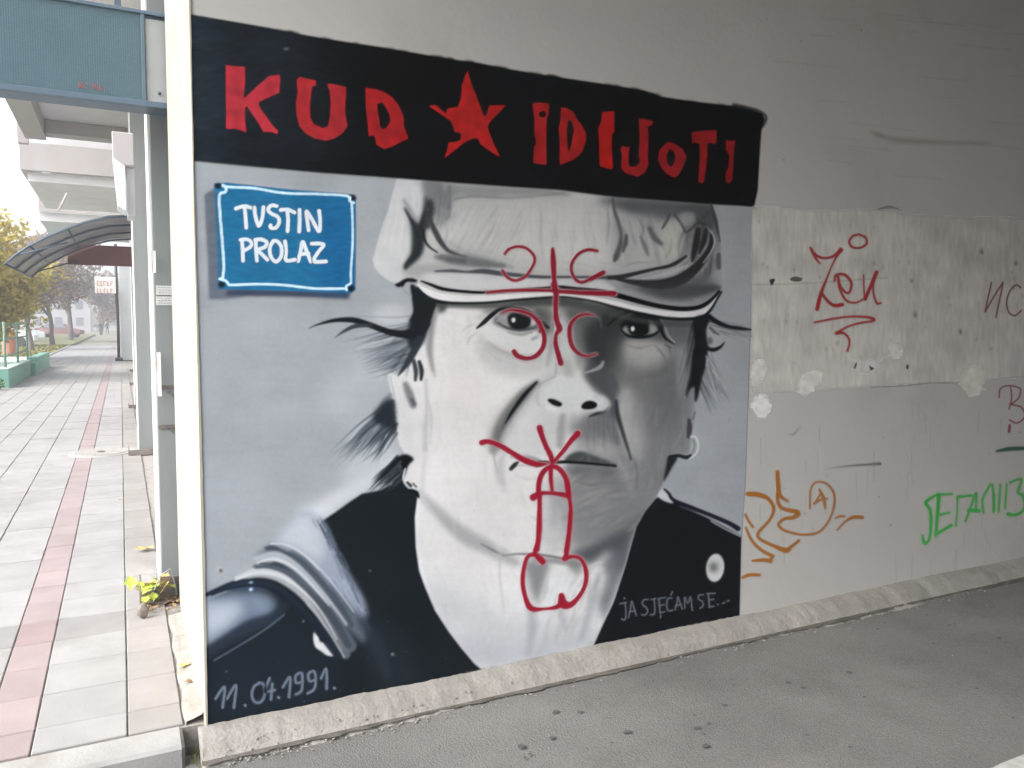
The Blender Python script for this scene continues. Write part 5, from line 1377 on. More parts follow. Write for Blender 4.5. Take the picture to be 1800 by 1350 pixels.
# ---------------------------------------------------------------- the painted wall
wall = empty('passage_wall', (WALL_X0, WALL_Y, 0))
tag(wall, 'long grey plastered underpass wall carrying the portrait mural, with a cream painted end', 'wall')
def child(o, par):
    o.parent = par
    o.matrix_parent_inverse = par.matrix_world.inverted() if False else Matrix.Translation(-Vector(par.location))
    return o
child(box('wall_body', WALL_X0, 24, WALL_Y, WALL_BACK, -.3, 5.59, M['wall_grey']), wall)
# cream coat on the end, slightly wavy at both edges
bm = bmesh.new()
zs = np.linspace(-.02, 5.58, 140)
L0 = [bm.verts.new((WALL_X0 - .004, WALL_Y - .0045, z)) for z in zs]
L1 = [bm.verts.new((WALL_X0 - .004, WALL_BACK + .004, z)) for z in zs]
L2 = [bm.verts.new((WALL_X0 + .003 + .003 * math.sin(z * 2.3) + random.uniform(-.001, .001), WALL_Y - .0045, z)) for z in zs]
for i in range(len(zs) - 1):
    bm.faces.new((L0[i], L0[i + 1], L1[i + 1], L1[i]))
    bm.faces.new((L2[i], L2[i + 1], L0[i + 1], L0[i]))
child(bm_obj('cream_coat', bm, M['cream']), wall)

# sloped mortar fillet at the foot of the wall
bm = bmesh.new()
xs = np.concatenate([np.arange(.215, 6.5, .018), np.arange(6.5, 24, .25)])
sect = []
def nz(x, s, ph=0): return math.sin(x * s + ph) * .5 + math.sin(x * s * 2.3 + ph * 1.7) * .3 + math.sin(x * s * 5.1 + ph) * .2
for x in xs:
    a = .008 * nz(x, 2.1) + .004 * nz(x, 17) + random.uniform(-.0015, .0015)
    top = .002 + .006 * nz(x, 3.1, 1) + random.uniform(-.002, .002)
    dp = .122 + .012 * nz(x, 1.3, 2)
    sect.append([bm.verts.new(p) for p in (
        (x, WALL_Y - .001, top + .004), (x, WALL_Y - .012, top), (x, WALL_Y - .05 + a, top - .012 + random.uniform(-.0015, .0015)), (x, WALL_Y - .082 + a, top - .030 + random.uniform(-.003, .003)),
        (x, WALL_Y - .098 + a, top - .055 + random.uniform(-.004, .003)), (x, WALL_Y - dp + a, ROAD_Z + .006 + random.uniform(-.003, .003)), (x, WALL_Y - dp - .03 + random.uniform(-.012, .012), ROAD_Z - .012))])
for a, b in zip(sect[:-1], sect[1:]):
    for k in range(6): bm.faces.new((a[k], b[k], b[k + 1], a[k + 1]))
bm.faces.new(sect[0])
child(bm_obj('mortar_fillet', bm, M['mortar'], smooth=True), wall)
# broken ridge along the lower half of the fillet: small chips set proud
bm = bmesh.new()
for i in range(150):
    x = .25 + 5.6 * rng.uniform()
    t_ = rng.uniform(.35, 1)
    y = WALL_Y - .05 - .07 * t_; z = -.012 - .06 * t_ ** 1.3
    r = rng.uniform(.002, .006)
    bmesh.ops.create_icosphere(bm, subdivisions=1, radius=r, matrix=Matrix.Translation((x, y, z)) @ Matrix.Rotation(rng.uniform(0, 3), 4, 'Z') @ Matrix.Diagonal((rng.uniform(1, 2.4), 1, .5, 1)))
o = child(bm_obj('mortar_chips', bm, M['mortar']), wall); tag(o, kind='stuff')
# grime gathered in the joint between fillet and road
bm = bmesh.new()
prev = None
for x in np.arange(.22, 7.5, .035):
    y0 = WALL_Y - .118
    v = (bm.verts.new((x, y0, ROAD_Z + .0135)), bm.verts.new((x, y0 - .012 - .012 * nz(x, 4, .5) - random.uniform(0, .016), ROAD_Z + .0105)))
    if prev: bm.faces.new((prev[0], prev[1], v[1], v[0]))
    prev = v
o = bm_obj('joint_grime', bm, M['grime']); tag(o, 'dark grit gathered in the joint between wall foot and road', 'grit', kind='stuff')
# crumbs of broken mortar along the joint
bm = bmesh.new()
for i in range(420):
    x = .3 + 6.2 * rng.uniform() ** 1.3
    y = WALL_Y - .125 - abs(rng.normal(0, .03))
    r = rng.uniform(.002, .007)
    bmesh.ops.create_icosphere(bm, subdivisions=1, radius=r, matrix=Matrix.Translation((x, y, ROAD_Z + r * .5)) @ Matrix.Diagonal((1, rng.uniform(.6, 1), rng.uniform(.4, .9), 1)))
for i in range(8):
    x, y = rng.uniform(.3, 5), rng.uniform(1.6, 2.85)
    r = rng.uniform(.0015, .005)
    bmesh.ops.create_icosphere(bm, subdivisions=1, radius=r, matrix=Matrix.Translation((x, y, ROAD_Z + r * .7)))
o = bm_obj('mortar_crumbs', bm, M['mortar']); tag(o, 'crumbs of broken mortar scattered along the wall foot', 'debris', kind='stuff')

# dark pits, gum spots and small cracks in the asphalt
bm = bmesh.new()
def flat_blot(x, y, rx, ry, z, n=9):
    vs = [bm.verts.new((x + rx * math.cos(6.283 * k / n) * rng.uniform(.6, 1.2), y + ry * math.sin(6.283 * k / n) * rng.uniform(.6, 1.2), z)) for k in range(n)]
    bm.faces.new(vs)
for i in range(70):
    x, y = rng.uniform(.4, 5.5), 2.86 - rng.uniform(0, 1.3) ** 1.2
    r = rng.uniform(.002, .008) * (1.5 if rng.uniform() < .15 else 1)
    flat_blot(x, y, r * rng.uniform(.8, 1.8), r, ROAD_Z + .0075 + rng.uniform(0, .001))
for px, py in ((977, 1255), (1102, 1290), (1020, 1255), (1275, 1243), (1492, 1185), (1240, 1315), (916, 1315), (970, 1300), (1385, 1203), (1412, 1212)):
    q = ground(px, py, ROAD_Z)
    flat_blot(q[0], q[1], rng.uniform(.014, .022), rng.uniform(.010, .016), ROAD_Z + .0085)
for i in range(0):
    pass
o = bm_obj('asphalt_pits', bm, M['pit']); tag(o, 'dark pits and gum spots in the asphalt before the mural', 'spots', kind='stuff')

# the building over the passage
roof = box('passage_ceiling', -.75, 24, -7.2, WALL_Y - .002, 4.0, 5.6, M['soffit']); tag(roof, kind='structure')  # unseen slab, lowered and extended outward to shade the upper wall
endw = box('added_end_wall', 24.003, 24.4, -7.2, WALL_BACK, -.3, 4.0, M['wall_grey']); tag(endw, kind='structure')  # unseen end closure, added to darken the right part of the wall
opp = box('opposite_wall', .6, 24, -7.2, -6.2, -.3, 4.0, M['wall_grey']); tag(opp, kind='structure')  # out of view, moved in close to block light
up = box('storey_above', -.30, 24, -7.2, 5.2, 5.603, 13, M['facade']); tag(up, kind='structure')

# rough washed patch, filler spots, holes and smears on the bare wall
paint = paint_material('wall_paint_layers')
paintm = paint_material('mural_paint', .65, .2, 38, .05)
def blob2(cx, cy, rx, ry, n=9, j=.45):
    return [(cx + rx * (1 + rng.uniform(-j, j)) * math.cos(2 * math.pi * k / n), cy + ry * (1 + rng.uniform(-j, j)) * math.sin(2 * math.pi * k / n)) for k in range(n)]
def make_rough():
    L = Layer(1320, 355, 1900, 705, (186, 184, 176))
    L.A[:] = 0
    L.P([(1322, 366), (1350, 362), (1400, 370), (1450, 372), (1500, 369), (1560, 370), (1600, 378), (1660, 380), (1700, 384), (1760, 381), (1800, 385), (1900, 400), (1900, 650), (1800, 662), (1690, 672), (1600, 674), (1500, 680), (1440, 684), (1400, 687), (1322, 692)], (203, 202, 198), 1.2, 1, False)
    for i in range(200):
        x = rng.uniform(1322, 1860)
        l = rng.uniform(8, 70)
        y = rng.uniform(372, 640)
        k = rng.choice([-1, 1])
        L.S([(x, y), (x + rng.uniform(-3, 3), y + l * .5), (x + rng.uniform(-3, 3), y + l)], [.5, rng.uniform(1, 3.4), .4], (203 + k * 10, 202 + k * 10, 198 + k * 10), 2.5, rng.uniform(.15, .45), 5, lock=True)
    for i in range(60):
        x = rng.uniform(1325, 1840)
        y = 366 + (x - 1325) * .035
        L.S([(x, y), (x + rng.uniform(-3, 5), y + rng.uniform(8, 30))], [.5, 1.6, .3], (196, 193, 184), 1.5, .6, 4, lock=True)
    for i in range(70):
        x = rng.uniform(1325, 1850)
        y = rng.uniform(380, 650)
        L.P(blob2(x, y, rng.uniform(.6, 3), rng.uniform(.8, 5)), (138, 136, 126), 1, rng.uniform(.15, .5), True, True)
    for x, y, r in ((1725, 442, 6), (1785, 462, 5), (1608, 553, 5), (1688, 582, 6), (1602, 493, 4), (1780, 505, 3), (1742, 612, 3), (1665, 523, 2)):
        L.P(blob2(x, y, r * .6, r), (112, 109, 98), 1.5, .55)
        L.P(blob2(x + 1, y + 2, r * .25, r * .45), (70, 68, 60), 1, .6)
    L.S([(1530, 681), (1600, 677), (1640, 673), (1690, 674)], .7, (96, 96, 92), 1.2, .8)
    L.S([(1322, 500), (1420, 498), (1560, 488)], 1.0, (142, 141, 135), 2, .5)
    L.C *= (1 + L.noise(.02, 1.2, 7) + L.noise(.025, 14, 10))[..., None]
    return L
ROUGH = child(lay_on_wall(make_rough(), 'rough_plaster_patch', paint, .0008, .005, under=.40), wall)
def spot(name, pts, col, off=.0014, blur=.7, alpha=.95, extra=None):
    A = np.array(pts)
    L = Layer(A[:, 0].min() - 12, A[:, 1].min() - 12, A[:, 0].max() + 12, A[:, 1].max() + 12, col)
    jit = [(x + rng.normal(0, 1.2), y + rng.normal(0, 1.2)) for x, y in spline(pts, 3.0, True)[:, :2]] if name == 'filler_patch' else pts
    L.P(jit, col, blur, alpha, name != 'filler_patch')
    for k in range(6 if name == 'filler_patch' else 0):
        q = jit[rng.integers(len(jit))]
        L.S([q, (q[0] + rng.normal(0, 5), q[1] + rng.normal(0, 6))], [1.6, .4], col, 1.2, .8)
    L.C *= (1 + L.noise(.03, 3, 3))[..., None]
    if extra: extra(L)
    return child(lay_on_wall(L, name, paint, off, .003, under=.42), wall)
def blob(cx, cy, rx, ry, n=11, j=.28):
    return [(cx + rx * (1 + rng.uniform(-j, j)) * math.cos(2 * math.pi * k / n), cy + ry * (1 + rng.uniform(-j, j)) * math.sin(2 * math.pi * k / n)) for k in range(n)]
spot('filler_patch', [(1560, 608), (1572, 603), (1585, 606), (1588, 622), (1578, 632), (1566, 628)], (226, 225, 223))
spot('filler_patch', [(1505, 636), (1520, 632), (1538, 636), (1538, 652), (1520, 656), (1506, 650), (1496, 642)], (220, 220, 218))
spot('filler_patch', [(1408, 664), (1420, 656), (1440, 652), (1446, 666), (1434, 680), (1422, 692), (1404, 690)], (228, 226, 224))
spot('filler_patch', [(1688, 658), (1704, 644), (1724, 650), (1730, 664), (1722, 690), (1708, 698), (1696, 690), (1686, 676)], (222, 223, 216))
spot('filler_patch', [(1322, 640), (1338, 632), (1346, 648), (1340, 668), (1322, 676)], (220, 219, 216))
spot('filler_patch', [(1322, 708), (1338, 694), (1356, 712), (1344, 734), (1330, 728)], (236, 236, 236))
for pts in ([(1352, 492), (1362, 490), (1360, 496), (1356, 502)], [(1502, 641), (1506, 636), (1504, 646), (1500, 648)], [(1527, 641), (1530, 644), (1536, 648), (1530, 651)], [(1594, 640), (1597, 644), (1595, 650), (1592, 646)], [(1388, 490), (1398, 486), (1410, 490), (1404, 495), (1392, 494)]):
    spot('wall_hole', pts, (26, 24, 22) if pts[0][0] != 1388 else (88, 86, 78), .0019, .6)

def make_marks():
    """drips, hairlines and rubbed places on the bare paint"""
    L = Layer(1310, 0, 1900, 1060, (120, 118, 112))
    for i in range(46):
        x, y = rng.uniform(1320, 1860), rng.uniform(700, 990)
        l = rng.uniform(8, 60)
        L.S([(x, y), (x + rng.uniform(-2, 2), y + l)], [.4, rng.uniform(.5, 1.6), .3], (150, 148, 142) if i % 2 else (122, 120, 112), 2, rng.uniform(.15, .4), 5)
    for i in range(30):
        x, y = rng.uniform(1320, 1860), rng.uniform(10, 350)
        l = rng.uniform(20, 120)
        L.S([(x, y), (x + l, y + l * .1 + rng.uniform(-4, 4))], [.4, rng.uniform(.6, 3), .3], (128, 124, 112), 4, rng.uniform(.08, .25), 6)
    L.S([(1540, 238), (1580, 246), (1640, 250), (1740, 252)], [1, 5, 4, 1], (124, 112, 100), 8, .35)
    L.S([(1530, 232), (1545, 236), (1555, 240)], [1, 4, 1], (120, 112, 80), 6, .3)
    L.S([(1535, 371), (1562, 364), (1585, 369)], [.5, 2.4, .5], (96, 94, 90), 2, .6)
    for k in range(3):
        x = rng.uniform(1330, 1800); y = rng.uniform(700, 1000)
        pts = [(x, y)]
        for q in range(6): pts.append((pts[-1][0] + rng.uniform(-5, 7), pts[-1][1] + rng.uniform(4, 14)))
        L.S(pts, .35, (124, 122, 118), 1, .35)
    for i in range(30):
        L.P(blob2(rng.uniform(1320, 1860), rng.uniform(20, 1000), rng.uniform(.6, 2), rng.uniform(.6, 2)), (108, 106, 100), .7, rng.uniform(.3, .7))
    return L
child(lay_on_wall(make_marks(), 'wall_stains', paint, .0004, .004, under=.42), wall)
def graffito(layers, label, group=None, name='spray_graffiti', off=.0024, cell=.003, mat=None, under=.42):
    o = lay_on_wall(layers, name, mat or paint, off, cell, under=under)
    # origin on the wall at the lower left of the mark
    co = np.empty(len(o.data.vertices) * 3, np.float32); o.data.vertices.foreach_get('co', co); co = co.reshape(-1, 3)
    piv = co.min(0); piv[1] = WALL_Y - off
    o.data.vertices.foreach_set('co', (co - piv).ravel()); o.data.update(); o.location = piv.tolist()
    tag(o, label, 'graffiti', group)
    return o
Zz, Zo = zoom(1400, 390, 4.5), zoom(1290, 800, 3.5294)
red = (164, 44, 44)
zen = [[list(Zz((108, 205), (140, 255), (200, 285), (270, 280), (320, 250), (348, 222))), [1.6, 2.6, 2, 2.2, 2.8, 4]],
       [list(Zz((115, 215), (150, 290), (185, 330))), [2, 2, 1]],
       [list(Zz((345, 225), (290, 320), (240, 440), (190, 570), (160, 690))), [2.6, 1.4, 1.6, 3, 3.4]],
       [list(Zz((195, 560), (230, 610), (290, 660), (360, 655))), [2.4, 2.4, 2.8, 3.2]],
       [list(Zz((300, 465), (310, 420), (380, 420), (430, 480), (420, 550), (390, 560), (345, 510), (325, 430), (340, 530), (390, 620), (460, 640), (520, 615))), [1.8, 2, 2.4, 2.2, 2, 2, 2, 2, 2, 1.6, 1.4]],
       [list(Zz((528, 420), (530, 500), (535, 600))), 1.3], [list(Zz((540, 610), (580, 520), (630, 400))), [3, 3, 3.2]],
       [list(Zz((632, 400), (605, 500), (610, 580), (635, 645), (665, 640))), [2, 1.6, 1.6, 2, 1.4]],
       [list(Zz((490, 100), (440, 115), (415, 160), (440, 200), (500, 205), (550, 175), (545, 125), (490, 100))), 1.9],
       [list(Zz((140, 795), (300, 765), (420, 750), (540, 752), (605, 768), (600, 785), (500, 800), (400, 830), (315, 880))), [1.6, 1.8, 1.8, 2, 2.8, 1.8, 1.8, 1.6, 2.4]],
       [list(Zz((315, 880), (370, 880), (410, 920), (415, 970), (400, 1020))), [3, 2, 1.8, 1.6, 2]]]
graffito(spray_layer(zen, 2, red, (184, 96, 92), 1.8, 4, .22), "red scrawled word Zen with a ring above and an underline on the rough patch")
nc = [[list(Zz((1540, 480), (1515, 590), (1490, 710))), 1.1], [list(Zz((1490, 710), (1560, 590), (1630, 480))), 1.1], [list(Zz((1632, 480), (1605, 610), (1575, 755))), 1.1],
      [list(Zz((1770, 520), (1730, 500), (1680, 560), (1660, 640), (1680, 720), (1730, 740), (1775, 700))), 1.1]]
graffito(spray_layer(nc, 1.1, (122, 52, 60), (150, 110, 112), 1.6, 2.5, .2), "thin dark red letters ИС right of the Zen word at the frame edge")
Zb = zoom(1280, 360, 1.825)
bb = [[list(Zb((868, 618), (872, 590), (900, 580), (935, 590), (930, 620), (905, 640))), 1.1], [list(Zb((905, 585), (908, 620), (900, 655))), 1.0], [list(Zb((902, 640), (940, 650), (950, 680), (925, 700), (902, 690))), 1.1], [list(Zb((902, 708), (900, 728))), 2.2]]
graffito(spray_layer(bb, 1.1, (132, 48, 64), (150, 110, 112), 1.6, 2.5, .2), "small thin crimson letter B with a drip, below the dark red letters")
orr = [[list(Zo((85, 240), (150, 245), (210, 270), (245, 330), (220, 400), (150, 480), (160, 520), (240, 560), (320, 590), (350, 570), (400, 530))), [4, 4.2, 3.4, 3, 2.4, 2.6, 2.6, 3, 4.6, 3, 2.4]],
       [list(Zo((268, 105), (272, 180), (285, 250), (330, 285))), [3.6, 3.6, 3.2, 2]],
       [list(Zo((275, 190), (270, 280), (300, 330), (395, 355), (370, 385), (310, 395), (275, 430), (310, 465), (400, 490), (480, 490), (540, 465), (590, 400), (620, 310), (615, 230), (570, 175), (510, 168), (475, 210), (470, 330))), [3, 3, 3, 4, 3.4, 2.6, 2.4, 2.2, 2, 2, 2, 1.8, 1.9, 2, 1.6, 1.6, 1.6, 1.5]],
       [list(Zo((530, 215), (555, 270), (565, 330))), [2, 3, 1.6]], [list(Zo((495, 300), (540, 275), (575, 270))), 1.7], [list(Zo((535, 240), (505, 290))), 1.4],
       [list(Zo((70, 370), (90, 410), (115, 445))), 2.2], [list(Zo((72, 450), (110, 530), (170, 590), (240, 625))), [2, 2.6, 3]],
       [list(Zo((115, 655), (180, 650), (225, 655))), [2, 3, 3.4]], [list(Zo((235, 630), (225, 660))), 2.4], [list(Zo((50, 760), (95, 742), (155, 742))), [2, 3, 2.6]],
       [list(Zo((630, 390), (660, 378), (685, 380))), [1.4, 2, 1.6]], [list(Zo((640, 462), (690, 410), (740, 385), (795, 385))), [1.4, 1.8, 3, 3]]]
graffito(spray_layer(orr, 2.4, (164, 104, 40), (186, 150, 110), 2, 4, .2), 'ochre orange looping tag with a plus in a circle beside the mural edge')
gr = [[list(Zo((1265, 240), (1190, 290), (1215, 340), (1220, 420), (1210, 520), (1180, 545), (1168, 500))), [1.6, 3, 2.6, 2.6, 2, 2.6, 2]],
      [list(Zo((1270, 250), (1262, 350), (1250, 500))), [3.6, 3, 2.4]], [list(Zo((1275, 245), (1350, 240))), 1.8], [list(Zo((1275, 370), (1335, 355))), 1.8], [list(Zo((1262, 485), (1345, 435))), 2.6],
      [list(Zo((1385, 265), (1382, 350), (1375, 440))), 1.4], [list(Zo((1385, 258), (1470, 250))), 2.2],
      [list(Zo((1435, 410), (1475, 300), (1500, 235), (1500, 320), (1505, 345))), 1.8], [list(Zo((1455, 342), (1520, 345))), 2.8],
      [list(Zo((1545, 355), (1540, 280), (1560, 230), (1600, 185), (1612, 340))), 1.8], [list(Zo((1612, 250), (1610, 350))), 1.6], [list(Zo((1650, 185), (1640, 350))), 1.6], [list(Zo((1690, 180), (1680, 330))), 1.5],
      [list(Zo((1710, 170), (1780, 150), (1760, 230), (1790, 250), (1800, 330), (1750, 370), (1700, 365))), [1.6, 2, 2, 2, 2, 2.4, 3]]]
G = spray_layer(gr, 2, (62, 176, 76), (110, 196, 116), 2.4, 5, .33)
graffito(G, 'bright green sprayed Cyrillic word ЛЕГАЛИЗ near the kerb at the right')
sm = spray_layer([[[(1752, 793), (1775, 789), (1810, 788)], [2, 3.6, 2.6]]], 3, (46, 92, 74), (90, 120, 106), 2.6, 4, .3)
graffito(sm, 'short dark green paint smear at the right edge of the wall', name='paint_smear')
sm = Layer(1440, 800, 1560, 835, (70, 72, 76))
sm.S([(1448, 824), (1490, 819), (1530, 816), (1546, 815)], [.6, 1.6, 2, 2.4], (70, 72, 76), 3, .85, 4, [.2, .7, .8, 1])
graffito(sm, 'thin blackish scuff streak above the ochre orange tag', name='scuff_streak')
sm = Layer(1380, 740, 1415, 770, (110, 110, 108))
sm.S([(1386, 764), (1396, 762), (1406, 748)], [1, 1.8, 1], (110, 110, 108), 2, .5)
graffito(sm, 'small grey hook shaped scuff on the lower bare wall', name='scuff_streak')

# ---------------------------------------------------------------- the mural and what is sprayed over it
mur = empty('portrait_mural', (WALL_X0, WALL_Y - .001, 0))
tag(mur, 'large grey portrait mural of a man in a flat cap under a black title band', 'mural')
def mchild(o):
    return child(o, mur)
mchild(lay_on_wall(make_portrait(), 'portrait', paintm, .0006, .0036))
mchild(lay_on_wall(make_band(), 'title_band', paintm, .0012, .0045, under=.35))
for nm, polys, col in make_title():
    A = np.array(polys[0])
    Lt = Layer(A[:, 0].min() - 3, A[:, 1].min() - 3, A[:, 0].max() + 3, A[:, 1].max() + 3, col)
    Lt.P(polys[0], col, .7, 1, False)
    for h in polys[1:]:
        H = Layer(Lt.x0, Lt.y0, Lt.x0 + Lt.w, Lt.y0 + Lt.h, col); H.P(h, col, .6, 1, False); Lt.A *= 1 - H.A
    Lt.C *= (1 + Lt.noise(.05, 5, 5))[..., None]
    mchild(lay_on_wall(Lt, nm, paintm, .0018, .0028))
pl = mchild(lay_on_wall(make_plate(), 'street_plate', paintm, .0012, .003, under=.33))
for g_ in plate_letters():
    o = lay_on_wall(glyph_layer(g_, 3.3, (218, 230, 240), 1.8), 'letter', paintm, .0018, .0025, under=.1)
    o.parent = pl; o.matrix_parent_inverse = Matrix.Identity(4)
for g_ in date_letters():
    mchild(lay_on_wall(glyph_layer(g_, 2.7, (104, 116, 134), 3, alpha=.9), 'digit', paintm, .0018, .0025))
for g_ in caption_letters():
    mchild(lay_on_wall(glyph_layer(g_, 1.8, (88, 94, 104), 2, alpha=.9), 'letter', paintm, .0018, .003))
graffito(spray_layer(red_cross(), 3, (136, 12, 44), (196, 104, 128), 2.4, 4, .28), 'dark red sprayed cross with four curved C strokes over the cap and eyes', off=.0024, cell=.0028, under=.45)
graffito(spray_layer(red_scribble(), 4, (150, 8, 46), (204, 104, 134), 2.4, 4.5, .28), 'crimson sprayed crude outline drawing with rays over the mouth and chin', off=.0024, cell=.0028, under=.45)
# ---------------------------------------------------------------- columns along the pavement
def column(Y, x0, w, depth, label, first):
    t = empty('steel_column', (x0, Y, 0)); tag(t, label, 'column', 'columns along the pavement')
    bm = bmesh.new()                                    # boxed front with rolled edges and a recessed web
    box_bm(bm, 0, w, 0, .02, 0, 6.2, .003)
    box_bm(bm, .012, w - .012, .02, depth, 0, 6.2)
    bm_obj('shaft', bm, M['column'], t)
    box('lit_side_strip', -.012, -.001, .004, depth * .9, .02, 6.2, M['column_side'], t)  # skylight on the column's side face, painted as a white strip
    # base plate with upturned flanges
    bm = bmesh.new()
    box_bm(bm, -.11, w - .06, -.22, .03, -.01, .012, .002)
    box_bm(bm, -.115, -.105, -.22, .03, .0, .085, .001, .003)
    box_bm(bm, -.115, w - .06, -.228, -.220, .0, .06, .001, .003)
    bm_obj('base_plate', bm, M['rust'], t)
    if first:
        for z, d in ((1.20, .02), (1.00, .03), (.55, .02)):
            pass
    return t
c1 = column(4.80, .170, .30, .45, 'nearest grey column, beside the cream wall end, with paper notices on it', True)
for z0, z1 in ((1.155, 1.175), (.93, .95)):
    box('weld_band', .004, .13, -.006, -.0005, z0 - .02, z1 - .02, M['rust'], c1)
bm = bmesh.new()
for z in (1.12, .905):
    for k in range(9):
        x = .05 + k * .008 + random.uniform(-.003, .003)
        zz = z + random.uniform(-.035, .01)
        box_bm(bm, x, x + .008, -.004, -.0006, zz, zz + random.uniform(.006, .02))
bm_obj('rust_scab', bm, M['rust'], c1)
column(10.05, .155, .28, .45, 'second grey column from the wall, half hidden behind the nearest one', False)
column(15.6, .20, .28, .45, 'third grey column along the pavement, only its foot showing', False)
column(21.5, .27, .28, .45, 'fourth grey column along the pavement, only its foot showing', False)
column(27.5, .33, .28, .45, 'farthest grey column before the pale kiosk, only its foot showing', False)

def notice(px0, py0, px1, py1, Y, label, lines=0, name='paper_notice', off=.003):
    a, b = at_y(px0, py0, Y), at_y(px1, py1, Y)
    x0, x1, z1, z0 = a[0], b[0], a[2], b[2]
    t = empty(name, (x0, Y - off, z0)); tag(t, label, 'notice')
    bm = bmesh.new()
    n = 6
    vs = [[bm.verts.new(((x1 - x0) * i / n, -.001 - .003 * random.random() * (i in (0, n)), (z1 - z0) * j / n)) for j in range(n + 1)] for i in range(n + 1)]
    for i in range(n):
        for j in range(n): bm.faces.new((vs[i][j], vs[i + 1][j], vs[i + 1][j + 1], vs[i][j + 1]))
    bm_obj('sheet', bm, M['paper'], t)
    if lines:
        bm = bmesh.new()
        for k in range(lines):
            z = (z1 - z0) * (1 - (k + .7) / (lines + .4)); x = (x1 - x0) * .07
            while x < (x1 - x0) * random.uniform(.75, .95):
                w = random.uniform(.008, .02)
                box_bm(bm, x, min(x + w, (x1 - x0) * .95), -.0056, -.0046, z, z + .0035)
                x += w + .004
        o = bm_obj('print', bm, M['ink'], t); tag(o, kind='stuff')
    return t
notice(274, 502, 315, 519, 4.80, 'white printed paper notice taped on the nearest column, upper of the pair', 3)
notice(274, 521, 315, 537, 4.80, 'white printed paper notice taped on the nearest column, lower of the pair', 3)
notice(266, 441, 274, 480, 4.79, 'blank narrow white sticker at the upper left edge of the nearest column', 0, 'white_sticker', .016)
notice(273, 619, 284, 696, 4.79, 'blank long white sticker at the left edge of the nearest column below the notices', 0, 'white_sticker', .016)

# added tubes: pale for light through the gap, dark for the gap's line
t = tube('gap_light_line', [at_y(312 + (px - 312) , py, 4.62) for px, py in ((311, 196), (314, 330), (317, 470), (321, 600), (325, 720), (327, 860), (329, 960), (331, 1040))], .006, M['column_side'])
tag(t, 'thin pale line standing for light through the gap between the cream wall end and the column', 'cable')
t = tube('dark_gap_rod', [(.300, 4.70, 0.0), (.296, 4.70, 2.0), (.292, 4.70, 4.2)], .007, M['dark_metal'])
tag(t, 'slim dark rod added as the dark line of the gap behind the cream wall end', 'rod')

# leaves and rubbish caught at the column foot
def leaf_bm(bm, c, s, rz, tilt):
    pts = [(0, -.5), (.28, -.25), (.42, .05), (.2, .12), (.12, .5), (-.12, .2), (-.4, .1), (-.3, -.2)]
    mt = Matrix.Translation(c) @ Matrix.Rotation(rz, 4, 'Z') @ Matrix.Rotation(tilt, 4, 'X')
    vs = [bm.verts.new(mt @ Vector((x * s, y * s, .12 * s * abs(x) * 2))) for x, y in pts]
    cc = bm.verts.new(mt @ Vector((0, 0, 0)))
    for i in range(len(vs)): bm.faces.new((cc, vs[i], vs[(i + 1) % len(vs)]))
clump = empty('leaf_clump', (.13, 4.62, 0)); tag(clump, 'clump of lime yellow leaves caught at the foot of the nearest column', 'leaves')
for i in range(34):
    bm = bmesh.new()
    leaf_bm(bm, Vector((rng.normal(.0, .05), rng.normal(-.08, .04), .03 + rng.uniform(0, .10))), rng.uniform(.05, .085), rng.uniform(0, 6.3), rng.uniform(-1, 1))
    bm_obj('leaf', bm, M['leaf_lime'] if i % 3 else M['leaf_yellow'], clump)
bm = bmesh.new()
for i in range(120):
    leaf_bm(bm, Vector((rng.uniform(.04, .27), rng.uniform(4.36, 4.60), .012 + rng.uniform(0, .02))), rng.uniform(.012, .03), rng.uniform(0, 6.3), rng.uniform(-.5, .5))
o = bm_obj('leaf_litter', bm, M['leaf_brown']); tag(o, 'brown crumbled leaf litter at the foot of the nearest column', 'litter', kind='stuff')
wr = tube('bent_wire', [(.235, 4.52, .01), (.225, 4.50, .10), (.200, 4.47, .20), (.150, 4.46, .17), (.12, 4.45, .10)], .004, M['sign_metal']); tag(wr, 'bent thin wire sticking up at the foot of the nearest column', 'wire')
st = bmesh.new()
bmesh.ops.create_icosphere(st, subdivisions=3, radius=1)
for v in st.verts:
    f = 1 + .09 * math.sin(v.co.x * 5 + 1) * math.cos(v.co.y * 4) + .05 * math.sin(v.co.z * 9)
    v.co = Vector((v.co.x * .028 * f, v.co.y * .020 * f, v.co.z * .040 * f + .038))
o = bm_obj('grey_stone', st, M['rust'], smooth=True, loc=(.062, 4.33, 0)); tag(o, 'small rounded grey stone leaning at the left of the leaf clump', 'stone')
br = empty('broken_bracket', (.12, 4.50, 0)); tag(br, 'broken steel tray bracket lying at the foot of the nearest column', 'bracket')
box('tray', -.05, .15, .0, .16, .008, .016, M['rust'], br, .001, .002)
o = bm_obj('plate', box_bm(bmesh.new(), -.07, .07, -.004, .004, 0, .14, .001, .002), M['rust'], br); o.location = (.08, .04, .02); o.rotation_euler = (.35, .1, .15)
box('upright', -.07, -.062, -.04, -.03, .0, .13, M['rust'], br, .001, .001)

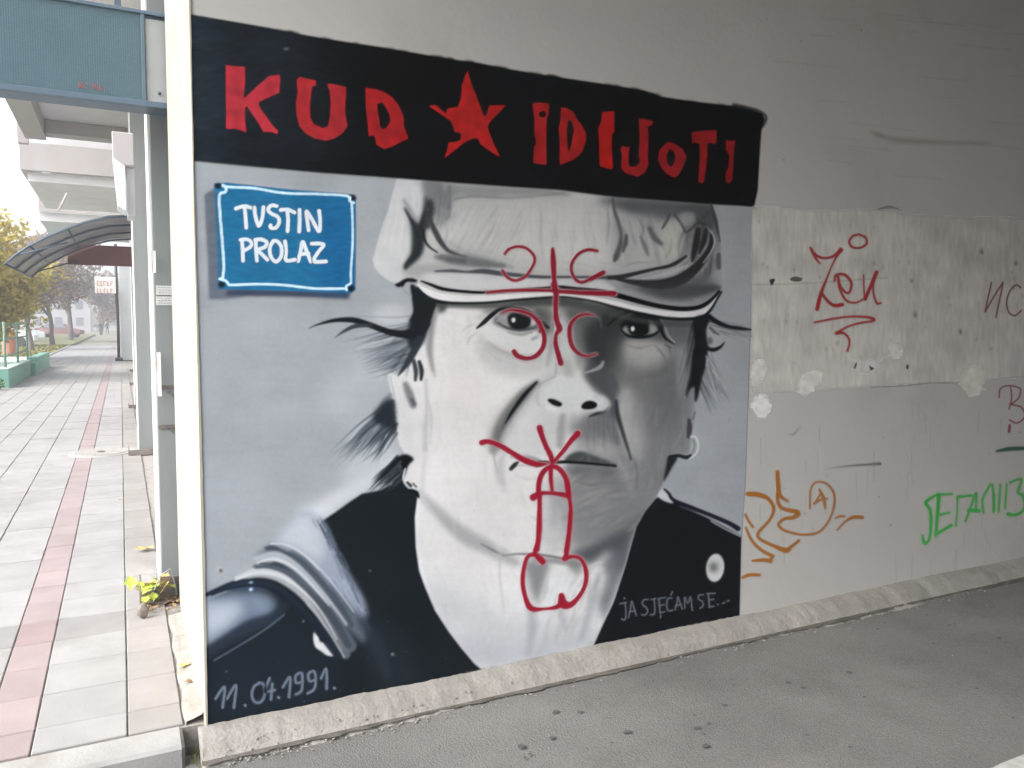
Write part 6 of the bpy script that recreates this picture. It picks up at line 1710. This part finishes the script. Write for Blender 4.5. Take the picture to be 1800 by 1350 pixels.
for k, (x, y, s, lab) in enumerate(((.085, 5.62, .085, 'single yellow fallen leaf on the tiles left of the nearest column'), (.205, 3.60, .05, 'dry pale leaf on the mortar skirt under the cream wall end'),
                                     (.215, 3.42, .035, 'small curled leaf on the mortar skirt nearest the kerb'), (-.04, 7.3, .03, 'tiny brown leaf on the pavement farther up the tiles'), (-.75, 7.9, .03, 'tiny dark leaf on the grey tiles near the left frame edge'))):
    bm = bmesh.new(); leaf_bm(bm, Vector((0, 0, .006)), s * 1.3, rng.uniform(0, 6), .15)
    leaf_bm(bm, Vector((s * .5, .01, .008)), s * .9, rng.uniform(0, 6), -.2) if k == 0 else None
    o = bm_obj('fallen_leaf', bm, M['leaf_yellow'] if k < 2 else M['leaf_brown'], loc=(x, y, .012)); tag(o, lab, 'leaf')

# weeds in the dark gap beside the fillet
bm = bmesh.new()
for i in range(26):
    x, y = rng.uniform(.185, .225), rng.uniform(2.88, 3.02)
    h = rng.uniform(.02, .07); dx, dy = rng.normal(0, .015), rng.normal(0, .015)
    a = bm.verts.new((x - .0015, y, -.08)); b = bm.verts.new((x + .0015, y, -.08)); c = bm.verts.new((x + dx, y + dy, -.08 + h)); bm.faces.new((a, b, c))
o = bm_obj('dry_weeds', bm, M['grass_blade']); tag(o, 'sparse dry weeds in the gap between kerb and wall foot', 'weeds', kind='stuff')

# manhole cover
t = empty('manhole_cover', ground(178, 796)); tag(t, 'round iron manhole cover set in the pavement tiles', 'manhole')
bm = bmesh.new(); bmesh.ops.create_cone(bm, cap_ends=True, segments=40, radius1=.34, radius2=.33, depth=.012); bmesh.ops.translate(bm, verts=bm.verts, vec=(0, 0, .004)); bm_obj('frame_ring', bm, M['concrete'], t)
bm = bmesh.new(); bmesh.ops.create_cone(bm, cap_ends=True, segments=40, radius1=.28, radius2=.275, depth=.014); bmesh.ops.translate(bm, verts=bm.verts, vec=(0, 0, .008)); bm_obj('lid', bm, M['manhole'], t)
bm = bmesh.new(); bmesh.ops.create_cone(bm, cap_ends=True, segments=12, radius1=.045, radius2=.04, depth=.01); bmesh.ops.translate(bm, verts=bm.verts, vec=(0, 0, .016)); bm_obj('lifting_boss', bm, M['dark_metal'], t)

# ---------------------------------------------------------------- LED board over the pavement
YB = 4.50
a = at_y(317, 30, YB); b = at_y(317, 195, YB)
zt, zb = a[2], b[2]
bx1 = a[0] - .002
led = empty('led_board', (bx1, YB, zb)); tag(led, 'long dark blue LED text board hung over the pavement beside the wall end', 'sign board')
H_ = zt - zb
box('casing', -2.6, 0, .012, .16, 0, H_, M['sign_frame'], led, .004)
pxm = (317 - 262) / 1380 * YB / .9
wm = (317 - 263) * YB / 1380
fr = .018
for (x0, x1, z0, z1) in ((-2.6, 0, 0, fr * 1.6), (-2.6, 0, H_ - fr, H_)):
    box('frame_bar', x0, x1, -.014, .0119, z0, z1, M['sign_frame'], led, .002)
for x0 in (-fr, -wm - fr * .5, -2.6):
    box('frame_bar', x0, x0 + fr, -.013, .0118, fr * 1.61, H_ - fr * 1.01, M['sign_frame'], led, .002)
box('led_face', -2.58, -wm - fr * .55, -.002, .0115, fr * 1.62, H_ - fr * 1.02, M['led'], led)
box('end_panel', -wm + fr * .55, -fr * 1.05, -.001, .0116, fr * 1.62, H_ - fr * 1.9, M['sign_metal'], led, .002)
tube('screw', [(-wm * .6, -.001, .075), (-wm * .6, -.008, .075)], .008, M['dark_metal'], led)
tube('cable', [(-.035, -.006, H_ - .03), (-.045, -.01, H_ - .12), (-.03, -.012, H_ - .25), (-.04, -.01, H_ - .36), (-.03, -.006, .05)], .004, M['sign_metal'], led)
mled = bpy.data.materials.new('lit_red_dots'); mled.use_nodes = True
pp = mled.node_tree.nodes['Principled BSDF']; pp.inputs['Base Color'].default_value = (.30, .09, .11, 1); pp.inputs['Emission Color'].default_value = (1, .12, .16, 1); pp.inputs['Emission Strength'].default_value = .03
bm = bmesh.new()
for xs_ in ((-.47, -.43), (-.41, -.35), (-1.12, -.93)):
    x = xs_[0]
    while x < xs_[1]:
        for z in range(3):
            if random.random() < .7: box_bm(bm, x, x + .006, -.0045, -.0022, .055 + z * .010, .061 + z * .010)
        x += .010
o = bm_obj('lit_dots', bm, mled, led); tag(o, kind='stuff')
box('hanger', -.30, -.27, .05, .10, H_ + .001, 4.5 - zb, M['sign_frame'], led)

# ---------------------------------------------------------------- building along the pavement: soffits, balconies
bld = empty('arcade_building', (.6, 5.3, 0)); tag(bld, 'pale rendered building with projecting slabs and balconies over the pavement', 'building')
def bb_(name, *a, **k):
    return child(box(name, *a, **k), bld)
bb_('wall', .75, 9, 5.3, 34, 0, 12.5, M['facade'])
bb_('slab', -.33, .745, 5.25, 9.35, 4.5, 4.72, M['soffit'])
bb_('slab', -1.15, .745, 9.40, 14.1, 4.5, 4.72, M['soffit'])
bb_('edge_beam', -1.20, -.93, 9.38, 14.0, 4.25, 4.495, M['parapet'])
bb_('cross_beam', -.925, .74, 13.7, 14.0, 4.30, 4.495, M['parapet'])
bb_('post', -1.36, -1.22, 14.6, 14.75, 4.3, 5.7, M['parapet'])
pb = bb_('balcony', -1.56, .74, 17.0, 17.12, 4.28, 4.78, M['parapet'])
bb_('balcony_side', -1.56, -1.46, 17.125, 21.0, 4.28, 4.80, M['parapet'])
bb_('balcony_wall', -1.1, .74, 17.3, 17.5, 4.29, 7.0, M['soffit'])
bb_('balcony_floor', -1.455, .74, 17.125, 21.0, 4.10, 4.27, M['soffit'])
bb_('balcony', -1.75, .74, 23.0, 23.12, 4.28, 4.80, M['parapet'])
bb_('balcony_floor', -1.75, .74, 23.125, 28.0, 4.05, 4.27, M['soffit'])
bb_('balcony', -1.56, .74, 17.0, 17.12, 7.2, 8.0, M['parapet'])
bb_('balcony_floor', -1.55, .74, 9.4, 21.0, 7.0, 7.18, M['soffit'])
child(tube('brace', [at_y(118, 340, 17), at_y(102, 372, 17)], .02, M['parapet']), bld)
for k in range(5):
    f = bb_('window', .742, .76, 7 + k * 5.2, 8.6 + k * 5.2, 5.4, 6.9, M['glass_far'])
for k in range(5):
    f = bb_('shop_window', .738, .755, 6.2 + k * 5.2, 9.6 + k * 5.2, .5, 2.7, M['glass_far'])
# hanging box under the soffit near the second column
hb_ = empty('shutter_box', (0, 8.0, 3.1)); tag(hb_, 'pale beige box with a slanted side plate under the soffit near the second column', 'box')
a = at_y(196, 230, 8.0); b = at_y(243, 293, 8.0)
bm = bmesh.new(); box_bm(bm, a[0], .15, 0, .6, b[2] - 3.1, a[2] - 3.1, .008); bm_obj('case', bm, M['parapet'], hb_)
q = [at_y(198, 276, 8.0), at_y(220, 293, 8.0), at_y(222, 372, 8.0), at_y(207, 362, 8.0)]
bm = bmesh.new()
f1 = [bm.verts.new((p[0], -.02, p[2] - 3.1)) for p in q]; f2 = [bm.verts.new((p[0], .35, p[2] - 3.1)) for p in q]
bm.faces.new(f1); bm.faces.new(f2[::-1])
for i in range(4): bm.faces.new((f1[i], f2[i], f2[(i + 1) % 4], f1[(i + 1) % 4]))
bm_obj('side_plate', bm, M['kiosk'], hb_)
bm = bmesh.new(); p0, p1 = at_y(222, 294, 8.1), at_y(244, 380, 8.1); box_bm(bm, p0[0], .15, .1, .5, p1[2] - 3.1, p0[2] - 3.1 - .005); bm_obj('lower_case', bm, M['soffit'], hb_)

# ---------------------------------------------------------------- bent awning over the pavement
aw = empty('arched_awning', (0, 12, 2.4)); tag(aw, 'arched smoky plastic awning on dark ribs projecting over the pavement', 'awning')
arch_px = [(8, 462), (26, 446), (50, 430), (84, 413), (118, 399), (150, 388), (190, 379), (244, 376)]
arch = [at_y(x, y, 12.0) for x, y in arch_px]
arch = [(p[0], p[2]) for p in arch]
from bisect import bisect
def arch_at(k, dz=0): return arch[k][0], arch[k][1] + dz
YA, YE = 12.0, 15.3
bm = bmesh.new()
for s in range(len(arch) - 1):
    (xa, za), (xb, zb_) = arch[s], arch[s + 1]
    v = [bm.verts.new(p) for p in ((xa, 0, za - 2.4), (xb, 0, zb_ - 2.4), (xb, YE - YA, zb_ - 2.4), (xa, YE - YA, za - 2.4))]
    bm.faces.new(v)
bmesh.ops.remove_doubles(bm, verts=bm.verts, dist=.0005)
bm_obj('plastic_sheet', bm, M['polycarb'], aw, smooth=True)
for yy in (0, 1.1, 2.2, 3.3):
    tube('rib', [(x, yy, z - 2.4 - .022) for x, z in arch], .016, M['awning_bar'], aw, 6)
for k in (0, 2, 4):
    x, z = arch[k]
    tube('rail', [(x, 0, z - 2.4 - .01), (x, YE - YA, z - 2.4 - .01)], .014, M['awning_bar'], aw, 6)
for yy in (0, 3.3):
    tube('tie_bar', [(arch[1][0], yy, arch[1][1] - 2.4 - .03), (-.6, yy, .16)], .012, M['awning_bar'], aw, 6)
p0, p1 = at_y(118, 441, YE), at_y(246, 469, YE)
box('rear_valance', p0[0], .73, YE - YA + .03, YE - YA + .07, p1[2] - 2.4, p0[2] - 2.4 + .12, M['maroon'], aw)

# ---------------------------------------------------------------- kiosk, post, sign at the far end
ki = empty('pale_kiosk', (-.02, 35, 0)); tag(ki, 'pale blue grey kiosk wall projecting across the far end of the arcade', 'kiosk')
box('body', 0, 1.2, 0, 3, .02, 4.0, M['kiosk'], ki, .01)
for k in range(3): box('seam_strip', .25 + k * .28, .262 + k * .28, -.006, -.001, .1, 3.9, M['soffit'], ki)
box('cap', -.05, 1.25, -.05, 3.05, 4.0, 4.12, M['dark_metal'], ki)
box('plinth', -.015, 1.2, -.015, 2.99, -.01, .018, M['dark_metal'], ki)
po = empty('dark_post', (-.10, 34.8, 0)); tag(po, 'thin dark post standing at the left edge of the pale kiosk', 'post')
tube('shaft', [(0, 0, .0), (.01, 0, 1.5), (-.015, 0, 2.6), (0, 0, 4.6)], .055, M['dark_metal'], po)
box('foot', -.14, .14, -.14, .14, -.005, .14, M['dark_metal'], po, .03)
sg = empty('shop_sign', (-.8, 34.7, 3.2)); tag(sg, 'white hanging shop sign with pale red lettering beside the thin dark post', 'sign')
a = at_y(166, 486, 34.7); b = at_y(204, 516, 34.7)
sx0, sx1, sz0, sz1 = a[0] + .8, b[0] + .8, b[2] - 3.2, a[2] - 3.2
box('board', sx0, sx1, 0, .08, sz0, sz1, M['paper'], sg, .01)
box('arm', sx1, .72, .02, .06, sz1 - .1, sz1 - .05, M['dark_metal'], sg)
msr = material('sign_red', (0.55, 0.25, 0.23), .7, .1, 8, 0)
bm = bmesh.new()
for r in range(2):
    z = sz1 - .16 - r * .30; hh = .19
    x = sx0 + .08
    while x < sx1 - .12:
        w = random.uniform(.05, .09)
        k = random.randrange(3)
        box_bm(bm, x, x + .022, -.012, -.002, z - hh, z)
        if k != 1: box_bm(bm, x + .0225, x + w, -.012, -.002, z - .03, z)
        if k != 2: box_bm(bm, x + .0225, x + w, -.012, -.002, z - hh, z - hh + .03)
        x += w + .045
o = bm_obj('red_print', bm, msr, sg); tag(o, kind='stuff')

# ---------------------------------------------------------------- green planter with railing at the left
pln = empty('green_planter', (-2.3, 22, 0)); tag(pln, 'low green painted planter wall with pale top beside the walk', 'planter')
P0 = ground(30, 671); P1 = ground(78, 637)
ox, oy = -2.3, 22.0
def seg_box(name, x0, x1, y0, y1, z0, z1, mat, par, ox, oy):
    return box(name, x0 - ox, x1 - ox, y0 - oy, y1 - oy, z0, z1, mat, par, .015)
gx = -2.32
seg_box('front_wall', -7.5, gx, 21.2, 21.42, -.1, .42, M['green_paint'], pln, ox, oy)
seg_box('side_wall', gx - .22, gx, 21.425, 26.0, -.1, .42, M['green_paint'], pln, ox, oy)
seg_box('step_wall', -3.6, gx + .12, 26.05, 26.4, -.1, .36, M['green_paint'], pln, ox, oy)
seg_box('side_wall', gx - .12, gx + .12, 26.405, 31.0, -.1, .50, M['green_paint'], pln, ox, oy)
seg_box('coping', -7.5, gx - .005, 21.19, 21.43, .423, .45, M['green_top'], pln, ox, oy)
seg_box('coping', gx - .225, gx + .005, 21.435, 26.0, .423, .45, M['green_top'], pln, ox, oy)
seg_box('soil', -7.5, gx - .225, 21.43, 30.9, -.1, .36, M['green_top'], pln, ox, oy)
rl = empty('green_railing', (-2.5, 21.5, .36)); tag(rl, 'grey green tube railing standing on the planter', 'railing')
for k, (x, y) in enumerate(((-2.44, 21.7), (-2.44, 24.2), (-3.1, 21.7), (-3.9, 21.7), (-4.7, 21.7), (-2.44, 26.6), (-5.5, 21.7))):
    tube('post', [(x + 2.5, y - 21.5, .0), (x + 2.5, y - 21.5, 1.15)], .03, M['fence_green'], rl, 6)
for z in (.35, .75, 1.1):
    tube('rail', [(-3.5, .2, z), (.06, .2, z), (.06, 5.2, z)], .022, M['fence_green'], rl, 6)
bm = bmesh.new()
def leaf_cloud(bm, c, r, n, s, squash=.8, gap=0.0):
    for i in range(n):
        d = rng.normal(0, 1, 3); d /= np.linalg.norm(d)
        q = d * rng.uniform(.35, 1) ** .5
        p = Vector((c[0] + q[0] * r, c[1] + q[1] * r, c[2] + q[2] * r * squash))
        u = Vector(rng.normal(0, 1, 3)).normalized(); w = u.orthogonal().normalized()
        k = s * rng.uniform(.6, 1.4)
        vs = [bm.verts.new(p + u * k), bm.verts.new(p + w * k * .6), bm.verts.new(p - u * k), bm.verts.new(p - w * k * .6)]
        bm.faces.new(vs)
leaf_cloud(bm, (0, 0, .12), .42, 500, .035, .55)
o = bm_obj('low_shrub', bm, M['fol_hedge'], loc=(-2.75, 20.6, 0)); tag(o, 'low green shrub at the foot of the green planter', 'shrub')

# ---------------------------------------------------------------- trees
def tree(x, y, h, crown, mat, label, leaves, ls, bare=False, seed=0, group='trees beyond the path', low=.3):
    r_ = random.Random(seed)
    t = empty('autumn_tree' if not bare else 'bare_tree', (x, y, 0)); tag(t, label, 'tree', group)
    bm = bmesh.new()
    tips = []
    def grow(p, d, ln, rad, lev):
        pts = [p]; n = 4
        for i in range(n):
            d = (d + Vector((r_.uniform(-.16, .16), r_.uniform(-.16, .16), r_.uniform(-.02, .1)))).normalized()
            pts.append(pts[-1] + d * ln / n)
        tube_bm(bm, pts, [rad * (1 - .45 * i / n) for i in range(n + 1)], 6 if lev < 2 else 4, False)
        if lev >= (4 if bare else 3):
            tips.append(pts[-1]); return
        k = r_.randint(3, 4) if lev else 5
        for i in range(k):
            q = pts[-1] if i < 2 else pts[r_.randint(2, n)]
            a = r_.uniform(0, 6.28); sp = r_.uniform(.35, .85)
            nd = (d + Vector((math.cos(a) * sp, math.sin(a) * sp, r_.uniform(-.1, .3)))).normalized()
            grow(q, nd, ln * r_.uniform(.6, .8), rad * .52, lev + 1)
        if lev > 0: tips.append(pts[2])
    grow(Vector((0, 0, -.1)), Vector((0, 0, 1)), h * low, h * .022, 0)
    bm_obj('trunk', bm, M['bark'], t, smooth=True)
    if leaves:
        bm = bmesh.new()
        per = max(1, int(leaves / len(tips)))
        for tp in tips:
            if r_.random() < .12: continue
            leaf_cloud(bm, tp, crown * r_.uniform(.12, .26), int(per * r_.uniform(.4, 1.7)), ls, .75)
        bm_obj('crown', bm, mat, t)
    return t
tree(-4.9, 24, 8.4, 6.4, M['fol_green'], 'yellow green tree at the left frame edge behind the railing', 12000, .085, seed=3, low=.22)
tree(-5.4, 33, 8.6, 6.5, M['fol_yellow'], 'bright yellow autumn tree left of the thin lamp post', 9500, .12, seed=5, low=.26)
tree(-4.5, 38, 6.2, 4.6, M['fol_yellow'], 'rounded yellow tree over the verge right of the lamp post', 9000, .12, seed=8, low=.24)
tree(-4.4, 50, 7.5, 5.0, M['fol_yellow'], 'paler yellow tree in the middle of the verge', 5000, .13, seed=12, low=.25)
tree(-4.2, 62, 8.8, 6.4, M['fol_brown'], 'brown leaved tree with a forked dark trunk beside the walk', 6000, .13, seed=13, low=.3)
tree(-3.9, 78, 11.0, 7.5, M['fol_brown'], 'sparse grey brown tree behind the forked one', 6000, .16, seed=17, low=.3)
tree(-4.6, 96, 10, 6, M['fol_brown'], 'far bare tree just left of the shop sign', 0, .2, True, 21, low=.28)
tree(-2.5, 125, 11, 6, M['fol_brown'], 'far brown tree closing the end of the walk', 4200, .24, seed=24, low=.28)
tree(-9, 60, 9, 7, M['fol_brown'], 'tall brownish tree far behind the yellow trees', 4200, .17, seed=27, low=.25)
tree(-12, 80, 11, 8, M['fol_green'], 'tall dull green tree farthest to the left', 4200, .22, seed=31, low=.25)
tree(-14, 110, 11, 8, M['fol_brown'], 'broad hazy tree at the far left horizon', 4200, .28, seed=35, low=.25)

# thin lamp post, litter bin, people, far clutter
lp = empty('lamp_post', (-3.85, 30, 0)); tag(lp, 'thin dark lamp post standing between the yellow trees', 'lamp post')
tube('shaft', [(0, 0, 0), (0, 0, 1.4), (0, 0, 2.75)], [.05, .035, .03], M['dark_metal'], lp)
tube('lamp_head', [(0, 0, 2.74), (0, 0, 2.80), (0, 0, 2.95), (0, 0, 3.0)], [.04, .10, .07, .02], M['dark_metal'], lp)
ob = empty('orange_bin', (-4.72, 44, -.05)); tag(ob, 'orange plastic litter bin with pale lower half on the verge', 'bin')
for nm, z0, z1, r0, r1, mt in (('body', 0, .78, .30, .36, M['orange']), ('rim', .781, .86, .39, .39, M['orange']), ('lid', .861, 1.18, .34, .16, M['orange']), ('post', 1.181, 1.32, .05, .05, M['dark_metal'])):
    bm = bmesh.new(); bmesh.ops.create_cone(bm, cap_ends=True, segments=18, radius1=r0, radius2=r1, depth=z1 - z0); bmesh.ops.translate(bm, verts=bm.verts, vec=(0, 0, (z0 + z1) / 2)); bm_obj(nm, bm, mt, ob, smooth=False)

def person(x, y, h, rz, cloth, label, stride=.25):
    t = empty('person', (x, y, 0), rz); tag(t, label, 'person')
    me = bpy.data.meshes.new('body')
    J = {'pel': (0, 0, .52, .085), 'bel': (0, 0, .60, .075), 'che': (0, 0, .73, .095), 'nec': (0, 0, .83, .032), 'hea': (0, .005, .875, .048), 'top': (0, .005, .955, .052),
         'shl': (.105, 0, .79, .042), 'ell': (.135, .0, .63, .028), 'hal': (.13, .06, .48, .022), 'shr': (-.105, 0, .79, .042), 'elr': (-.135, 0, .63, .028), 'har': (-.13, .03, .48, .022),
         'hpl': (.05, 0, .49, .062), 'knl': (.052, stride * .35, .27, .04), 'ftl': (.052, stride * .5, .02, .028), 'tol': (.052, stride * .5 + .09, .012, .02),
         'hpr': (-.05, 0, .49, .062), 'knr': (-.052, -stride * .1, .27, .04), 'ftr': (-.052, -stride * .55, .03, .028), 'tor': (-.052, -stride * .55 + .09, .012, .02)}
    keys = list(J); ix = {k: i for i, k in enumerate(keys)}
    E2 = [('pel', 'bel'), ('bel', 'che'), ('che', 'nec'), ('nec', 'hea'), ('hea', 'top'), ('che', 'shl'), ('shl', 'ell'), ('ell', 'hal'), ('che', 'shr'), ('shr', 'elr'), ('elr', 'har'),
          ('pel', 'hpl'), ('hpl', 'knl'), ('knl', 'ftl'), ('ftl', 'tol'), ('pel', 'hpr'), ('hpr', 'knr'), ('knr', 'ftr'), ('ftr', 'tor')]
    me.from_pydata([tuple(np.array(J[k][:3]) * h) for k in keys], [(ix[a], ix[b]) for a, b in E2], [])
    o = bpy.data.objects.new('body', me); COL.objects.link(o); o.parent = t
    md = o.modifiers.new('skin', 'SKIN')
    for k in keys:
        me.skin_vertices[0].data[ix[k]].radius = (J[k][3] * h, J[k][3] * h * .8)
    me.skin_vertices[0].data[0].use_root = True
    sb = o.modifiers.new('sub', 'SUBSURF'); sb.levels = 1; sb.render_levels = 1
    me.materials.append(cloth)
    bm = bmesh.new(); bmesh.ops.create_icosphere(bm, subdivisions=2, radius=.058 * h, matrix=Matrix.Translation((0, .006 * h, .925 * h)) @ Matrix.Diagonal((.85, .95, 1.2, 1))); bm_obj('head', bm, M['skin'], t, smooth=True)
    bm = bmesh.new(); bmesh.ops.create_icosphere(bm, subdivisions=2, radius=.062 * h, matrix=Matrix.Translation((0, -.006 * h, .94 * h)) @ Matrix.Diagonal((.9, .95, 1.05, 1))); bm_obj('hair', bm, M['cloth_dark'], t, smooth=True)
    return t
person(-5.35, 42, 1.68, .4, M['cloth_blue'], 'person in blue clothes standing behind the planter railing')
person(-1.6, 118, 1.75, 2.9, M['cloth_dark'], 'tiny dark dressed person walking at the far end of the walk')
person(-2.3, 112, 1.7, .2, M['cloth_dark'], 'tiny dark dressed person left of the other far walker')

def parked(x, y, rz, mat, label):
    t = empty('parked_car', (x, y, 0), rz); tag(t, label, 'car', 'cars parked beyond the verge')
    prof = [(-2.1, .35), (-2.12, .75), (-1.5, .9), (-1.0, .95), (-.45, 1.38), (.9, 1.42), (1.55, 1.0), (2.05, .9), (2.12, .4)]
    bm = bmesh.new()
    A = [bm.verts.new((-.8 if z < 1 else -.66, x_, z)) for x_, z in prof]; B = [bm.verts.new((.8 if z < 1 else .66, x_, z)) for x_, z in prof]
    bm.faces.new(A); bm.faces.new(B[::-1])
    for i in range(len(prof)): bm.faces.new((A[i], B[i], B[(i + 1) % len(prof)], A[(i + 1) % len(prof)]))
    bm_obj('body', bm, mat, t)
    for s in (-1, 1):
        bm = bmesh.new(); vs = [bm.verts.new((s * (.815 if z < 1.1 else .69), x_, z)) for x_, z in ((-.85, 1.0), (-.42, 1.32), (.82, 1.35), (1.3, 1.02))]; bm.faces.new(vs); bm_obj('side_window', bm, M['glass_far'], t)
        for yy in (-1.35, 1.3):
            bm = bmesh.new(); bmesh.ops.create_cone(bm, cap_ends=True, segments=16, radius1=.32, radius2=.32, depth=.2, matrix=Matrix.Translation((s * .75, yy, .32)) @ Matrix.Rotation(math.pi / 2, 4, 'Y')); bm_obj('wheel', bm, M['dark_metal'], t)
parked(-6.9, 58, 1.5, M['paper'], 'white parked car beyond the verge, nearest of the three')
parked(-5.6, 92, 1.35, M['maroon'], 'dark reddish parked car beyond the verge at the far trees')
parked(-7.5, 72, 1.6, M['kiosk'], 'pale grey parked car beyond the verge between the trees')

# far houses that close the view
def house(x, y, w, d, h, mat, label):
    t = empty('far_house', (x, y, 0)); tag(t, label, 'house', 'far houses behind the trees')
    box('wall', 0, w, 0, d, -.3, h, mat, t)
    bm = bmesh.new()
    v = [bm.verts.new(p) for p in ((-.4, -.4, h + .01), (w + .4, -.4, h + .01), (w + .4, d + .4, h + .01), (-.4, d + .4, h + .01), (w * .25, d / 2, h + 2.2), (w * .75, d / 2, h + 2.2))]
    for f in ((0, 1, 5, 4), (1, 2, 5), (2, 3, 4, 5), (3, 0, 4), (3, 2, 1, 0)): bm.faces.new([v[i] for i in f])
    bm_obj('roof', bm, M['roof_far'], t)
    n = max(2, int(w / 3.2))
    for fl in range(int(h / 3)):
        for k in range(n):
            x0 = w * (k + .5) / n - .6
            f = box('window', x0, x0 + 1.2, -.05, -.002, 1 + fl * 3, 2.5 + fl * 3, M['glass_far'], t)
house(-44, 120, 18, 12, 6, M['brick_pale'], 'pale two storey far house with red roof behind the left trees')
house(-22, 165, 17, 12, 6, M['parapet'], 'pinkish far house with red roof behind the middle trees')
house(-3, 190, 16, 12, 7, M['facade'], 'beige far house closing the end of the walk')
bm = bmesh.new()
for k in range(90):
    x = -85 + k * 1.6
    leaf_cloud(bm, (x, 205 + rng.uniform(-6, 6), 2.2), rng.uniform(2.2, 4.2), 70, .5, .8)
o = bm_obj('far_woods', bm, M['fol_brown']); tag(o, 'hazy brownish line of far woods on the horizon', 'woods', kind='stuff')

# fallen leaves and tufts on the verge
bm = bmesh.new()
for i in range(2600):
    x, y = -3.1 - abs(rng.normal(0, 2.2)), rng.uniform(14, 60)
    h = rng.uniform(.04, .12)
    a = rng.uniform(0, 6.3)
    vs = [bm.verts.new((x + math.cos(a) * .05, y + math.sin(a) * .05, -.01)), bm.verts.new((x - math.cos(a) * .05, y - math.sin(a) * .05, -.01)), bm.verts.new((x + rng.normal(0, .03), y, h))]
    bm.faces.new(vs)
o = bm_obj('verge_tufts', bm, M['grass_blade']); tag(o, 'short grass tufts on the verge beyond the kerb', 'grass', kind='stuff')
bm = bmesh.new()
for i in range(1500):
    leaf_bm(bm, Vector((-3.0 - abs(rng.normal(0, 1.8)), rng.uniform(12, 60), .03)), rng.uniform(.06, .12), rng.uniform(0, 6), rng.uniform(-.4, .4))
o = bm_obj('verge_leaves', bm, M['leaf_yellow']); tag(o, 'yellow fallen leaves scattered over the verge', 'leaves', kind='stuff')

# ---------------------------------------------------------------- hazy air
HAZE = 0.0036
if HAZE:
    hz = box('haze', -70, 40, -30, 260, -1.6, 14.5, None); tag(hz, 'pale autumn haze in the air', 'haze', kind='stuff')
    mh = bpy.data.materials.new('haze_air'); mh.use_nodes = True; nt = mh.node_tree; nt.nodes.clear()
    vp = nt.nodes.new('ShaderNodeVolumePrincipled'); vp.inputs['Color'].default_value = (.95, .97, 1, 1); vp.inputs['Density'].default_value = HAZE; vp.inputs['Anisotropy'].default_value = .2
    om = nt.nodes.new('ShaderNodeOutputMaterial'); nt.links.new(vp.outputs[0], om.inputs['Volume']); hz.data.materials.append(mh)
